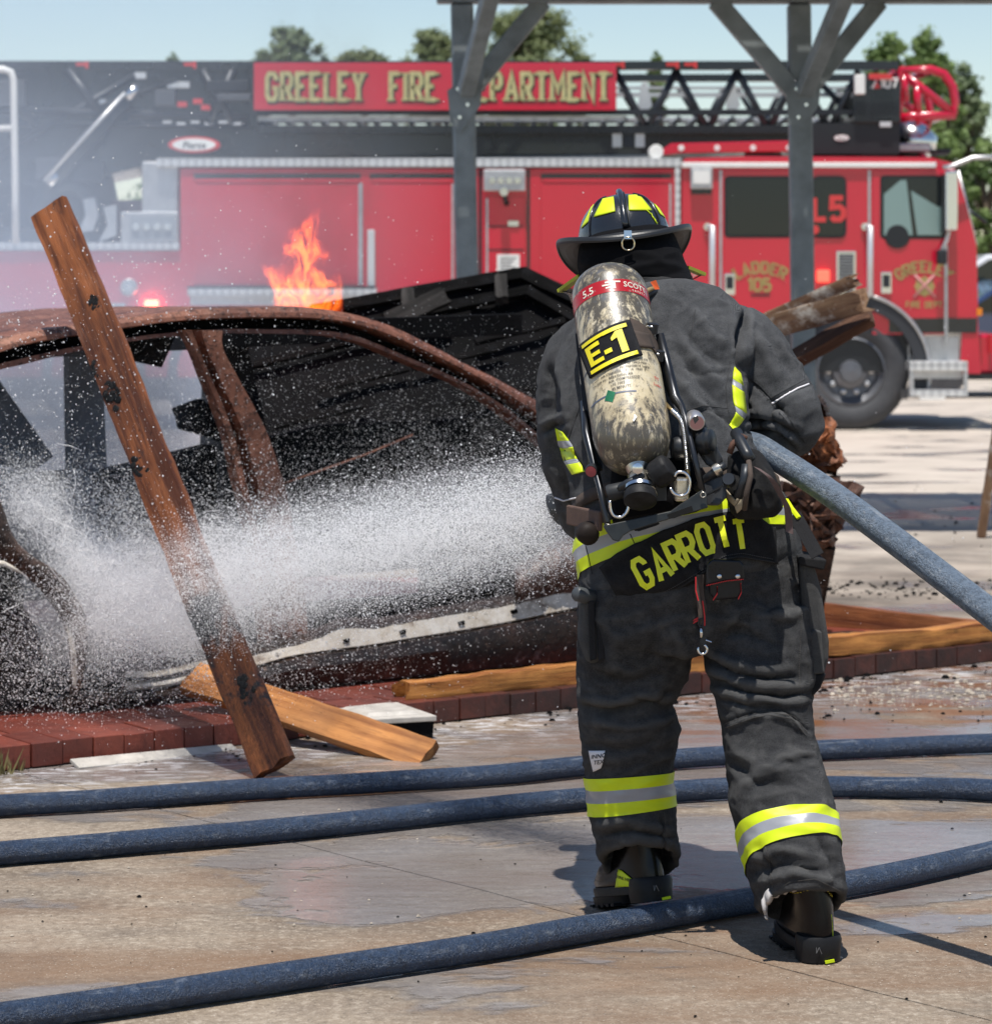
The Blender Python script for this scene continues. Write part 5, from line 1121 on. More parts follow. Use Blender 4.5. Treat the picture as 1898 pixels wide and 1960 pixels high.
# boots
FLASH = {'l': [([(1184, 1664), (1180, 1685), (1177, 1708), (1178, 1716)], [(1190, 1666), (1222, 1692), (1208, 1704), (1192, 1712)]), ([(1181, 1722), (1180, 1736)], [(1200, 1713), (1200, 1732)])], 'r': [([(1600, 1750), (1603, 1775), (1602, 1796)], [(1606, 1752), (1610, 1776), (1611, 1794)]), ([(1519, 1818), (1522, 1838)], [(1531, 1812), (1532, 1836)])]}
def boot(side, heel, yaw, pitch, lean):
    o_ = []
    def outline(z, x0, x1, w0, w1, n=26):       # heel at x0, toe at x1
        pts = []
        for j in range(n):
            t = 2*math.pi*j/n; cx_ = (x0+x1)/2; hx = (x1-x0)/2; c_, s_ = math.cos(t), math.sin(t)
            k = (c_+1)/2; wd = w0*(1-k)+w1*k; pts.append(Vector((cx_+hx*math.copysign(abs(c_)**.8, c_), wd*math.copysign(abs(s_)**.85, s_), z)))
        return pts
    Mx = Matrix.Translation(heel) @ Matrix.Rotation(R(90+yaw), 4, 'Z') @ Matrix.Rotation(R(pitch), 4, 'Y')
    def sh(rg, k): return [p+Vector((lean[0]*k, lean[1]*k, 0)) for p in rg]
    def T_(rs): return [[Mx @ p for p in r_] for r_ in rs]
    up = MB().loft(T_([outline(.034, -.005, .262, .044, .050), outline(.055, -.010, .266, .045, .052), outline(.085, -.008, .240, .043, .046), sh(outline(.115, -.006, .160, .043, .044), .15), sh(outline(.15, -.006, .118, .045, .046), .5), sh(outline(.185, -.008, .106, .047, .048), 1), sh(outline(.20, -.008, .106, .049, .050), 1.15), sh(outline(.205, -.006, .104, .047, .048), 1.2), sh(outline(.24, .0, .10, .044, .045), 1.5)])).build('boot', leather, PER, True)
    MB().loft(T_([outline(.020, -.012, .268, .047, .054), outline(.036, -.014, .272, .048, .055), outline(.040, -.010, .268, .046, .053)])).build('sole', sole_m, up, True, 40)
    MB().loft(T_([outline(.000, -.014, .075, .046, .048), outline(.020, -.016, .080, .047, .049), outline(.046, -.018, .07, .049, .050), outline(.055, -.013, .066, .046, .048)])).build('heel_block', sole_m, up, True, 35)
    MB().loft(T_([outline(.0, .115, .262, .048, .050), outline(.0195, .11, .264, .05, .053)])).build('fore_sole', sole_m, up, True, 35)
    for k in range(5):
        x = .125+k*.026; MB().add([Mx @ Vector(p) for p in ((x, -.05, -.004), (x+.014, -.05, -.004), (x+.014, .05, -.004), (x, .05, -.004), (x, -.05, .003), (x+.014, -.05, .003), (x+.014, .05, .003), (x, .05, .003))], [(0, 3, 2, 1), (4, 5, 6, 7), (0, 1, 5, 4), (1, 2, 6, 5), (2, 3, 7, 6), (3, 0, 4, 7)]).build('tread_lug', sole_m, up)
    UB = bvh(up.data)
    def on(x, y, z, l=.0025):                   # nearest point of the upper, lifted
        q = UB.find_nearest(Mx @ Vector((x, y, z))); return q[0]+(q[0]-(Mx @ Vector((x, 0, z*0.9+.01)))).normalized()*l
    for L_, R_ in (FLASH[side]): decal('yellow_flash', UB, L_, R_, M_yel, up, .003, 10, 5, .0015, heel.y)
    if side == 'l': decal('flash_wedge', UB, [(1198, 1700), (1199, 1712)], [(1222, 1697), (1208, 1706)], leather, up, .0045, 6, 4, .0012, heel.y)
    if side == 'l': small_text('lettering', 'FIRE HERO', 7.5, lambda u, v: cast(UB, 1199+u, 1685-v+u*.28, .006, heel.y), sole_m, up)
    ys = simple('yellow_thread', (0.55, 0.42, 0.02), 0.6)
    for zz, x_ in ((.148, 0), (.185, 0)):
        m = MB(); prev = None
        for k in range(40):
            a = math.pi*(0.5+k/39); p = on(.05+.08*math.cos(a), .07*math.sin(a), zz+(.012*math.cos(a*2) if zz < .16 else 0), .0012)
            if prev is not None and k % 2: m.tube([prev, p], .0011, 4)
            prev = p
        m.build('stitching', ys, up)
    c = Mx @ Vector((-.0185, -.012, .006)); MB().bar(c+Vector((-.010, 0, -.003)), c+Vector((.010, 0, .001)), .004, .006).build('sole_inset', M_yel, up)
    m = MB(); w_ = [Mx @ Vector((-.0195, y_*sgn_, z_)) for y_, z_, sgn_ in ((.006, .022, 1), (.012, .036, 1), (.018, .024, 1), (.018, .036, 1))]
    for a, b in zip(w_, w_[1:]): m.tube([a, b], .0011, 4)
    m.build('sole_mark', simple('sole_mark_grey', (0.12, 0.12, 0.12), 0.5), up)
    return up
hr = gp(1574, 1846, 0.002); boot('r', Vector((hr.x, hr.y+.018, 0.003)), 10, 0.0, (.01, .026))
hl_ = pt(1252, 1736, 6.40); boot('l', Vector((hl_.x+.010, 6.425, hl_.z+.008)), 26, 13.0, (.0, .012))
# white lining showing below the right hem
lin_ = [(1462, 1752), (1458, 1728), (1472, 1708), (1500, 1696), (1532, 1690)]
m = MB(); rr_ = []
for i, (x, y) in enumerate(resample(lin_, 22)):
    wv = 3*math.sin(i*1.9); rr_.append([pt(x-1, y-8, 6.07+.002*math.sin(i)), pt(x+1, y+6+wv, 6.06+.006*math.sin(i*1.3)), pt(x+6, y+10+wv, 6.07)])
o = m.loft(rr_, False, 0, False).build('trouser_lining', simple('white_lining', (0.42, 0.40, 0.39), 0.8, var=0.2, vscale=30), tro, True); o.modifiers.new('t', 'SOLIDIFY').thickness = .003

# jacket
jb_ = MB()
jb_.loft([ring(1175, 575, 1345, 560, 6.70, .085, -.4), ring(1120, 600, 1385, 578, 6.69, .11, -.5), ring(1080, 640, 1425, 612, 6.67, .128, -.5), ring(1064, 720, 1432, 690, 6.61, .150, -.5), ring(1070, 800, 1424, 775, 6.545, .158, -.45), ring(1085, 890, 1434, 858, 6.49, .155, -.42),
         ring(1098, 985, 1480, 935, 6.45, .155, -.40), ring(1103, 1055, 1512, 985, 6.43, .165, -.38), ring(1108, 1095, 1526, 1030, 6.425, .172, -.30), ring(1114, 1130, 1530, 1062, 6.42, .172, -.1), ring(1124, 1142, 1524, 1078, 6.42, .155, -.05)])
def limb(pts, rs): 
    P_ = catmull([pt(*p) for p in pts], 6); n_ = len(P_); rr = [float(np.interp(i/(n_-1)*(len(rs)-1), range(len(rs)), rs)) for i in range(n_)]; jb_.tube(P_, rr, 20)
limb([(1350, 640, 6.69), (1418, 668, 6.68), (1465, 730, 6.65), (1498, 795, 6.61)], [.085, .092, .088, .086])
limb([(1498, 790, 6.61), (1508, 806, 6.61), (1462, 822, 6.66), (1400, 845, 6.84), (1350, 862, 6.96)], [.080, .080, .068, .060, .056])
limb([(1150, 660, 6.69), (1104, 690, 6.68), (1084, 780, 6.69), (1094, 880, 6.70), (1112, 955, 6.74)], [.075, .078, .070, .066, .060])
limb([(1108, 945, 6.72), (1120, 985, 6.78), (1120, 985, 6.98)], [.058, .058, .05])
JM = remesh(jb_, 'jacket', 0.0062, 7)
folds(JM, [V_([(1426, 590), (1414, 640), (1409, 668), (1416, 704), (1418, 730)], 7, -.028), V_([(1436, 600), (1428, 650), (1430, 700)], 8, .008), V_([(1398, 600), (1396, 650), (1400, 700)], 9, .007),
           V_([(1318, 590), (1350, 632), (1392, 672)], 10, .007), V_([(1300, 620), (1340, 670), (1395, 705)], 9, -.006), V_([(1290, 660), (1340, 735), (1392, 785)], 11, -.007), V_([(1300, 650), (1360, 720), (1400, 760)], 9, .006), V_([(1290, 720), (1330, 770), (1390, 805)], 9, .007),
           V_([(1300, 700), (1345, 715), (1398, 715)], 7, -.005), V_([(1350, 770), (1385, 800), (1410, 822)], 8, -.010), V_([(1300, 800), (1350, 785), (1395, 800)], 4, -.004), V_([(1400, 700), (1402, 760), (1400, 820)], 10, .010),
           V_([(1440, 630), (1468, 690), (1490, 730)], 10, .006), V_([(1450, 620), (1490, 680), (1530, 730)], 12, -.005), V_([(1425, 720), (1455, 745), (1500, 790), (1535, 848)], 4, -.006), V_([(1474, 774), (1510, 752), (1548, 736)], 4, -.005), V_([(1432, 760), (1470, 790), (1500, 820)], 8, .006),
           V_([(1425, 806), (1470, 797), (1528, 838)], 6, -.014), V_([(1425, 795), (1470, 786), (1530, 820)], 6, .009), V_([(1425, 824), (1480, 826), (1520, 856)], 6, -.012), V_([(1425, 815), (1475, 812), (1525, 848)], 5, .010), V_([(1430, 838), (1480, 846), (1515, 866)], 5, .008),
           V_([(1040, 830), (1065, 815), (1090, 808)], 6, -.010), V_([(1035, 815), (1060, 800), (1090, 795)], 7, .007), V_([(1050, 700), (1070, 750), (1075, 800)], 9, -.006), V_([(1070, 690), (1085, 760), (1090, 830)], 9, .006), V_([(1060, 850), (1100, 870), (1120, 900)], 6, -.006), V_([(1050, 880), (1075, 930), (1090, 975)], 8, .006)])
wrinkle(JM, 0.0058, 7, 13, 1.0, True, .7); wrinkle(JM, 0.0030, 18, 30, 2.0, True, .5); wrinkle(JM, 0.0010, 40, 40, 5.0, False)
JM.materials.append(M_jack); JM.polygons.foreach_set('use_smooth', [True]*len(JM.polygons)); jk = link('jacket', JM, PER); JT = bvh(JM)
M_jseam = simple('jacket_stitching', (0.07, 0.07, 0.072), 0.8)
for pl in ([(1420, 718), (1450, 742), (1478, 775), (1510, 812), (1537, 850)], [(1424, 716), (1454, 738), (1482, 770), (1514, 806), (1541, 846)], [(1300, 790), (1345, 776), (1394, 782)], [(1398, 690), (1388, 740), (1394, 790)], [(1466, 766), (1505, 745), (1540, 726)], [(1330, 592), (1326, 620), (1318, 650)], [(1108, 780), (1090, 830), (1075, 880)]):
    seam('seam', JT, pl, M_jseam, jk, .0010, .0008, 60, True)
tg_ = decal('maker_tag', PT, [(1127, 1437), (1131, 1457), (1136, 1477)], [(1158, 1437), (1155, 1455), (1150, 1470)], M_white, tro, .003, 10, 8, .001)
for s_, yy in (('INNO', 1450), ('TEX', 1461)): small_text('lettering', s_, 10.5, lambda u, v, yy=yy: cast(PT, 1146+u+v*.15, yy-v-u*.12, .0052), gloss_blk, tg_)
seam('white_piping', JT, [(1476, 773), (1500, 757), (1525, 743), (1546, 735)], M_white, jk, .0026, .002); seam('white_piping', JT, [(1062, 952), (1078, 958), (1102, 953)], M_white, jk, .0022, .002)
def zig(name, Ls, Rs, seq):
    L = resample(Ls, 41); Rr = resample(Rs, 41)
    for a, b, mt in seq: decal(name, JT, L[a:b+1], Rr[a:b+1], mt, jk, .0035, 12, 4)
zig('chest_band', [(1063, 820), (1068, 850), (1078, 880), (1096, 908)], [(1077, 826), (1096, 852), (1100, 868), (1121, 903)], [(0, 10, M_yel), (10, 16, M_sil), (16, 27, M_yel), (27, 31, M_sil), (31, 40, M_yel)])
zig('chest_band', [(1404, 703), (1400, 735), (1402, 765), (1408, 790), (1394, 814)], [(1416, 716), (1421, 742), (1425, 775), (1427, 795), (1404, 826)], [(0, 8, M_yel), (8, 12, M_sil), (12, 26, M_yel), (26, 30, M_sil), (30, 40, M_yel)])
for k, (A, B) in enumerate((((1100, 1036, 1508, 972), (1102, 1060, 1514, 990)), ((1102, 1060, 1514, 990), (1104, 1085, 1518, 1006)), ((1104, 1085, 1518, 1006), (1106, 1110, 1522, 1024)))):
    wrap_band('waist_band', JT, A, B, 6.43, -.36, .165, (M_yel, M_sil, M_yel)[k], jk, .0035, 110)
seam('seam', JT, [(1120, 1036), (1128, 1068), (1134, 1098)], M_flap, jk, .0009, .0045, 20); seam('seam', JT, [(1206, 1022), (1216, 1044), (1226, 1060)], M_flap, jk, .0009, .0045, 20)
# name flap hanging over the seat
fl_ = decal('name_flap', JT, [(1150, 1086), (1180, 1060), (1215, 1040), (1255, 1022), (1290, 1006), (1330, 992), (1372, 983), (1410, 978), (1440, 982), (1478, 1012)], [(1197, 1162), (1235, 1152), (1277, 1138), (1310, 1121), (1340, 1102), (1364, 1084), (1386, 1072), (1420, 1067), (1450, 1073), (1484, 1078)], M_flap, jk, .010, 60, 14, .004)
co = np.array([v.co[:] for v in fl_.data.vertices])
for v in fl_.data.vertices:
    x, y = px_of(np.array([v.co[:]])); k = mn.noise(Vector((x[0]*.022, y[0]*.03, 1.0)))
    v.co.y += -0.006*k-0.003*abs(mn.noise(Vector((x[0]*.06, y[0]*.02, 4))))
FT = bvh(fl_.data)
LTR = (('G', 1230, 1096, 28), ('A', 1264, 1082, 27), ('R', 1291, 1063, 25), ('R', 1317, 1048, 23), ('O', 1348, 1031, 18), ('T', 1383, 1020, 14), ('T', 1416, 1024, 9))
for ch, x, y, ang in LTR:
    a = R(ang); hgt = 54
    lettering('name_letter', ch, lambda u, v, h: cast(FT, x+u*hgt*math.cos(a)-(v-.5)*hgt*math.sin(a), y-u*hgt*math.sin(a)-(v-.5)*hgt*math.cos(a), .0032+h, 6.24), M_letter, fl_, .19, .2, .0005, 8, xs=.66)
seam('hem_piping', FT, [(1199, 1158), (1235, 1149), (1277, 1135), (1310, 1118), (1340, 1099), (1364, 1082), (1386, 1070), (1420, 1065), (1450, 1071), (1482, 1076)], M_hem, fl_, .0022, .003, 60)
seam('seam', FT, [(1210, 1150), (1277, 1129), (1335, 1096), (1385, 1064), (1420, 1059), (1478, 1070)], M_jseam, fl_, .0009, .003, 70, True)
# gloves on the hose
glove_m = simple('brown_glove_leather', (0.09, 0.045, 0.022), 0.6, var=0.3, vscale=20, bump=0.3)
def glove(wr, knk, across, closing, side):
    wr, knk = Vector(wr), Vector(knk); d = (knk-wr).normalized(); ac = (Vector(across)-d*d.dot(Vector(across))).normalized(); cl = Vector(closing).normalized()
    m = MB(); g1 = wr-d*.07
    m.loft([[p+ac*math.cos(t)*w_+cl*math.sin(t)*h_ for t in np.linspace(0, 6.283, 13)[:-1]] for p, w_, h_ in ((g1, .048, .040), (wr, .036, .028), (wr.lerp(knk, .5), .044, .020), (knk, .046, .017))])
    for k, ln in enumerate((.072, .082, .077, .062)):
        b = knk+ac*(.033-.022*k); p1 = b+d*ln*.40+cl*.008; p2 = p1+cl*ln*.42+d*.012; p3 = p2+cl*ln*.25-d*ln*.25
        m.tube([b-d*.02, b, p1, p2, p3], [.010, .012, .0115, .010, .007], 8)
    tb_ = wr.lerp(knk, .3)+ac*.04; m.tube([tb_-ac*.02, tb_+cl*.02, tb_+cl*.045+d*.03, tb_+cl*.06+d*.045-ac*.02], [.013, .014, .012, .008], 8)
    return m.build('glove', glove_m, PER, True)
glove(pt(1352, 866, 6.97), pt(1322, 868, 7.0), (0, -.3, 1), (.2, .5, -.6), 1); glove(pt(1122, 982, 6.99), pt(1118, 955, 7.03), (0, 1, .2), (-.9, .2, .3), -1)

# hood and helmet
hb = MB().loft([ring(1126, 455, 1280, 440, 6.83, .095, -.2, 32), ring(1108, 475, 1292, 460, 6.81, .115, -.25, 32), ring(1105, 505, 1306, 498, 6.79, .125, -.3, 32), ring(1112, 530, 1317, 525, 6.78, .125, -.35, 32), ring(1128, 552, 1326, 546, 6.77, .125, -.35, 32), ring(1150, 575, 1336, 566, 6.765, .132, -.4, 32), ring(1170, 600, 1334, 588, 6.755, .125, -.4, 32)])
HM = remesh(hb, 'hood', .006, 4); folds(HM, [V_([(1110, 500), (1180, 520), (1260, 505), (1310, 515)], 8, .006), V_([(1120, 515), (1200, 537), (1300, 522)], 6, -.006), V_([(1200, 480), (1260, 495), (1300, 480)], 8, .004)]); wrinkle(HM, .002, 12, 20, 2.0)
HM.materials.append(M_hood); HM.polygons.foreach_set('use_smooth', [True]*len(HM.polygons)); hood = link('hood', HM, PER); HT = bvh(HM)
decal('hood_hem', HT, [(1205, 530), (1250, 530), (1288, 533), (1308, 540), (1326, 553)], [(1210, 552), (1260, 550), (1300, 560), (1318, 566), (1334, 566)], M_hem, hood, .004, 20, 5, .002)
MB().loft([ring(1160, 612, 1362, 588, 6.72, .125, -.5, 28), ring(1166, 596, 1354, 572, 6.73, .122, -.5, 28), ring(1172, 596, 1350, 573, 6.73, .118, -.5, 28), ring(1166, 612, 1358, 590, 6.72, .118, -.5, 28)], True).build('collar', M_jack, jk, True)
HC = pt(1196, 474, 6.86); roll = R(-6.6); pit = R(-13)
HMx = Matrix.Translation(HC) @ Matrix.Rotation(roll, 4, 'Y') @ Matrix.Rotation(pit, 4, 'X')      # local: x right, y forward, z up
helm_m = NT('black_helmet_shell'); _n = helm_m.noise(helm_m.pos(), 260, 2, 0.5); _n2 = helm_m.noise(helm_m.pos(), 9, 5, 0.7)
helm_m.P(Base_Color=helm_m.mix(_n2, (0.008, 0.009, 0.012), (0.02, 0.021, 0.024)), Roughness=helm_m.math('ADD', .16, helm_m.math('MULTIPLY', _n2, .18)), Coat_Weight=.5); helm_m.bump(_n, .35, .0012); helm_m = helm_m.m
brim_m = simple('black_brim', (0.018, 0.019, 0.021), 0.42, var=.2, vscale=30, bump=.2, bscale=200, bdist=.001); brim_u = simple('grey_brim_underside', (0.055, 0.052, 0.052), 0.6, var=.15)
HEL = MB(); HE = []
hw, hl, hh = .113, .142, .118
for i in range(15):
    el = math.pi/2*i/14; HE.append([HMx @ Vector((hw*math.cos(el)**.82*math.cos(t), -.005+hl*math.cos(el)**.85*math.sin(t), .008+hh*math.sin(el)**.95)) for t in np.linspace(0, 2*math.pi, 49)[:-1]])
helmet = HEL.loft(HE, True).build('helmet', helm_m, PER, True, 60); KT = bvh(helmet.data)
br = []
def brim(t, k, dz=0):
    c_, s_ = math.cos(t), math.sin(t); ox = .166*math.copysign(abs(c_)**.85, c_); oy = (.165 if s_ > 0 else .212)*s_
    ix, iy = hw*.99*c_, -.005+hl*.99*s_; x = ix*(1-k)+ox*k; y = iy*(1-k)+oy*k
    z = .010-.022*k*max(0, -s_)**1.3-.048*k*max(0, s_)**1.2+.030*k*k*abs(c_)**2-.010*k
    return HMx @ Vector((x, y, z+dz))
ths = np.linspace(0, 2*math.pi, 73)[:-1]
for k, dz in ((0, 0), (.3, 0), (.6, .001), (.85, .002), (.97, .004), (1.0, .0), (1.005, -.006), (.98, -.011), (.93, -.010), (.90, -.006), (.6, -.006), (.3, -.006), (0, -.006)): br.append([brim(t, k, dz) for t in ths])
bmm = MB()
for a in range(len(br)-1): bmm.loft([br[a], br[a+1]], False, 1 if a >= 8 else 0)
bo_ = bmm.build('brim', (brim_m, brim_u), helmet, True)
rim_ = MB().tube([HMx @ Vector((0, -.005+(hl+.004)*math.cos(a), .012+(hh+.005)*math.sin(a))) for a in np.linspace(0.05, math.pi-.02, 30)], .0075, 10).build('crest', helm_m, helmet, True)
MB().tube([HMx @ Vector((.010, -.005+(hl+.002)*math.cos(a), .012+(hh+.002)*math.sin(a))) for a in np.linspace(1.4, math.pi-.02, 20)], .0022, 6).build('crest_welt', gloss_blk, helmet, True)
for az in (40, 90-38, 90+38, 140, 221, 319):
    pts_ = [HMx @ Vector((hw*1.012*math.cos(el)**.82*math.cos(R(az)), -.005+hl*1.012*math.cos(el)**.85*math.sin(R(az)), .008+hh*1.012*math.sin(el)**.95)) for el in np.linspace(0.0, 1.25, 16)]
    MB().tube(pts_, .0028, 6).build('rib', helm_m, helmet, True)
for q in ([(1153, 381), (1174, 377), (1177, 405), (1136, 416)], [(1202, 374), (1223, 373), (1247, 403), (1203, 403)], [(1134, 391), (1138, 393), (1125, 426), (1112, 438)], [(1245, 380), (1256, 388), (1278, 421), (1263, 411)]):
    decal('reflective_panel', KT, [q[0], q[3]], [q[1], q[2]], M_yel, helmet, .0022, 10, 8, .0008, 6.74)
dr_ = brim(R(270), 1.0); m = MB().tube([dr_+Vector((.0145*math.cos(a), -.012, -.017+.0135*math.sin(a)-(.004 if a > 3.3 else 0))) for a in np.linspace(0, 2*math.pi, 25)[:-1]], .0022, 8, closed=True); m.build('d_ring', simple('brass_ring', (0.62, 0.52, 0.36), 0.2, 1.0), helmet, True)
MB().bar(dr_+Vector((-.001, -.010, .012)), dr_+Vector((-.001, -.012, -.008)), .018, .004, (0, 1, 0)).build('ring_clip', chrome, helmet)
# clear visor wrapped across the face, yellow edged
vis = NT('clear_visor'); vis.P(Base_Color=(.5, .45, .42), Roughness=.1); _t = vis.n('BsdfTransparent', Color=(.95, .9, .88)); _x = vis.n('MixShader', Fac=.72)
vis.t.links.new(vis.b.outputs[0], _x.inputs[1]); vis.t.links.new(_t.outputs[0], _x.inputs[2]); vis.t.links.new(_x.outputs[0], vis.out.inputs[0]); vis = vis.m
vl, vr = pt(1072, 557, 6.86), pt(1344, 525, 6.86); vt, vb = [], []
for i in range(17):
    a = math.pi*i/16; c = vl.lerp(vr, (1-math.cos(a))/2)+Vector((0, .16*math.sin(a), 0)); s_ = math.sin(a)
    vt.append(c+Vector((0, 0, .03*s_))); vb.append(c+Vector((.026 if i < 3 else (-.026 if i > 13 else 0), 0, -.006-.05*s_)))
up_l = pt(1112, 528, 6.80); up_r = pt(1312, 512, 6.80)
o = MB().loft([[up_l, vl, pt(1094, 560, 6.83)], [up_l+Vector((0, .03, 0)), vl+Vector((0, .03, 0)), pt(1094, 560, 6.86)]], False, 0, False).build('visor', vis, helmet)
MB().loft([vt, vb], False, 0, False).build('visor', vis, helmet); MB().loft([[up_r, vr, pt(1321, 537, 6.83)], [up_r+Vector((0, .03, 0)), vr+Vector((0, .03, 0)), pt(1321, 537, 6.86)]], False, 0, False).build('visor', vis, helmet)
for a, b in ((up_l, vl), (up_r, vr)): MB().bar(a, b, .020, .008, (0, 0, 1)).build('visor_edge', trim('dull_yellow_edge', (.42, .45, .01)), helmet)
MB().tube([vl, pt(1094, 560, 6.83)], .0014, 5).build('visor_edge', M_hem, helmet); MB().tube([vr, pt(1321, 537, 6.83)], .0014, 5).build('visor_edge', M_hem, helmet)

# ------------------------------------------------------------------ breathing apparatus on the back
AP = thing('air_pack', 'scuffed cream air cylinder and black harness frame carried on the back', 'air pack', pt(1215, 1000, 6.16))
TA, TB_ = pt(1159, 519, 6.47), pt(1219, 894, 6.17); TX = (TB_-TA); TL = TX.length; TX.normalize(); TR_ = .0868
side = TX.cross(Vector((0, -1, 0))).normalized(); side = -side if side.x < 0 else side; face_ = side.cross(TX); face_ = -face_ if face_.y > 0 else face_
def tk(ang, h, lift=0.0):                    # point on the cylinder wall: angle from the middle of the back, distance from the top
    return TA+TX*h+(face_*math.cos(ang)+side*math.sin(ang))*(TR_+lift)
def tank_mat():
    t = NT('worn_composite_cylinder'); g_ = t.pos(); v = t.n('VectorRotate', _rotation_type='AXIS_ANGLE', Vector=g_).outputs[0]
    mp = t.pos(scale=(44, 44, 13), rot=(0.35, 0.16, 0)); n1 = t.noise(mp, 1.6, 6, 0.72, .3); n2 = t.noise(t.pos(scale=(60, 60, 20), rot=(0.35, .16, 0)), 2.4, 5, 0.7, .2); n3 = t.noise(g_, 9, 5, 0.65)
    h = t.n('SeparateXYZ', Vector=t.n('Mapping', Vector=g_).outputs[0]).outputs[2]
    c = t.ramp(n3, [(0.30, (0.34, 0.28, 0.18)), (0.50, (0.56, 0.47, 0.30)), (0.72, (0.68, 0.62, 0.48))])
    endz = t.math('MAXIMUM', t.n('MapRange', Value=h, i1=1.235, i2=1.29).outputs[0], t.n('MapRange', Value=h, i1=1.215, i2=1.165).outputs[0])
    lo = t.math('MULTIPLY', t.n('MapRange', Value=h, i1=1.22, i2=1.12).outputs[0], .22); hi = t.math('MULTIPLY', t.n('MapRange', Value=h, i1=1.27, i2=1.42).outputs[0], .18)
    k = t.math('ADD', t.math('ADD', n1, lo), hi)
    c = t.mix(t.ramp(k, [(0.54, 0.0), (0.68, 0.92)]), c, (0.045, 0.04, 0.034)); c = t.mix(t.ramp(n2, [(0.56, 0.0), (0.70, 0.8)]), c, (0.10, 0.075, 0.04)); c = t.mix(t.ramp(n2, [(0.26, 0.8), (0.38, 0.0)]), c, (0.62, 0.60, 0.55))
    c = t.mix(t.ramp(t.noise(g_, 16, 4, .6), [(0.60, 0.0), (0.72, .5)]), c, (0.10, 0.12, 0.16))
    t.P(Base_Color=c, Roughness=t.math('ADD', 0.16, t.math('MULTIPLY', n1, 0.35)), Coat_Weight=0.35, Coat_Roughness=.15); t.bump(t.math('ADD', n2, n1), .25, .0015); return t.m
M_tank = tank_mat()
prof = [(.001, 0)]+[(TR_*math.sin(a)**.9, .072*(1-math.cos(a))) for a in np.linspace(.2, math.pi/2, 10)]+[(TR_, TL*.35), (TR_, TL*.6)]+[(TR_-(TR_-.026)*(1-math.cos(a))**1.1, TL-.098+.098*math.sin(a)) for a in np.linspace(0.1, math.pi/2, 10)]
tank = MB().lathe(prof, TA, TX, 64).build('cylinder', M_tank, AP, True, 60)
TT = bvh(tank.data)
def sleeve(name, h0, h1, a0, a1, lift, mat, par, n=48, tilt=0.0): return MB().loft([[tk(a, h+tilt*math.sin(a), lift) for h in (h0, (h0+h1)/2, h1)] for a in np.linspace(a0, a1, n)], False, 0, False).build(name, mat, par, True)
rb_m = NT('worn_red_band'); _n = rb_m.noise(rb_m.pos(scale=(18, 18, 18)), 1.4, 6, .7); rb_m.P(Base_Color=rb_m.mix(rb_m.ramp(_n, [(.52, 0), (.64, .85)]), (.38, .012, .018), (.28, .25, .22)), Roughness=.25); rb_m = rb_m.m
HB = TL*.158
red_b = sleeve('red_band', HB, HB+.034, -2.0, 2.0, .0008, rb_m, tank)
cream = simple('cream_print', (.70, .66, .55), .4); blackp = simple('black_print', (.03, .03, .03), .5)
def tank_text(name, s, size, ang, h, mat, slant=0.0, lift=.0016): return small_text(name, s, size, lambda u, v: tk(ang+u/TR_, h-v-u*slant, lift), mat, tank)
tank_text('lettering', '5.5', .026, -.62, HB+.027, cream); tank_text('lettering', 'SCOTT', .020, .72, HB+.021, cream); tank_text('lettering', 'S A F E T Y', .008, .80, HB+.031, cream)
sleeve('emblem', HB+.006, HB+.010, -.12, .28, .0016, cream, tank, 8); sleeve('emblem', HB+.013, HB+.017, -.20, .10, .0016, cream, tank, 8); sleeve('emblem', HB+.010, HB+.026, .06, .14, .0016, cream, tank, 6); sleeve('emblem', HB+.021, HB+.0245, -.12, .10, .0016, cream, tank, 6)
tank_text('lettering', 'SCOTT', .026, .98, TL*.495, blackp); tank_text('lettering', 'H E A L T H', .007, 1.02, TL*.515, blackp)
rows = (('TC-3ALM  WJ 10850-379', .0075, .25, .575), ('DOT-SP 10915-5500', .0075, .28, .592), ('PSI  PGH28814  Luxfer', .0075, .32, .609), ('SCOTT  AIR CYLINDER   11 . 14   FREE  E', .0075, -.18, .630), ('P/N 5500 PSI - BREATHING AIR', .0075, -.36, .652), ('AIR, COMPRESSED', .0088, -.02, .668), ('UN 1002', .0088, -.20, .688), ('45 MINUTE', .0088, -.12, .708))
for s, sz, a, h in rows: tank_text('lettering', s, sz, a, TL*h, blackp, .05)
redp = simple('red_print', (.5, .03, .02), .5); tank_text('lettering', 'TT', .013, .93, TL*.655, redp); tank_text('lettering', 'Luxfer', .010, .93, TL*.685, redp)
for hh_, ln in ((.555, 1.5), (.725, 1.2)): sleeve('scuff_ring', TL*hh_, TL*hh_+.004, -ln, ln*.2, .0007, simple('blue_scuff', (.10, .12, .17), .5), tank, 20, .004)
gq = [(-.48, .700), (-.29, .722), (-.40, .765), (-.62, .742)]; MB().loft([[tk(gq[0][0]*(1-t)+gq[3][0]*t, TL*(gq[0][1]*(1-t)+gq[3][1]*t), .0012), tk(gq[1][0]*(1-t)+gq[2][0]*t, TL*(gq[1][1]*(1-t)+gq[2][1]*t), .0012)] for t in (0, .25, .5, .75, 1)], False, 0, False).build('green_label', simple('green_label_print', (.02, .15, .07), .4, var=.3, vscale=60), tank)
st_ = [[tk(.28+.42*math.cos(a)*k*.55, TL*.527+.016*math.sin(a)*k, .0012) for a in np.linspace(0, 6.283, 21)[:-1]] for k in (1, .5, .02)]; MB().loft(st_, False).build('inspection_sticker', simple('silver_sticker', (.5, .5, .52), .3, .5), tank, True)
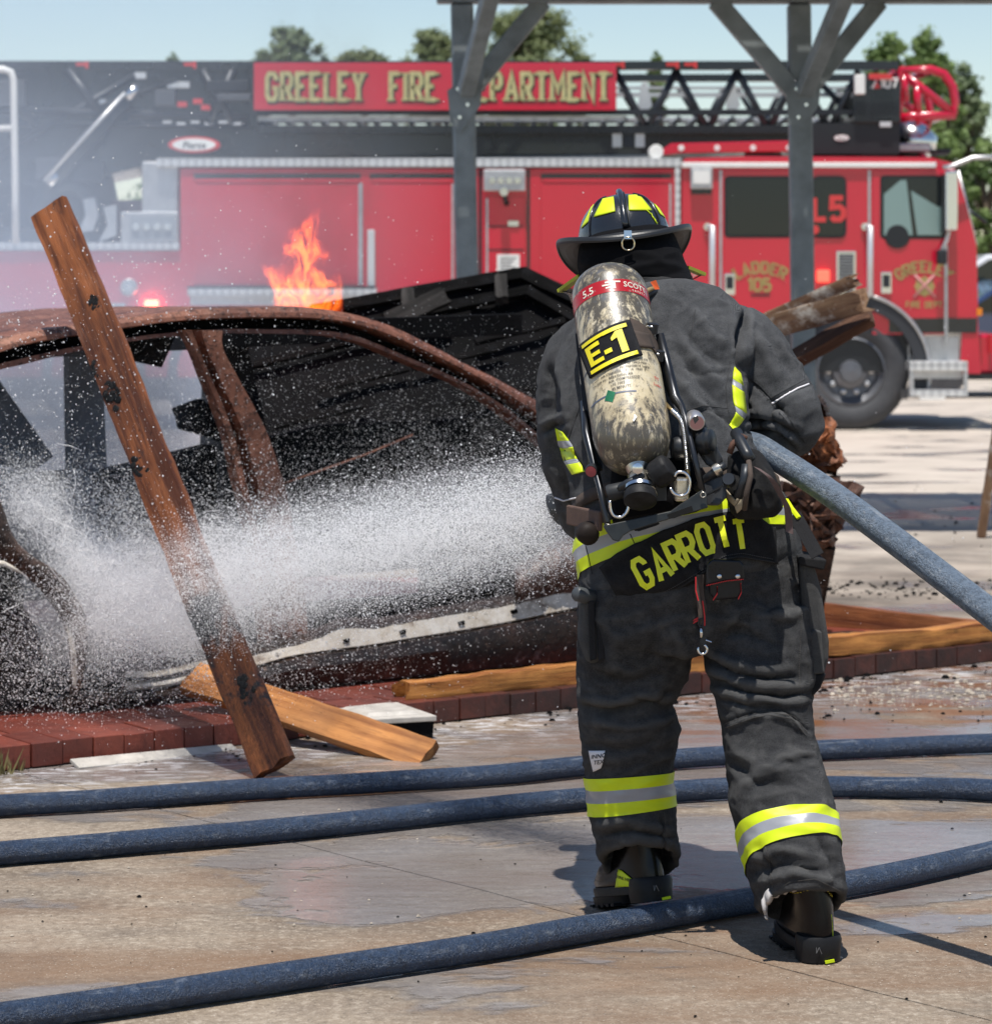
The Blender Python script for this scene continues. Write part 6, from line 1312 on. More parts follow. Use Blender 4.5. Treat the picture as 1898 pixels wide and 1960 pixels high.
for k in range(3): sleeve('sticker_line', TL*.515+.008*k, TL*.5175+.008*k, .18, .40, .0018, blackp, tank, 6)
MB().loft([[tk(.02+.10*t, TL*.868-.012*t+.004*math.sin(t*7), .0012-0.003*0), tk(.05+.10*t, TL*.880-.012*t, .0012)] for t in np.linspace(0, 1, 6)], False, 0, False).build('tape_scrap', M_white, tank)
# webbing strap and engine patch
web = simple('brown_webbing', (.060, .042, .032), .8, var=.3, vscale=30, bump=.5, bscale=350, bdist=.002)
def strap(name, A, B, tree_, mat, par, lift=.004, fb=6.2): return decal(name, tree_, A, B, mat, par, lift, 22, 6, .003, fb)
strap('retaining_strap', [(1112, 668), (1160, 650), (1205, 632), (1240, 640)], [(1122, 700), (1170, 690), (1215, 664), (1250, 668)], TT, web, AP)
MB().loft([[tk(a, TL*.345+.026*a+.012*max(0, a-.6), .004), tk(a, TL*.345+.05+.026*a+.012*max(0, a-.6), .004)] for a in np.linspace(.35, 1.9, 20)]+[[tk(2.1, TL*.47, .02), tk(2.1, TL*.56, .02)]], False, 0, False).build('retaining_strap', web, AP, True)
PQ = [(1107, 664), (1204, 613), (1228, 681), (1130, 725)]          # corners, clockwise from top left
def pq(u, v):
    a = Vector(PQ[3]).lerp(Vector(PQ[2]), u); b = Vector(PQ[0]).lerp(Vector(PQ[1]), u); q = a.lerp(b, v); k = 4*u*(1-u)
    return q.x-2*k, q.y-7*k*(0.6+.4*v)
N1, N2 = 22, 14
patch = MB().loft([[cast(TT, *pq(i/N1, j/N2), .007, 6.25)+Vector((0, -.0015*mn.noise(Vector((i*.3, j*.4, 2))), 0)) for j in range(N2+1)] for i in range(N1+1)], False, 0, False).build('unit_patch', M_flap, AP, True)
patch.modifiers.new('t', 'SOLIDIFY').thickness = .004
PTt = bvh(patch.data)
def onp(u, v, h): return cast(PTt, *pq(u, v), .0034+h, 6.22)
M_pl = trim('patch_yellow', (.85, .72, .01))
def pbar(name, u0, u1, v0, v1): MB().loft([[onp(u, v0, 0), onp(u, v1, 0)] for u in np.linspace(u0, u1, 12)], False, 0, False).build(name, M_pl, patch)
pbar('yellow_bar', .06, .46, .86, .95); pbar('yellow_bar', .46, .92, .85, .95); pbar('yellow_bar', .05, .95, .07, .17)
for ch, uc, wd_, v0, v1, t_ in (('E', .22, .30, .25, .77, .22), ('-', .49, .28, .18, .68, .26), ('1', .735, .42, .25, .80, .24)):
    pass
def prect(m, a, b, c, d, n=6): m.loft([[onp(a[0]+(b[0]-a[0])*i/n, a[1]+(b[1]-a[1])*i/n, 0), onp(d[0]+(c[0]-d[0])*i/n, d[1]+(c[1]-d[1])*i/n, 0)] for i in range(n+1)], False, 0, False)
m = MB(); prect(m, (.09, .25), (.17, .25), (.17, .80), (.09, .80)); prect(m, (.17, .25), (.36, .25), (.36, .355), (.17, .355)); prect(m, (.17, .475), (.33, .475), (.33, .575), (.17, .575)); prect(m, (.17, .695), (.36, .695), (.36, .80), (.17, .80)); m.build('unit_letter', M_pl, patch)
m = MB(); prect(m, (.40, .36), (.54, .36), (.54, .47), (.40, .47)); m.build('unit_letter', M_pl, patch)
m = MB(); prect(m, (.69, .23), (.82, .23), (.82, .83), (.69, .83)); prect(m, (.58, .62), (.69, .66), (.69, .83), (.58, .70)); m.build('unit_letter', M_pl, patch)
# top loop, valve, wheel
MB().tube([TA+Vector((-.045, .02, -.02)), TA+Vector((-.026, .01, .002)), TA+Vector((-.012, .005, .010)), TA+Vector((.004, .0, .002)), TA+Vector((.018, .0, -.004))], [.006, .007, .006, .006, .006], 8).build('carry_loop', simple('grey_webbing', (.09, .085, .08), .8, bump=.4, bscale=300), AP, True)
NK = TB_; bright = simple('satin_brass_chrome', (.60, .56, .48), .28, .9, var=.15, vscale=60)
vv = MB().lathe([(.028, -.006), (.024, .008), (.021, .016), (.024, .020), (.024, .045), (.030, .05), (.034, .075), (.022, .085)], NK, TX, 24).build('valve', bright, AP, True, 40)
c2 = NK+TX*.072+Vector((-.004, -.012, 0)); wh = MB().lathe([(.020, -.014), (.034, -.008), (.037, .003), (.036, .014), (.028, .020), (.001, .022)], c2, (TX+Vector((-.12, -.1, 0))), 28).build('bump_cap', simple('worn_black_rubber', (.014, .014, .015), .55, var=.5, vscale=40, bump=.4, bscale=120, Specular_IOR_Level=.2), AP, True, 40)
MB().lathe([(.0345, -.012), (.0345, -.020), (.024, -.021)], c2, (TX+Vector((-.12, -.1, 0))), 28).build('gauge_ring', chrome, wh, True, 40)
small_text('lettering', 'MICRON', .009, lambda u, v: c2-TX*.024+Vector((u, -.026+u*u*6, v+.002-u*.12)), blackp, vv)
kx = pt(1266, 903, 6.14); kn = MB().lathe([(.012, -.03), (.028, -.024), (.033, -.012), (.033, .014), (.028, .024), (.010, .028)], kx, (.75, -.25, .55), 10).build('valve_knob', MATS['worn_black_rubber'], AP, True, 30); bevel(kn, .004)
MB().tube([pt(1240, 915, 6.16), pt(1225, 912, 6.13), pt(1200, 925, 6.13), pt(1180, 940, 6.14)], .009, 8).build('rubber_strap', gloss_blk, AP, True)
MB().lathe([(.017, 0), (.019, .006), (.017, .045), (.013, .05)], pt(1162, 945, 6.15), (.95, -.1, .25), 18).build('outlet_plug', simple('dark_grey_plastic', (.028, .03, .032), .5, Specular_IOR_Level=.25), AP, True, 40)
MB().lathe([(.012, 0), (.012, .012), (.005, .014)], pt(1219, 896, 6.13), (0, -1, 0), 14).build('burst_disc', chrome, vv, True, 40)
MB().box(pt(1222, 960, 6.22), pt(1275, 930, 6.19)).build('reducer_body', steel_dk, AP); bx = MB().box(pt(1288, 958, 6.2), pt(1318, 915, 6.16)).build('reducer_body', bright, AP); bevel(bx, .006)
# frame rods, foot plate, D handles
rod = simple('black_steel_rod', (.05, .052, .056), .3, .8)
MB().tube([pt(1262, 640, 6.33), pt(1282, 720, 6.30), pt(1292, 762, 6.27), pt(1304, 780, 6.24), pt(1311, 802, 6.2), pt(1327, 868, 6.16), pt(1344, 940, 6.13)], [.010, .011, .012, .009, .007, .007, .007], 10).build('frame_rod', rod, AP, True)
MB().tube([pt(1118, 770, 6.36), pt(1122, 830, 6.28), pt(1132, 872, 6.24), pt(1148, 935, 6.2), pt(1162, 1002, 6.13)], [.010, .010, .009, .0075, .0075], 10).build('frame_rod', rod, AP, True)
MB().bar(pt(1113, 640, 6.44), pt(1140, 900, 6.25), .03, .012, (0, -1, .3)).build('frame_spine', gloss_blk, AP)
bk = MB().prism([pt(1256, 640, 6.36), pt(1276, 690, 6.34), pt(1300, 770, 6.3), pt(1288, 775, 6.3), pt(1262, 720, 6.33), pt(1246, 660, 6.35)], (0, .03, 0)).build('strap_bracket', gloss_blk, AP); bevel(bk, .004)
for x, y, Y in ((1248, 628, 6.32), (1260, 680, 6.30)):
    b_ = MB().lathe([(.010, -.013), (.013, -.012), (.013, .010), (.009, .012)], pt(x, y, Y), (.15, -.1, 1), 16).build('roller', steel_dk, AP, True, 40); MB().lathe([(.0135, -.003), (.0135, .001)], pt(x, y-4, Y), (.15, -.1, 1), 16).build('roller_ring', chrome, b_, True)
plate_m = simple('black_foot_plate', (.03, .031, .029), .3, .35, var=.3, vscale=30)
FP = [(1154, 1008), (1160, 1001), (1168, 1003), (1283, 978), (1300, 966), (1335, 942), (1343, 938), (1352, 942), (1354, 972), (1280, 994), (1206, 1017), (1192, 1026), (1184, 1037), (1172, 1034), (1160, 1018)]
fp = MB().prism([pt(x, y, 6.115-(y-980)*.0002) for x, y in FP], (0, .006, 0)).build('foot_plate', plate_m, AP); bevel(fp, .002)
for s_ in ([(1211, 1009), (1258, 996), (1262, 1003), (1256, 1006), (1222, 1017), (1214, 1016)], [(1276, 985), (1323, 968), (1326, 977), (1290, 992), (1280, 993)]):
    MB().prism([pt(x, y, 6.1125) for x, y in s_], (0, .003, 0)).build('slot', simple('slot_black', (.003, .003, .003), .9), fp)
for x, y in ((1164, 1009), (1345, 947)): MB().tube([pt(x+5*math.cos(a), y+5*math.sin(a), 6.111) for a in np.linspace(0, 6.283, 15)[:-1]], .0012, 5, closed=True).build('rivet_ring', bright, fp, True)
for pl in ([(1290, 912), (1296, 904), (1308, 904), (1317, 912), (1320, 926), (1316, 942), (1304, 949), (1290, 945), (1282, 934)], [(1167, 958), (1168, 974), (1174, 986), (1186, 990), (1197, 983), (1203, 968), (1202, 952)]):
    MB().tube(catmull([Vector((*q, 0)) for q in pl], 4) and [pt(v.x, v.y, 6.12) for v in catmull([Vector((*q, 0)) for q in pl], 4)], .0035, 8).build('d_handle', chrome, AP, True)
# hoses, regulators, gauges
def coil(name, pts, r, wr, turns, mat, par):
    P_ = catmull([pt(*p) for p in pts], 10); n_ = turns*10; out = []; ref = Vector((1, 0, .1))
    for i in range(n_+1):
        f_ = i/n_*(len(P_)-1); k = min(int(f_), len(P_)-2); p = P_[k].lerp(P_[k+1], f_-k); d = (P_[k+1]-P_[k]).normalized(); a_ = (ref-d*ref.dot(d)).normalized(); b_ = d.cross(a_); t = 2*math.pi*i/10
        out.append(p+(a_*math.cos(t)+b_*math.sin(t))*r)
    return MB().tube(out, wr, 5).build(name, mat, par, True)
coil('spring_guard', [(1286, 786, 6.22), (1304, 808, 6.2), (1311, 850, 6.18), (1315, 900, 6.17)], .0052, .0016, 40, chrome, AP)
MB().tube([pt(1270, 770, 6.25), pt(1286, 786, 6.22), pt(1304, 808, 6.2), pt(1311, 850, 6.18), pt(1315, 900, 6.17), pt(1319, 934, 6.17)], [.005, .004, .004, .004, .005, .006], 8).build('pressure_hose', simple('brass', (.35, .26, .12), .35, .8), AP, True)
def gauge(x, y, Y, r, ax, mat, facem):
    g_ = MB().lathe([(r*.9, -.012), (r, -.008), (r, .018), (r*.8, .03)], pt(x, y, Y), ax, 28).build('gauge', mat, AP, True, 40)
    a = Vector(ax).normalized(); MB().lathe([(r*.80, 0), (.0005, -.0005)], pt(x, y, Y)-a*.0125, ax, 24, cap=False).build('gauge_face', facem, g_)
    return g_
gface = simple('pink_white_face', (.5, .26, .25), .4)
g1 = gauge(1331, 806, 6.18, .019, (-.15, 1, .35), simple('silver_case', (.55, .54, .55), .3, .8), gface); gauge(1133, 900, 6.22, .015, (.3, 1, .2), gloss_blk, simple('red_white_face', (.30, .05, .06), .4))
MB().add([pt(1325, 800, 6.143), pt(1334, 795, 6.143), pt(1337, 803, 6.143), pt(1329, 812, 6.143)], [(0, 1, 2, 3)]).build('gauge_mark', blackp, g1)
rg = MB().lathe([(.026, 0), (.030, .006), (.030, .018), (.025, .022), (.025, .030), (.018, .034)], pt(1338, 845, 6.2), (.9, -.45, .1), 24).build('regulator', gloss_blk, AP, True, 40)
MB().lathe([(.020, 0), (.028, .010), (.028, .045), (.020, .055)], pt(1286, 856, 6.22), (1, .1, -.1), 20).build('regulator_body', gloss_blk, AP, True, 40)
cv = MB().prism([pt(1318, 790, 6.22), pt(1346, 800, 6.2), pt(1362, 835, 6.2), pt(1384, 880, 6.2), pt(1378, 905, 6.2), pt(1352, 890, 6.2), pt(1325, 850, 6.22)], (0, .05, 0)).build('regulator_cover', simple('charcoal_plastic', (.03, .031, .034), .4), AP); bevel(cv, .008, 3)
MB().tube([pt(1330, 935, 6.18), pt(1352, 915, 6.16), pt(1372, 900, 6.14), pt(1388, 890, 6.14)], .0095, 10).build('corrugated_hose', gloss_blk, AP, True); MB().lathe([(.013, -.008), (.0145, 0), (.013, .008)], pt(1372, 899, 6.14), (.8, 0, .5), 14).build('hose_clamp', bright, AP, True, 40)
bx = MB().prism([pt(1342, 925, 6.16), pt(1384, 905, 6.14), pt(1392, 950, 6.13), pt(1376, 968, 6.13), pt(1352, 968, 6.14)], (0, .03, 0)).build('buckle_plate', simple('charcoal_plastic', (.03, .031, .034), .4), AP); bevel(bx, .005)
for k in range(5): MB().bar(pt(1352+k*4, 948-k*2, 6.132), pt(1366+k*4, 938-k*2, 6.122), .003, .004).build('buckle_rib', gloss_blk, bx)
# belt: lumbar pad, left webbing, pouch on the right
MB().loft([ring(1094, 968, 1490, 925, 6.45, .172, -.40, 60), ring(1096, 992, 1496, 955, 6.445, .175, -.40, 60)], False).build('waist_belt', web, AP, True).modifiers.new('t', 'SOLIDIFY').thickness = .005
o = MB().bar(pt(1086, 985, 6.36), pt(1150, 998, 6.22), .01, .045, (0, 0, 1)).build('belt_webbing', simple('tan_brown_webbing', (.10, .060, .045), .8, var=.25, vscale=40, bump=.5, bscale=350, bdist=.002), AP); bevel(o, .004)
o = MB().lathe([(.012, 0), (.024, .008), (.026, .03), (.016, .045)], pt(1128, 1026, 6.22), (-.2, 1, .2), 18).build('belt_adjuster', simple('dark_brown_rubber', (.02, .015, .013), .6, Specular_IOR_Level=.15), AP, True); o.scale = (1, 1, 1)
lp = MB().loft([ring(1170, 900, 1330, 880, 6.30, .05, -.3), ring(1165, 960, 1345, 935, 6.25, .05, -.3), ring(1172, 1000, 1340, 975, 6.22, .04, -.3)]).build('lumbar_pad', M_hood, AP, True)
# pouch
pm = MB().loft([ring(1394, 872, 1452, 868, 6.25, .05, -.3), ring(1392, 905, 1476, 900, 6.22, .065, -.3), ring(1390, 945, 1490, 940, 6.20, .075, -.2), ring(1396, 978, 1496, 972, 6.20, .075, -.1), ring(1410, 992, 1482, 986, 6.2, .055)])
PMh = remesh(pm, 'pouch', .006, 5); folds(PMh, [V_([(1440, 880), (1436, 930), (1432, 985)], 5, -.008), V_([(1455, 890), (1475, 930), (1485, 970)], 6, .006), V_([(1395, 900), (1420, 915), (1450, 905)], 5, -.006)]); wrinkle(PMh, .003, 14, 20, 6.0)
PMh.materials.append(cloth('black_pouch_cloth', (.016, .016, .017), (.05, .048, .045))); PMh.polygons.foreach_set('use_smooth', [True]*len(PMh.polygons)); po_ = link('pouch', PMh, AP); QT = bvh(PMh)
decal('pouch_lining', QT, [(1390, 935), (1396, 956), (1408, 968)], [(1399, 945), (1410, 958), (1422, 948)], simple('tan_lining', (.32, .27, .19), .7), po_, .006, 14, 5, .003, 6.13); decal('pouch_lining', QT, [(1408, 968), (1416, 960), (1424, 945)], [(1412, 980), (1422, 972), (1427, 950)], MATS['tan_lining'], po_, .006, 14, 4, .003, 6.13)
MB().tube([pt(1408, 828, 6.2), pt(1416, 846, 6.17), pt(1428, 868, 6.13), pt(1436, 880, 6.12)], [.014, .0135, .0125, .012], 12).build('hose_coupling', gloss_blk, po_, True); MB().tube([pt(1428, 890, 6.11), pt(1424, 920, 6.10), pt(1412, 952, 6.11)], [.011, .011, .010], 12).build('hose_coupling', steel_dk, po_, True)
MB().lathe([(.013, -.008), (.015, 0), (.013, .02)], pt(1394, 918, 6.12), (.2, .9, -.3), 16).build('pouch_button', steel_dk, po_, True, 40)
MB().tube([pt(1395, 868, 6.17), pt(1402, 850, 6.17), pt(1418, 834, 6.18), pt(1428, 840, 6.18)], .007, 8).build('pouch_cord', simple('rust_brown_cord', (.10, .045, .028), .8, bump=.4, bscale=300), po_, True)
MB().tube([pt(1432, 882, 6.11), pt(1436, 910, 6.09), pt(1428, 945, 6.08), pt(1424, 975, 6.10)], .006, 8).build('pouch_cord', MATS['brown_webbing'], po_, True)
sg_ = [pt(1448, 895, 6.11), pt(1474, 915, 6.10), pt(1492, 945, 6.11), pt(1506, 972, 6.12), pt(1509, 1000, 6.13), pt(1510, 1020, 6.13)]
MB().loft([[p+Vector((-.008, 0, .003)), p+Vector((.008, -.002, -.003)), p+Vector((.008, .003, -.003)), p+Vector((-.008, .003, .003))] for p in catmull(sg_, 6)]).build('hanging_strap', simple('mauve_brown_webbing', (.10, .065, .062), .8, var=.3, vscale=40, bump=.5, bscale=350, bdist=.002), AP, True, 40)
MB().bar(pt(1520, 985, 6.26), pt(1564, 1064, 6.2), .030, .004, (0, -1, 0)).build('hanging_strap', M_flap, AP); m = MB()
for k in range(14): m.tube([pt(1524+k*2.9, 992+k*5.2, 6.19), pt(1525.6+k*2.9, 995+k*5.2, 6.19)], .0009, 4)
m.build('strap_stitching', M_hem, AP)
MB().tube([pt(1504, 958, 6.30), pt(1514, 974, 6.27), pt(1528, 992, 6.25)], .006, 6).build('yellow_edge', M_yel, AP)
# shoulder hoses by the collar
for k, (mt, r_) in enumerate(((gloss_blk, .010), (steel_dk, .007), (simple('tan_hose', (.25, .17, .07), .6), .006))):
    MB().tube([pt(1222+k*4, 575-k*7, 6.50), pt(1240+k*2, 562-k*4, 6.54), pt(1262, 556-k*3, 6.58), pt(1280, 566-k*3, 6.62)], r_, 8).build('shoulder_hose', mt, AP, True)
MB().loft([[tk(1.05, .082+.0, .02), tk(1.2, .095, .022)], [tk(1.15, .075, .03), tk(1.3, .09, .03)]], False, 0, False).build('orange_tag', simple('orange_tag_cloth', (.8, .12, .02), .5), AP)

# leather pouch and glove strap hanging from the belt
lpo = thing('leather_pouch', 'small black leather pouch with red stitching hanging below the lettered flap', 'pouch', pt(1388, 1148, 6.22))
lth = simple('black_case_leather', (.010, .011, .014), .3, Specular_IOR_Level=.3, var=.2, vscale=40, bump=.2, bscale=200, bdist=.001); redt = simple('red_thread', (.55, .015, .02), .6)
o = MB().prism([pt(x, y, 6.195) for x, y in ((1357, 1100), (1419, 1100), (1421, 1134), (1414, 1146), (1368, 1150), (1358, 1138))], (0, .035, 0)).build('case', lth, lpo); bevel(o, .006, 3)
fl2 = MB().prism([pt(x, y, 6.183) for x, y in ((1353, 1078), (1362, 1070), (1416, 1072), (1424, 1082), (1424, 1110), (1390, 1113), (1350, 1122), (1351, 1096))], (0, .012, 0)).build('flap', lth, lpo); bevel(fl2, .005, 3)
for x, y in ((1376, 1103), (1411, 1103)): MB().lathe([(.006, 0), (.005, -.003), (.001, -.004)], pt(x, y, 6.182), (0, 1, 0), 14).build('snap', chrome, fl2, True)
for pl in ([(1351, 1120), (1390, 1111), (1423, 1108)], [(1372, 1122), (1372, 1136), (1364, 1148)], [(1417, 1116), (1418, 1134), (1412, 1146)]):
    m = MB(); pr = resample(pl, 24); 
    for a, b in list(zip(pr, pr[1:]))[::1]: m.tube([pt(a[0], a[1], 6.180 if pl[0][1] == 1120 else 6.192), pt(a[0]*.35+b[0]*.65, a[1]*.35+b[1]*.65+1.5, 6.180 if pl[0][1] == 1120 else 6.192)], .0014, 4)
    m.build('red_stitching', redt, lpo)
gs_ = thing('glove_strap', 'brown strap with red edge and silver swivel hook hanging at the seat', 'strap', pt(1340, 1250, 6.22))
for dx in (-2, 6): MB().loft([[p+Vector((-.005, 0, 0)), p+Vector((.005, -.002, 0)), p+Vector((.005, .003, 0)), p+Vector((-.005, .003, 0))] for p in [pt(1338+dx*.6, 1100, 6.21), pt(1336+dx, 1135, 6.205), pt(1341+dx, 1165, 6.20), pt(1342+dx*.3, 1196, 6.20)]]).build('webbing', web, gs_)
MB().tube([pt(1331, 1104, 6.203), pt(1331, 1130, 6.20), pt(1336, 1150, 6.196)], .0015, 5).build('red_edge', redt, gs_); MB().tube([pt(1344, 1150, 6.196), pt(1348, 1180, 6.195), pt(1348, 1198, 6.196)], .0015, 5).build('red_edge', redt, gs_)
for k in range(4): MB().tube([pt(1335, 1182+k*2, 6.195), pt(1328-(k % 2)*2, 1186+k*2.4, 6.19)], .001, 4).build('red_fray', redt, gs_)
MB().tube([pt(1341+5*math.cos(a), 1192+8*math.sin(a), 6.197) for a in np.linspace(0, 6.283, 17)[:-1]], .0018, 6, closed=True).build('ring', steel_dk, gs_, True); MB().tube([pt(1341, 1202, 6.197), pt(1342, 1220, 6.197)], [.003, .004], 8).build('swivel', chrome, gs_, True)
MB().lathe([(.008, 0), (.008, .006)], pt(1346, 1226, 6.194), (0, 1, 0), 14).build('hook_body', steel_dk, gs_, True, 40); MB().tube([pt(1350, 1225, 6.193), pt(1361, 1229, 6.193)], .0014, 5).build('hook_lever', chrome, gs_)
MB().tube([pt(1344+8.5*math.cos(a), 1243+9*math.sin(a), 6.197) for a in np.linspace(-1.2, 3.7, 22)], [.003]*18+[.0028, .0025, .002, .0015], 8).build('hook', chrome, gs_, True)
# the hose under the arm, with its nozzle
hose('fire_hose', [Vector((6.2, 6.6, .034)), Vector((4.6, 5.5, .034)), Vector((3.2, 4.95, .034)), Vector((2.3, 4.95, .036)), Vector((1.72, 5.2, .26)), pt(2150, 1378, 5.55), pt(2010, 1264, 5.74), pt(1898, 1176, 5.90), pt(1790, 1094, 6.04), pt(1690, 1019, 6.17), pt(1590, 946, 6.30), pt(1500, 886, 6.42), pt(1432, 850, 6.55), pt(1350, 856, 6.80), pt(1270, 880, 6.96), pt(1190, 915, 7.02), pt(1160, 930, 7.03)], .0305, hm2, 'scuffed pale blue fire hose held under the right arm', None, 0, 7)
nz = thing('hose_nozzle', 'black hose nozzle held in front of the body, spraying to the left', 'nozzle', pt(1160, 930, 7.03)); nzd = (pt(1090, 962, 7.06)-pt(1160, 930, 7.03)).normalized()
MB().lathe([(.033, 0), (.036, .02), (.030, .05), (.032, .08), (.040, .10), (.042, .15), (.034, .155), (.02, .13)], pt(1160, 930, 7.03), nzd, 24).build('barrel', gloss_blk, nz, True, 40)
MB().tube([pt(1140, 945, 7.0)+Vector((0, -.02, 0)), pt(1140, 1000, 7.0)], [.018, .016], 10).build('pistol_grip', gloss_blk, nz, True); MB().tube([pt(1150, 930, 7.03)+Vector((.0, 0, .03)), pt(1152, 905, 7.05), pt(1168, 900, 7.05)], .007, 8).build('bale_handle', steel_dk, nz, True)

# ------------------------------------------------------------------ water, smoke and fire
def volume_mat(name):
    m = bpy.data.materials.new(name); m.use_nodes = True; t = NT.__new__(NT); t.m = m; t.t = m.node_tree; t.t.nodes.clear()
    t.out = t.t.nodes.new('ShaderNodeOutputMaterial'); t.b = t.t.nodes.new('ShaderNodeVolumePrincipled'); t.t.links.new(t.b.outputs[0], t.out.inputs['Volume']); return t
def rng(t, v, a, b, lo=0.0, hi=1.0): return t.n('MapRange', _interpolation_type='SMOOTHSTEP', Value=v, i1=a, i2=b, i3=lo, i4=hi).outputs[0]
def vbox(name, a, b, mat): return tag(MB().box(a, b).build(name, mat), kind='stuff')
# thin blue-white smoke drifting off to the left, in front of the truck
t = volume_mat('drifting_smoke'); p = t.pos(); sx = t.n('SeparateXYZ', Vector=p)
d = t.math('MULTIPLY', rng(t, sx.outputs[0], 0.1, -4.2), rng(t, sx.outputs[2], 3.1, 1.2, .24, 1.0))
d = t.math('MULTIPLY', d, rng(t, t.noise(t.pos(scale=(1, .5, 1.2)), .75, 4, .6), .30, .68, .45, 1.35))
t.P(Color=(.74, .84, 1.0), Density=t.math('MULTIPLY', d, .21), Anisotropy=0.0)
vbox('smoke', (-9, 13.6, .02), (0.3, 20.4, 5.2), t.m)
# thicker smoke rolling about inside and behind the car
t = volume_mat('cabin_smoke'); p = t.pos(); sx = t.n('SeparateXYZ', Vector=p)
d = t.math('MULTIPLY', rng(t, sx.outputs[0], -1.02, -1.35), rng(t, t.noise(p, 2.0, 4, .6), .30, .66, .35, 1.3))
t.P(Color=(.62, .67, .76), Density=t.math('MULTIPLY', t.math('MULTIPLY', d, rng(t, sx.outputs[2], 1.6, .9)), .95), Anisotropy=0.0)
vbox('smoke', (-4.2, 10.05, .12), (-.95, 12.2, 1.33), t.m)

# flames: emitting volume with torn filaments
fa, fb_ = pt(455, 624, 12.2), pt(700, 380, 12.2)
t = volume_mat('flame'); 
q = t.co('Object'); nz1 = t.n('TexNoise', Vector=t.n('Mapping', Vector=q, Scale=(4.2, 3.2, 2.6)).outputs[0], Scale=1.0, Detail=3.0, Roughness=.55)
wob_ = t.n('VectorMath', _operation='MULTIPLY_ADD', i0=nz1.outputs['Color'], i1=(.46, .34, .46), i2=t.n('VectorMath', _operation='ADD', i0=q, i1=(-.23, -.17, -.23)).outputs[0]).outputs[0]
nz2 = t.n('TexNoise', Vector=t.n('Mapping', Vector=wob_, Scale=(15, 3, 7.0)).outputs[0], Scale=1.0, Detail=5.0, Roughness=.62, Distortion=.9).outputs[0]
ridge = t.math('SUBTRACT', 1.0, t.math('MULTIPLY', t.math('ABSOLUTE', t.math('SUBTRACT', nz2, .5)), 7.0), True)
sp2 = t.n('SeparateXYZ', Vector=wob_); u_ = sp2.outputs[0]; v_ = sp2.outputs[2]; H_ = fb_.z-fa.z
wide = t.math('ADD', .035, t.math('MULTIPLY', t.math('POWER', t.math('SUBTRACT', 1.0, t.math('DIVIDE', v_, H_*.98), True), 1.15), .145))
body_ = rng(t, t.math('DIVIDE', t.math('ABSOLUTE', t.math('ADD', u_, t.math('MULTIPLY', v_, -.10))), wide), 1.08, .62)
side_t = t.math('MULTIPLY', rng(t, t.math('ABSOLUTE', t.math('ADD', u_, t.math('ADD', .125, t.math('MULTIPLY', v_, .22)))), .050, .02), rng(t, v_, .24, .17))
mask = t.math('MULTIPLY', t.math('MAXIMUM', body_, side_t), t.math('MULTIPLY', rng(t, v_, H_*.93, H_*.55, .0, 1), rng(t, t.math('ABSOLUTE', t.math('SUBTRACT', t.n('SeparateXYZ', Vector=q).outputs[1], t.math('MULTIPLY', nz1.outputs[0], .05))), .036, .012)))
core = rng(t, v_, .22, .04)
em = t.math('MULTIPLY', mask, t.math('ADD', t.math('POWER', ridge, 2.4), t.math('MULTIPLY', core, t.math('MULTIPLY', nz2, .35))))
t.P(Density=0.0, Emission_Strength=t.math('MULTIPLY', em, 50.0), Emission_Color=t.ramp(t.math('MULTIPLY', em, .8), [(0.0, (1, .07, .006)), (.45, (1, .17, .012)), (1.0, (1, .27, .022))]))
fm = MB().box((fa.x-(fa.x+fb_.x)/2, -.15, -.02), (fb_.x-(fa.x+fb_.x)/2, .15, H_)).build('flames', t.m); fm.location = ((fa.x+fb_.x)/2, 12.2, fa.z)
tag(fm, 'orange flames licking up behind the burnt car roof', 'fire', kind='thing')
# sooty heat above the flames
t = volume_mat('flame_smoke'); p = t.pos(); sx = t.n('SeparateXYZ', Vector=p)
cxf = (fa.x+fb_.x)/2
d = t.math('MULTIPLY', rng(t, t.math('ABSOLUTE', t.math('ADD', sx.outputs[0], -cxf-.04)), .34, .10), t.math('MULTIPLY', rng(t, t.noise(t.pos(scale=(2.4, 2, 1.4)), 1.8, 5, .65, .6), .46, .66), rng(t, sx.outputs[2], 3.0, 1.7)))
t.P(Color=(.16, .12, .10), Density=t.math('MULTIPLY', d, 1.1), Anisotropy=0.0)
vbox('smoke', (cxf-.5, 12.45, 1.35), (cxf+.6, 13.1, 3.1), t.m)

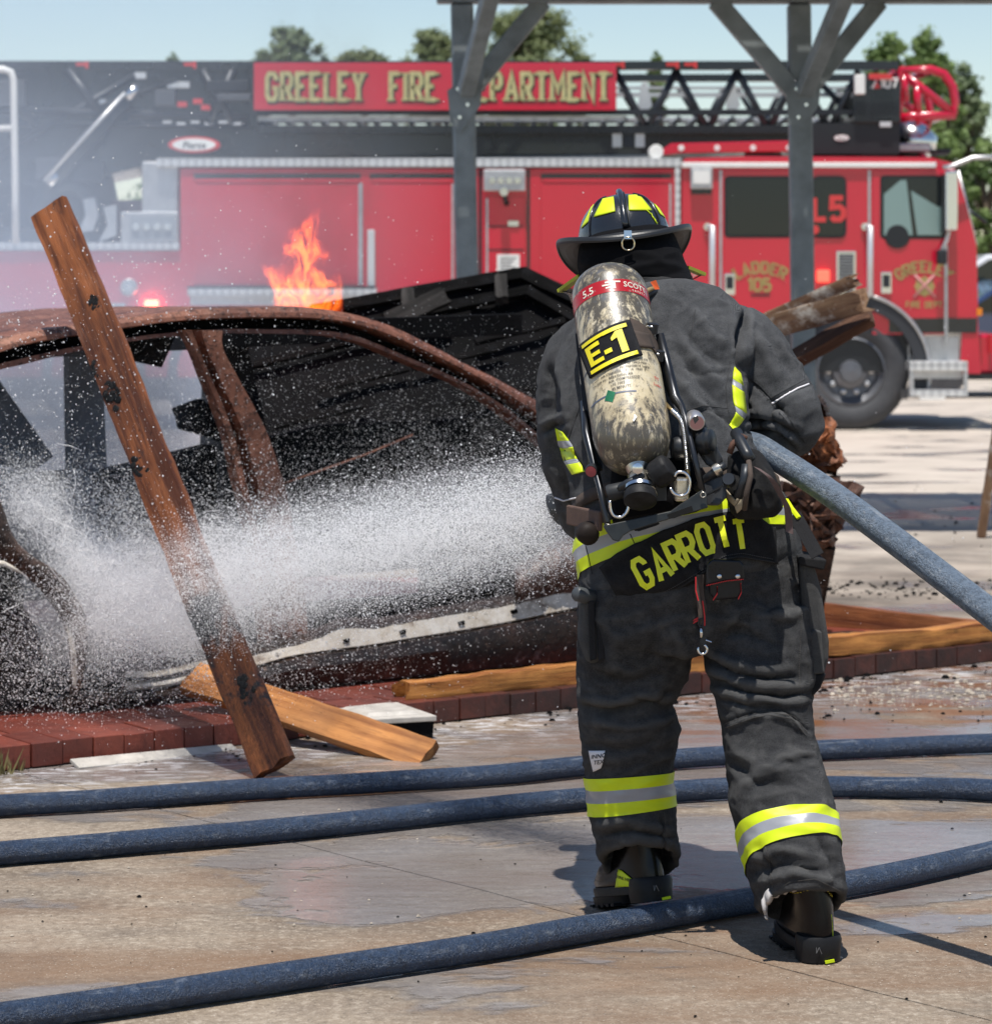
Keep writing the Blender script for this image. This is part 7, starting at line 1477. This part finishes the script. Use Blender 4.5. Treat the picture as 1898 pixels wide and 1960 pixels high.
# spray: a cone of drops from the nozzle to the car, splash and fall-out
NZ = pt(1112, 966, 7.06); HIT = pt(120, 1165, 9.35); AX = HIT-NZ; AL = AX.length; AX.normalize(); A1 = AX.orthogonal().normalized(); A2 = AX.cross(A1)
rs = np.random.RandomState(5); PTS = []; RAD = []
def vnoise(P_, s, seed):
    q_ = P_*s+seed; out = np.zeros(len(P_))
    for k, (a, b, c, ph) in enumerate(((1.0, .7, .3, 0), (-.6, 1.1, .5, 2), (.4, -.5, 1.2, 4), (1.6, .2, -1.1, 1), (-1.3, 1.7, .9, 3), (2.2, -1.4, 1.9, 5))):
        out += np.sin(q_@np.array([a, b, c])*6.28+ph+1.7*np.sin(q_@np.array([c, a, -b])*4.1+k))
    return out/6
def jet(n, spread, rr, streak, seed):
    tt_ = rs.rand(n)**.9*1.05; ang = rs.rand(n)*2*np.pi; rad_ = (.135+.075*tt_)*spread*np.sqrt(rs.rand(n))*(1+.26*rs.normal(0, 1, n))
    P0 = np.array(NZ)[None]+tt_[:, None]*AL*np.array(AX)[None]+(np.cos(ang)*rad_)[:, None]*np.array(A1)[None]+(np.sin(ang)*rad_)[:, None]*np.array(A2)[None]
    P0[:, 2] -= .03*tt_**2
    loc = np.stack([tt_*AL, np.cos(ang)*rad_, np.sin(ang)*rad_], 1)
    k_ = rs.rand(n) < np.clip(.50+streak*vnoise(loc, np.array([1.1, 7, 7]), seed)+.8*streak*vnoise(loc, np.array([3.5, 22, 22]), seed+2)+.4*streak*vnoise(loc, np.array([14, 40, 40]), seed+7), .04, 1); P0 = P0[k_]
    PTS.append(P0); RAD.append(rs.uniform(rr[0], rr[1], len(P0)))
jet(620000, 1.0, (.0004, .0009), 1.5, 1.0); jet(60000, 1.12, (.0007, .0013), 1.15, 3.0); jet(16000, 1.25, (.0012, .0024), .8, 5.0)
def cloud(n, x, y, sx_, sy_, off, soff, rr, slope=0.0):
    n = int(n*1.7)
    X = rs.normal(x, sx_, n); Y = rs.normal(y, sy_, n)-slope*(X-x); O = rs.normal(off, soff, n); a = (X-CX)/F
    p0x = E0.x+EN.x*O; p0y = E0.y+EN.y*O; u = (a*p0y-p0x)/(ED.x-a*ED.y); yy = p0y+u*ED.y
    P_ = np.stack([a*yy, yy, CH+(HY-Y)/F*yy], 1); P_ = P_[P_[:, 2] > .03]; k = rs.rand(len(P_)) < .5+.8*vnoise(P_, np.array([2.2, 2.2, 3.6]), 3.0)+.5*vnoise(P_, np.array([7, 7, 11]), 5.0); P_ = P_[k]
    PTS.append(P_); RAD.append(rr[0]*.62+(rr[1]-rr[0]*.62)*rs.rand(len(P_))**3.2)
fi = (.0006, .0019)
cloud(30000, 60, 960, 45, 38, .80, .16, fi, -.3); cloud(30000, 150, 1050, 55, 45, .70, .16, fi, -.9); cloud(34000, 240, 1130, 70, 48, .62, .18, fi, -.7); cloud(30000, 330, 1185, 75, 45, .58, .18, fi, -.3)
cloud(22000, 260, 1000, 95, 50, .80, .2, fi, -.45); cloud(20000, 420, 1120, 90, 60, .65, .22, fi); cloud(13000, 200, 1250, 130, 50, .45, .2, fi); cloud(13000, 300, 1320, 240, 50, .30, .2, fi); cloud(9000, 60, 1200, 80, 90, .35, .15, fi); cloud(7000, 330, 930, 150, 60, .6, .3, fi)
cloud(20000, 760, 900, 230, 60, .55, .3, (.0005, .0014), .28); cloud(9000, 780, 1180, 190, 45, .3, .2, (.0005, .0015), .28); cloud(9000, 620, 770, 280, 100, .6, .4, (.0005, .0014)); cloud(2500, 950, 1090, 90, 70, .2, .2, fi)
cloud(900, 120, 600, 170, 130, .2, .5, (.0009, .0030)); cloud(500, 300, 480, 300, 200, .2, .8, (.0009, .0026)); cloud(220, 1100, 620, 500, 260, .3, .9, (.0009, .0025)); cloud(160, 1600, 1150, 200, 160, -.2, .5, (.001, .003)); cloud(2600, 150, 800, 160, 110, .3, .4, (.0008, .0022)); cloud(1500, 450, 1300, 280, 70, -.05, .12, (.0008, .0022))
# drops landed on the leaning plank
AP_ = np.concatenate(PTS); AR_ = np.concatenate(RAD)
dm = bpy.data.meshes.new('water_spray'); dm.vertices.add(len(AP_)); dm.vertices.foreach_set('co', AP_.astype(np.float32).ravel())
at = dm.attributes.new('rad', 'FLOAT', 'POINT'); at.data.foreach_set('value', AR_.astype(np.float32)); dm.update()
wt_ = NT('water_drops'); wt_.P(Base_Color=(.985, .985, .985), Roughness=.25); trn = wt_.n('BsdfTranslucent', Color=(.985, .985, .985)); mx_ = wt_.n('MixShader', Fac=.45)
wt_.t.links.new(wt_.b.outputs[0], mx_.inputs[1]); wt_.t.links.new(trn.outputs[0], mx_.inputs[2]); wt_.t.links.new(mx_.outputs[0], wt_.out.inputs[0]); wt_ = wt_.m; dm.materials.append(wt_)
dobj = tag(link('water_spray', dm), 'white water spray fanning from the nozzle over the burnt car', 'water spray', kind='stuff')
ng = bpy.data.node_groups.new('drops', 'GeometryNodeTree'); ng.interface.new_socket('Geometry', in_out='INPUT', socket_type='NodeSocketGeometry'); ng.interface.new_socket('Geometry', in_out='OUTPUT', socket_type='NodeSocketGeometry')
gi, go = ng.nodes.new('NodeGroupInput'), ng.nodes.new('NodeGroupOutput'); mp_ = ng.nodes.new('GeometryNodeMeshToPoints'); na = ng.nodes.new('GeometryNodeInputNamedAttribute'); na.data_type = 'FLOAT'; na.inputs[0].default_value = 'rad'; sm_ = ng.nodes.new('GeometryNodeSetMaterial'); sm_.inputs['Material'].default_value = wt_
ng.links.new(gi.outputs[0], mp_.inputs['Mesh']); ng.links.new(na.outputs[0], mp_.inputs['Radius']); ng.links.new(mp_.outputs[0], sm_.inputs['Geometry']); ng.links.new(sm_.outputs[0], go.inputs[0])
dobj.modifiers.new('drops', 'NODES').node_group = ng
# fine mist inside the spray
t = volume_mat('spray_mist'); p = t.pos()
rel = t.n('VectorMath', _operation='SUBTRACT', i0=p, i1=tuple(NZ)).outputs[0]; al = t.n('VectorMath', _operation='DOT_PRODUCT', i0=rel, i1=tuple(AX)).outputs['Value']
perp = t.n('VectorMath', _operation='LENGTH', i0=t.n('VectorMath', _operation='SUBTRACT', i0=rel, i1=t.n('VectorMath', _operation='SCALE', i0=tuple(AX), Scale=al).outputs[0]).outputs[0]).outputs['Value']
w_ = t.math('ADD', .15, t.math('MULTIPLY', t.math('DIVIDE', al, AL), .10))
d = t.math('MULTIPLY', rng(t, t.math('DIVIDE', perp, w_), 1.15, .25), rng(t, t.noise(t.pos(scale=(1, 1, 1.6)), 5.0, 4, .65), .30, .70, .35, 1.4))
t.P(Color=(.98, .98, 1), Density=t.math('MULTIPLY', d, t.math('DIVIDE', .15, w_)), Anisotropy=0.0)
cone = MB().tube([NZ-AX*.02, NZ+AX*AL*.5, NZ+AX*AL*1.02], [.17, .26, .37], 14).build('water_mist', t.m); tag(cone, kind='stuff')
t = volume_mat('splash_mist'); p = t.pos(); c1 = ep(230, 1120, .65); c2_ = ep(75, 985, .8)
def blob(c, r0, r1): return rng(t, t.n('VectorMath', _operation='DISTANCE', i0=p, i1=tuple(c)).outputs['Value'], r0, r1)
d = t.math('MULTIPLY', t.math('MAXIMUM', blob(c1, .30, .04), t.math('MAXIMUM', blob(c2_, .24, .03), t.math('MULTIPLY', blob(ep(350, 1150, .62), .26, .04), .8))), rng(t, t.noise(p, 6.0, 4, .6), .30, .68, .3, 1.4))
t.P(Color=(.98, .98, 1), Density=t.math('MULTIPLY', d, 1.0), Anisotropy=0.0)
sa = MB().prism([eu(-.15, .30, .10), eu(1.15, .30, .10), eu(1.15, 1.15, .10), eu(-.15, 1.15, .10)], (0, 0, 1.0)).build('water_mist', t.m); tag(sa, kind='stuff')

# strands of water thrown back from the car
sr = random.Random(11); sm_b = MB()
for k in range(230):
    if k < 130: x, y, a0 = sr.gauss(400, 45), sr.gauss(1120, 70), sr.uniform(2.6, 3.3)
    else: x, y, a0 = sr.gauss(170, 80), sr.gauss(1090, 70), sr.uniform(.9, 2.4)
    ln, cv, of = sr.uniform(25, 120), sr.uniform(-.5, .9), sr.uniform(.35, .75); pts_ = []; n_ = 9
    for i in range(n_):
        t_ = i/(n_-1); aa = a0+cv*t_*.5; pts_.append(ep(x+math.cos(aa)*ln*t_, y-math.sin(aa)*ln*t_*.62+sr.uniform(-1, 1), of))
    a_, b_ = sr.randrange(0, 3), sr.randrange(6, 10); seg = pts_[a_:b_]
    sm_b.tube(seg, [sr.uniform(.0006, .0019) for _ in seg], 5)
tag(sm_b.build('water_strands', wt_, None, True), kind='stuff')
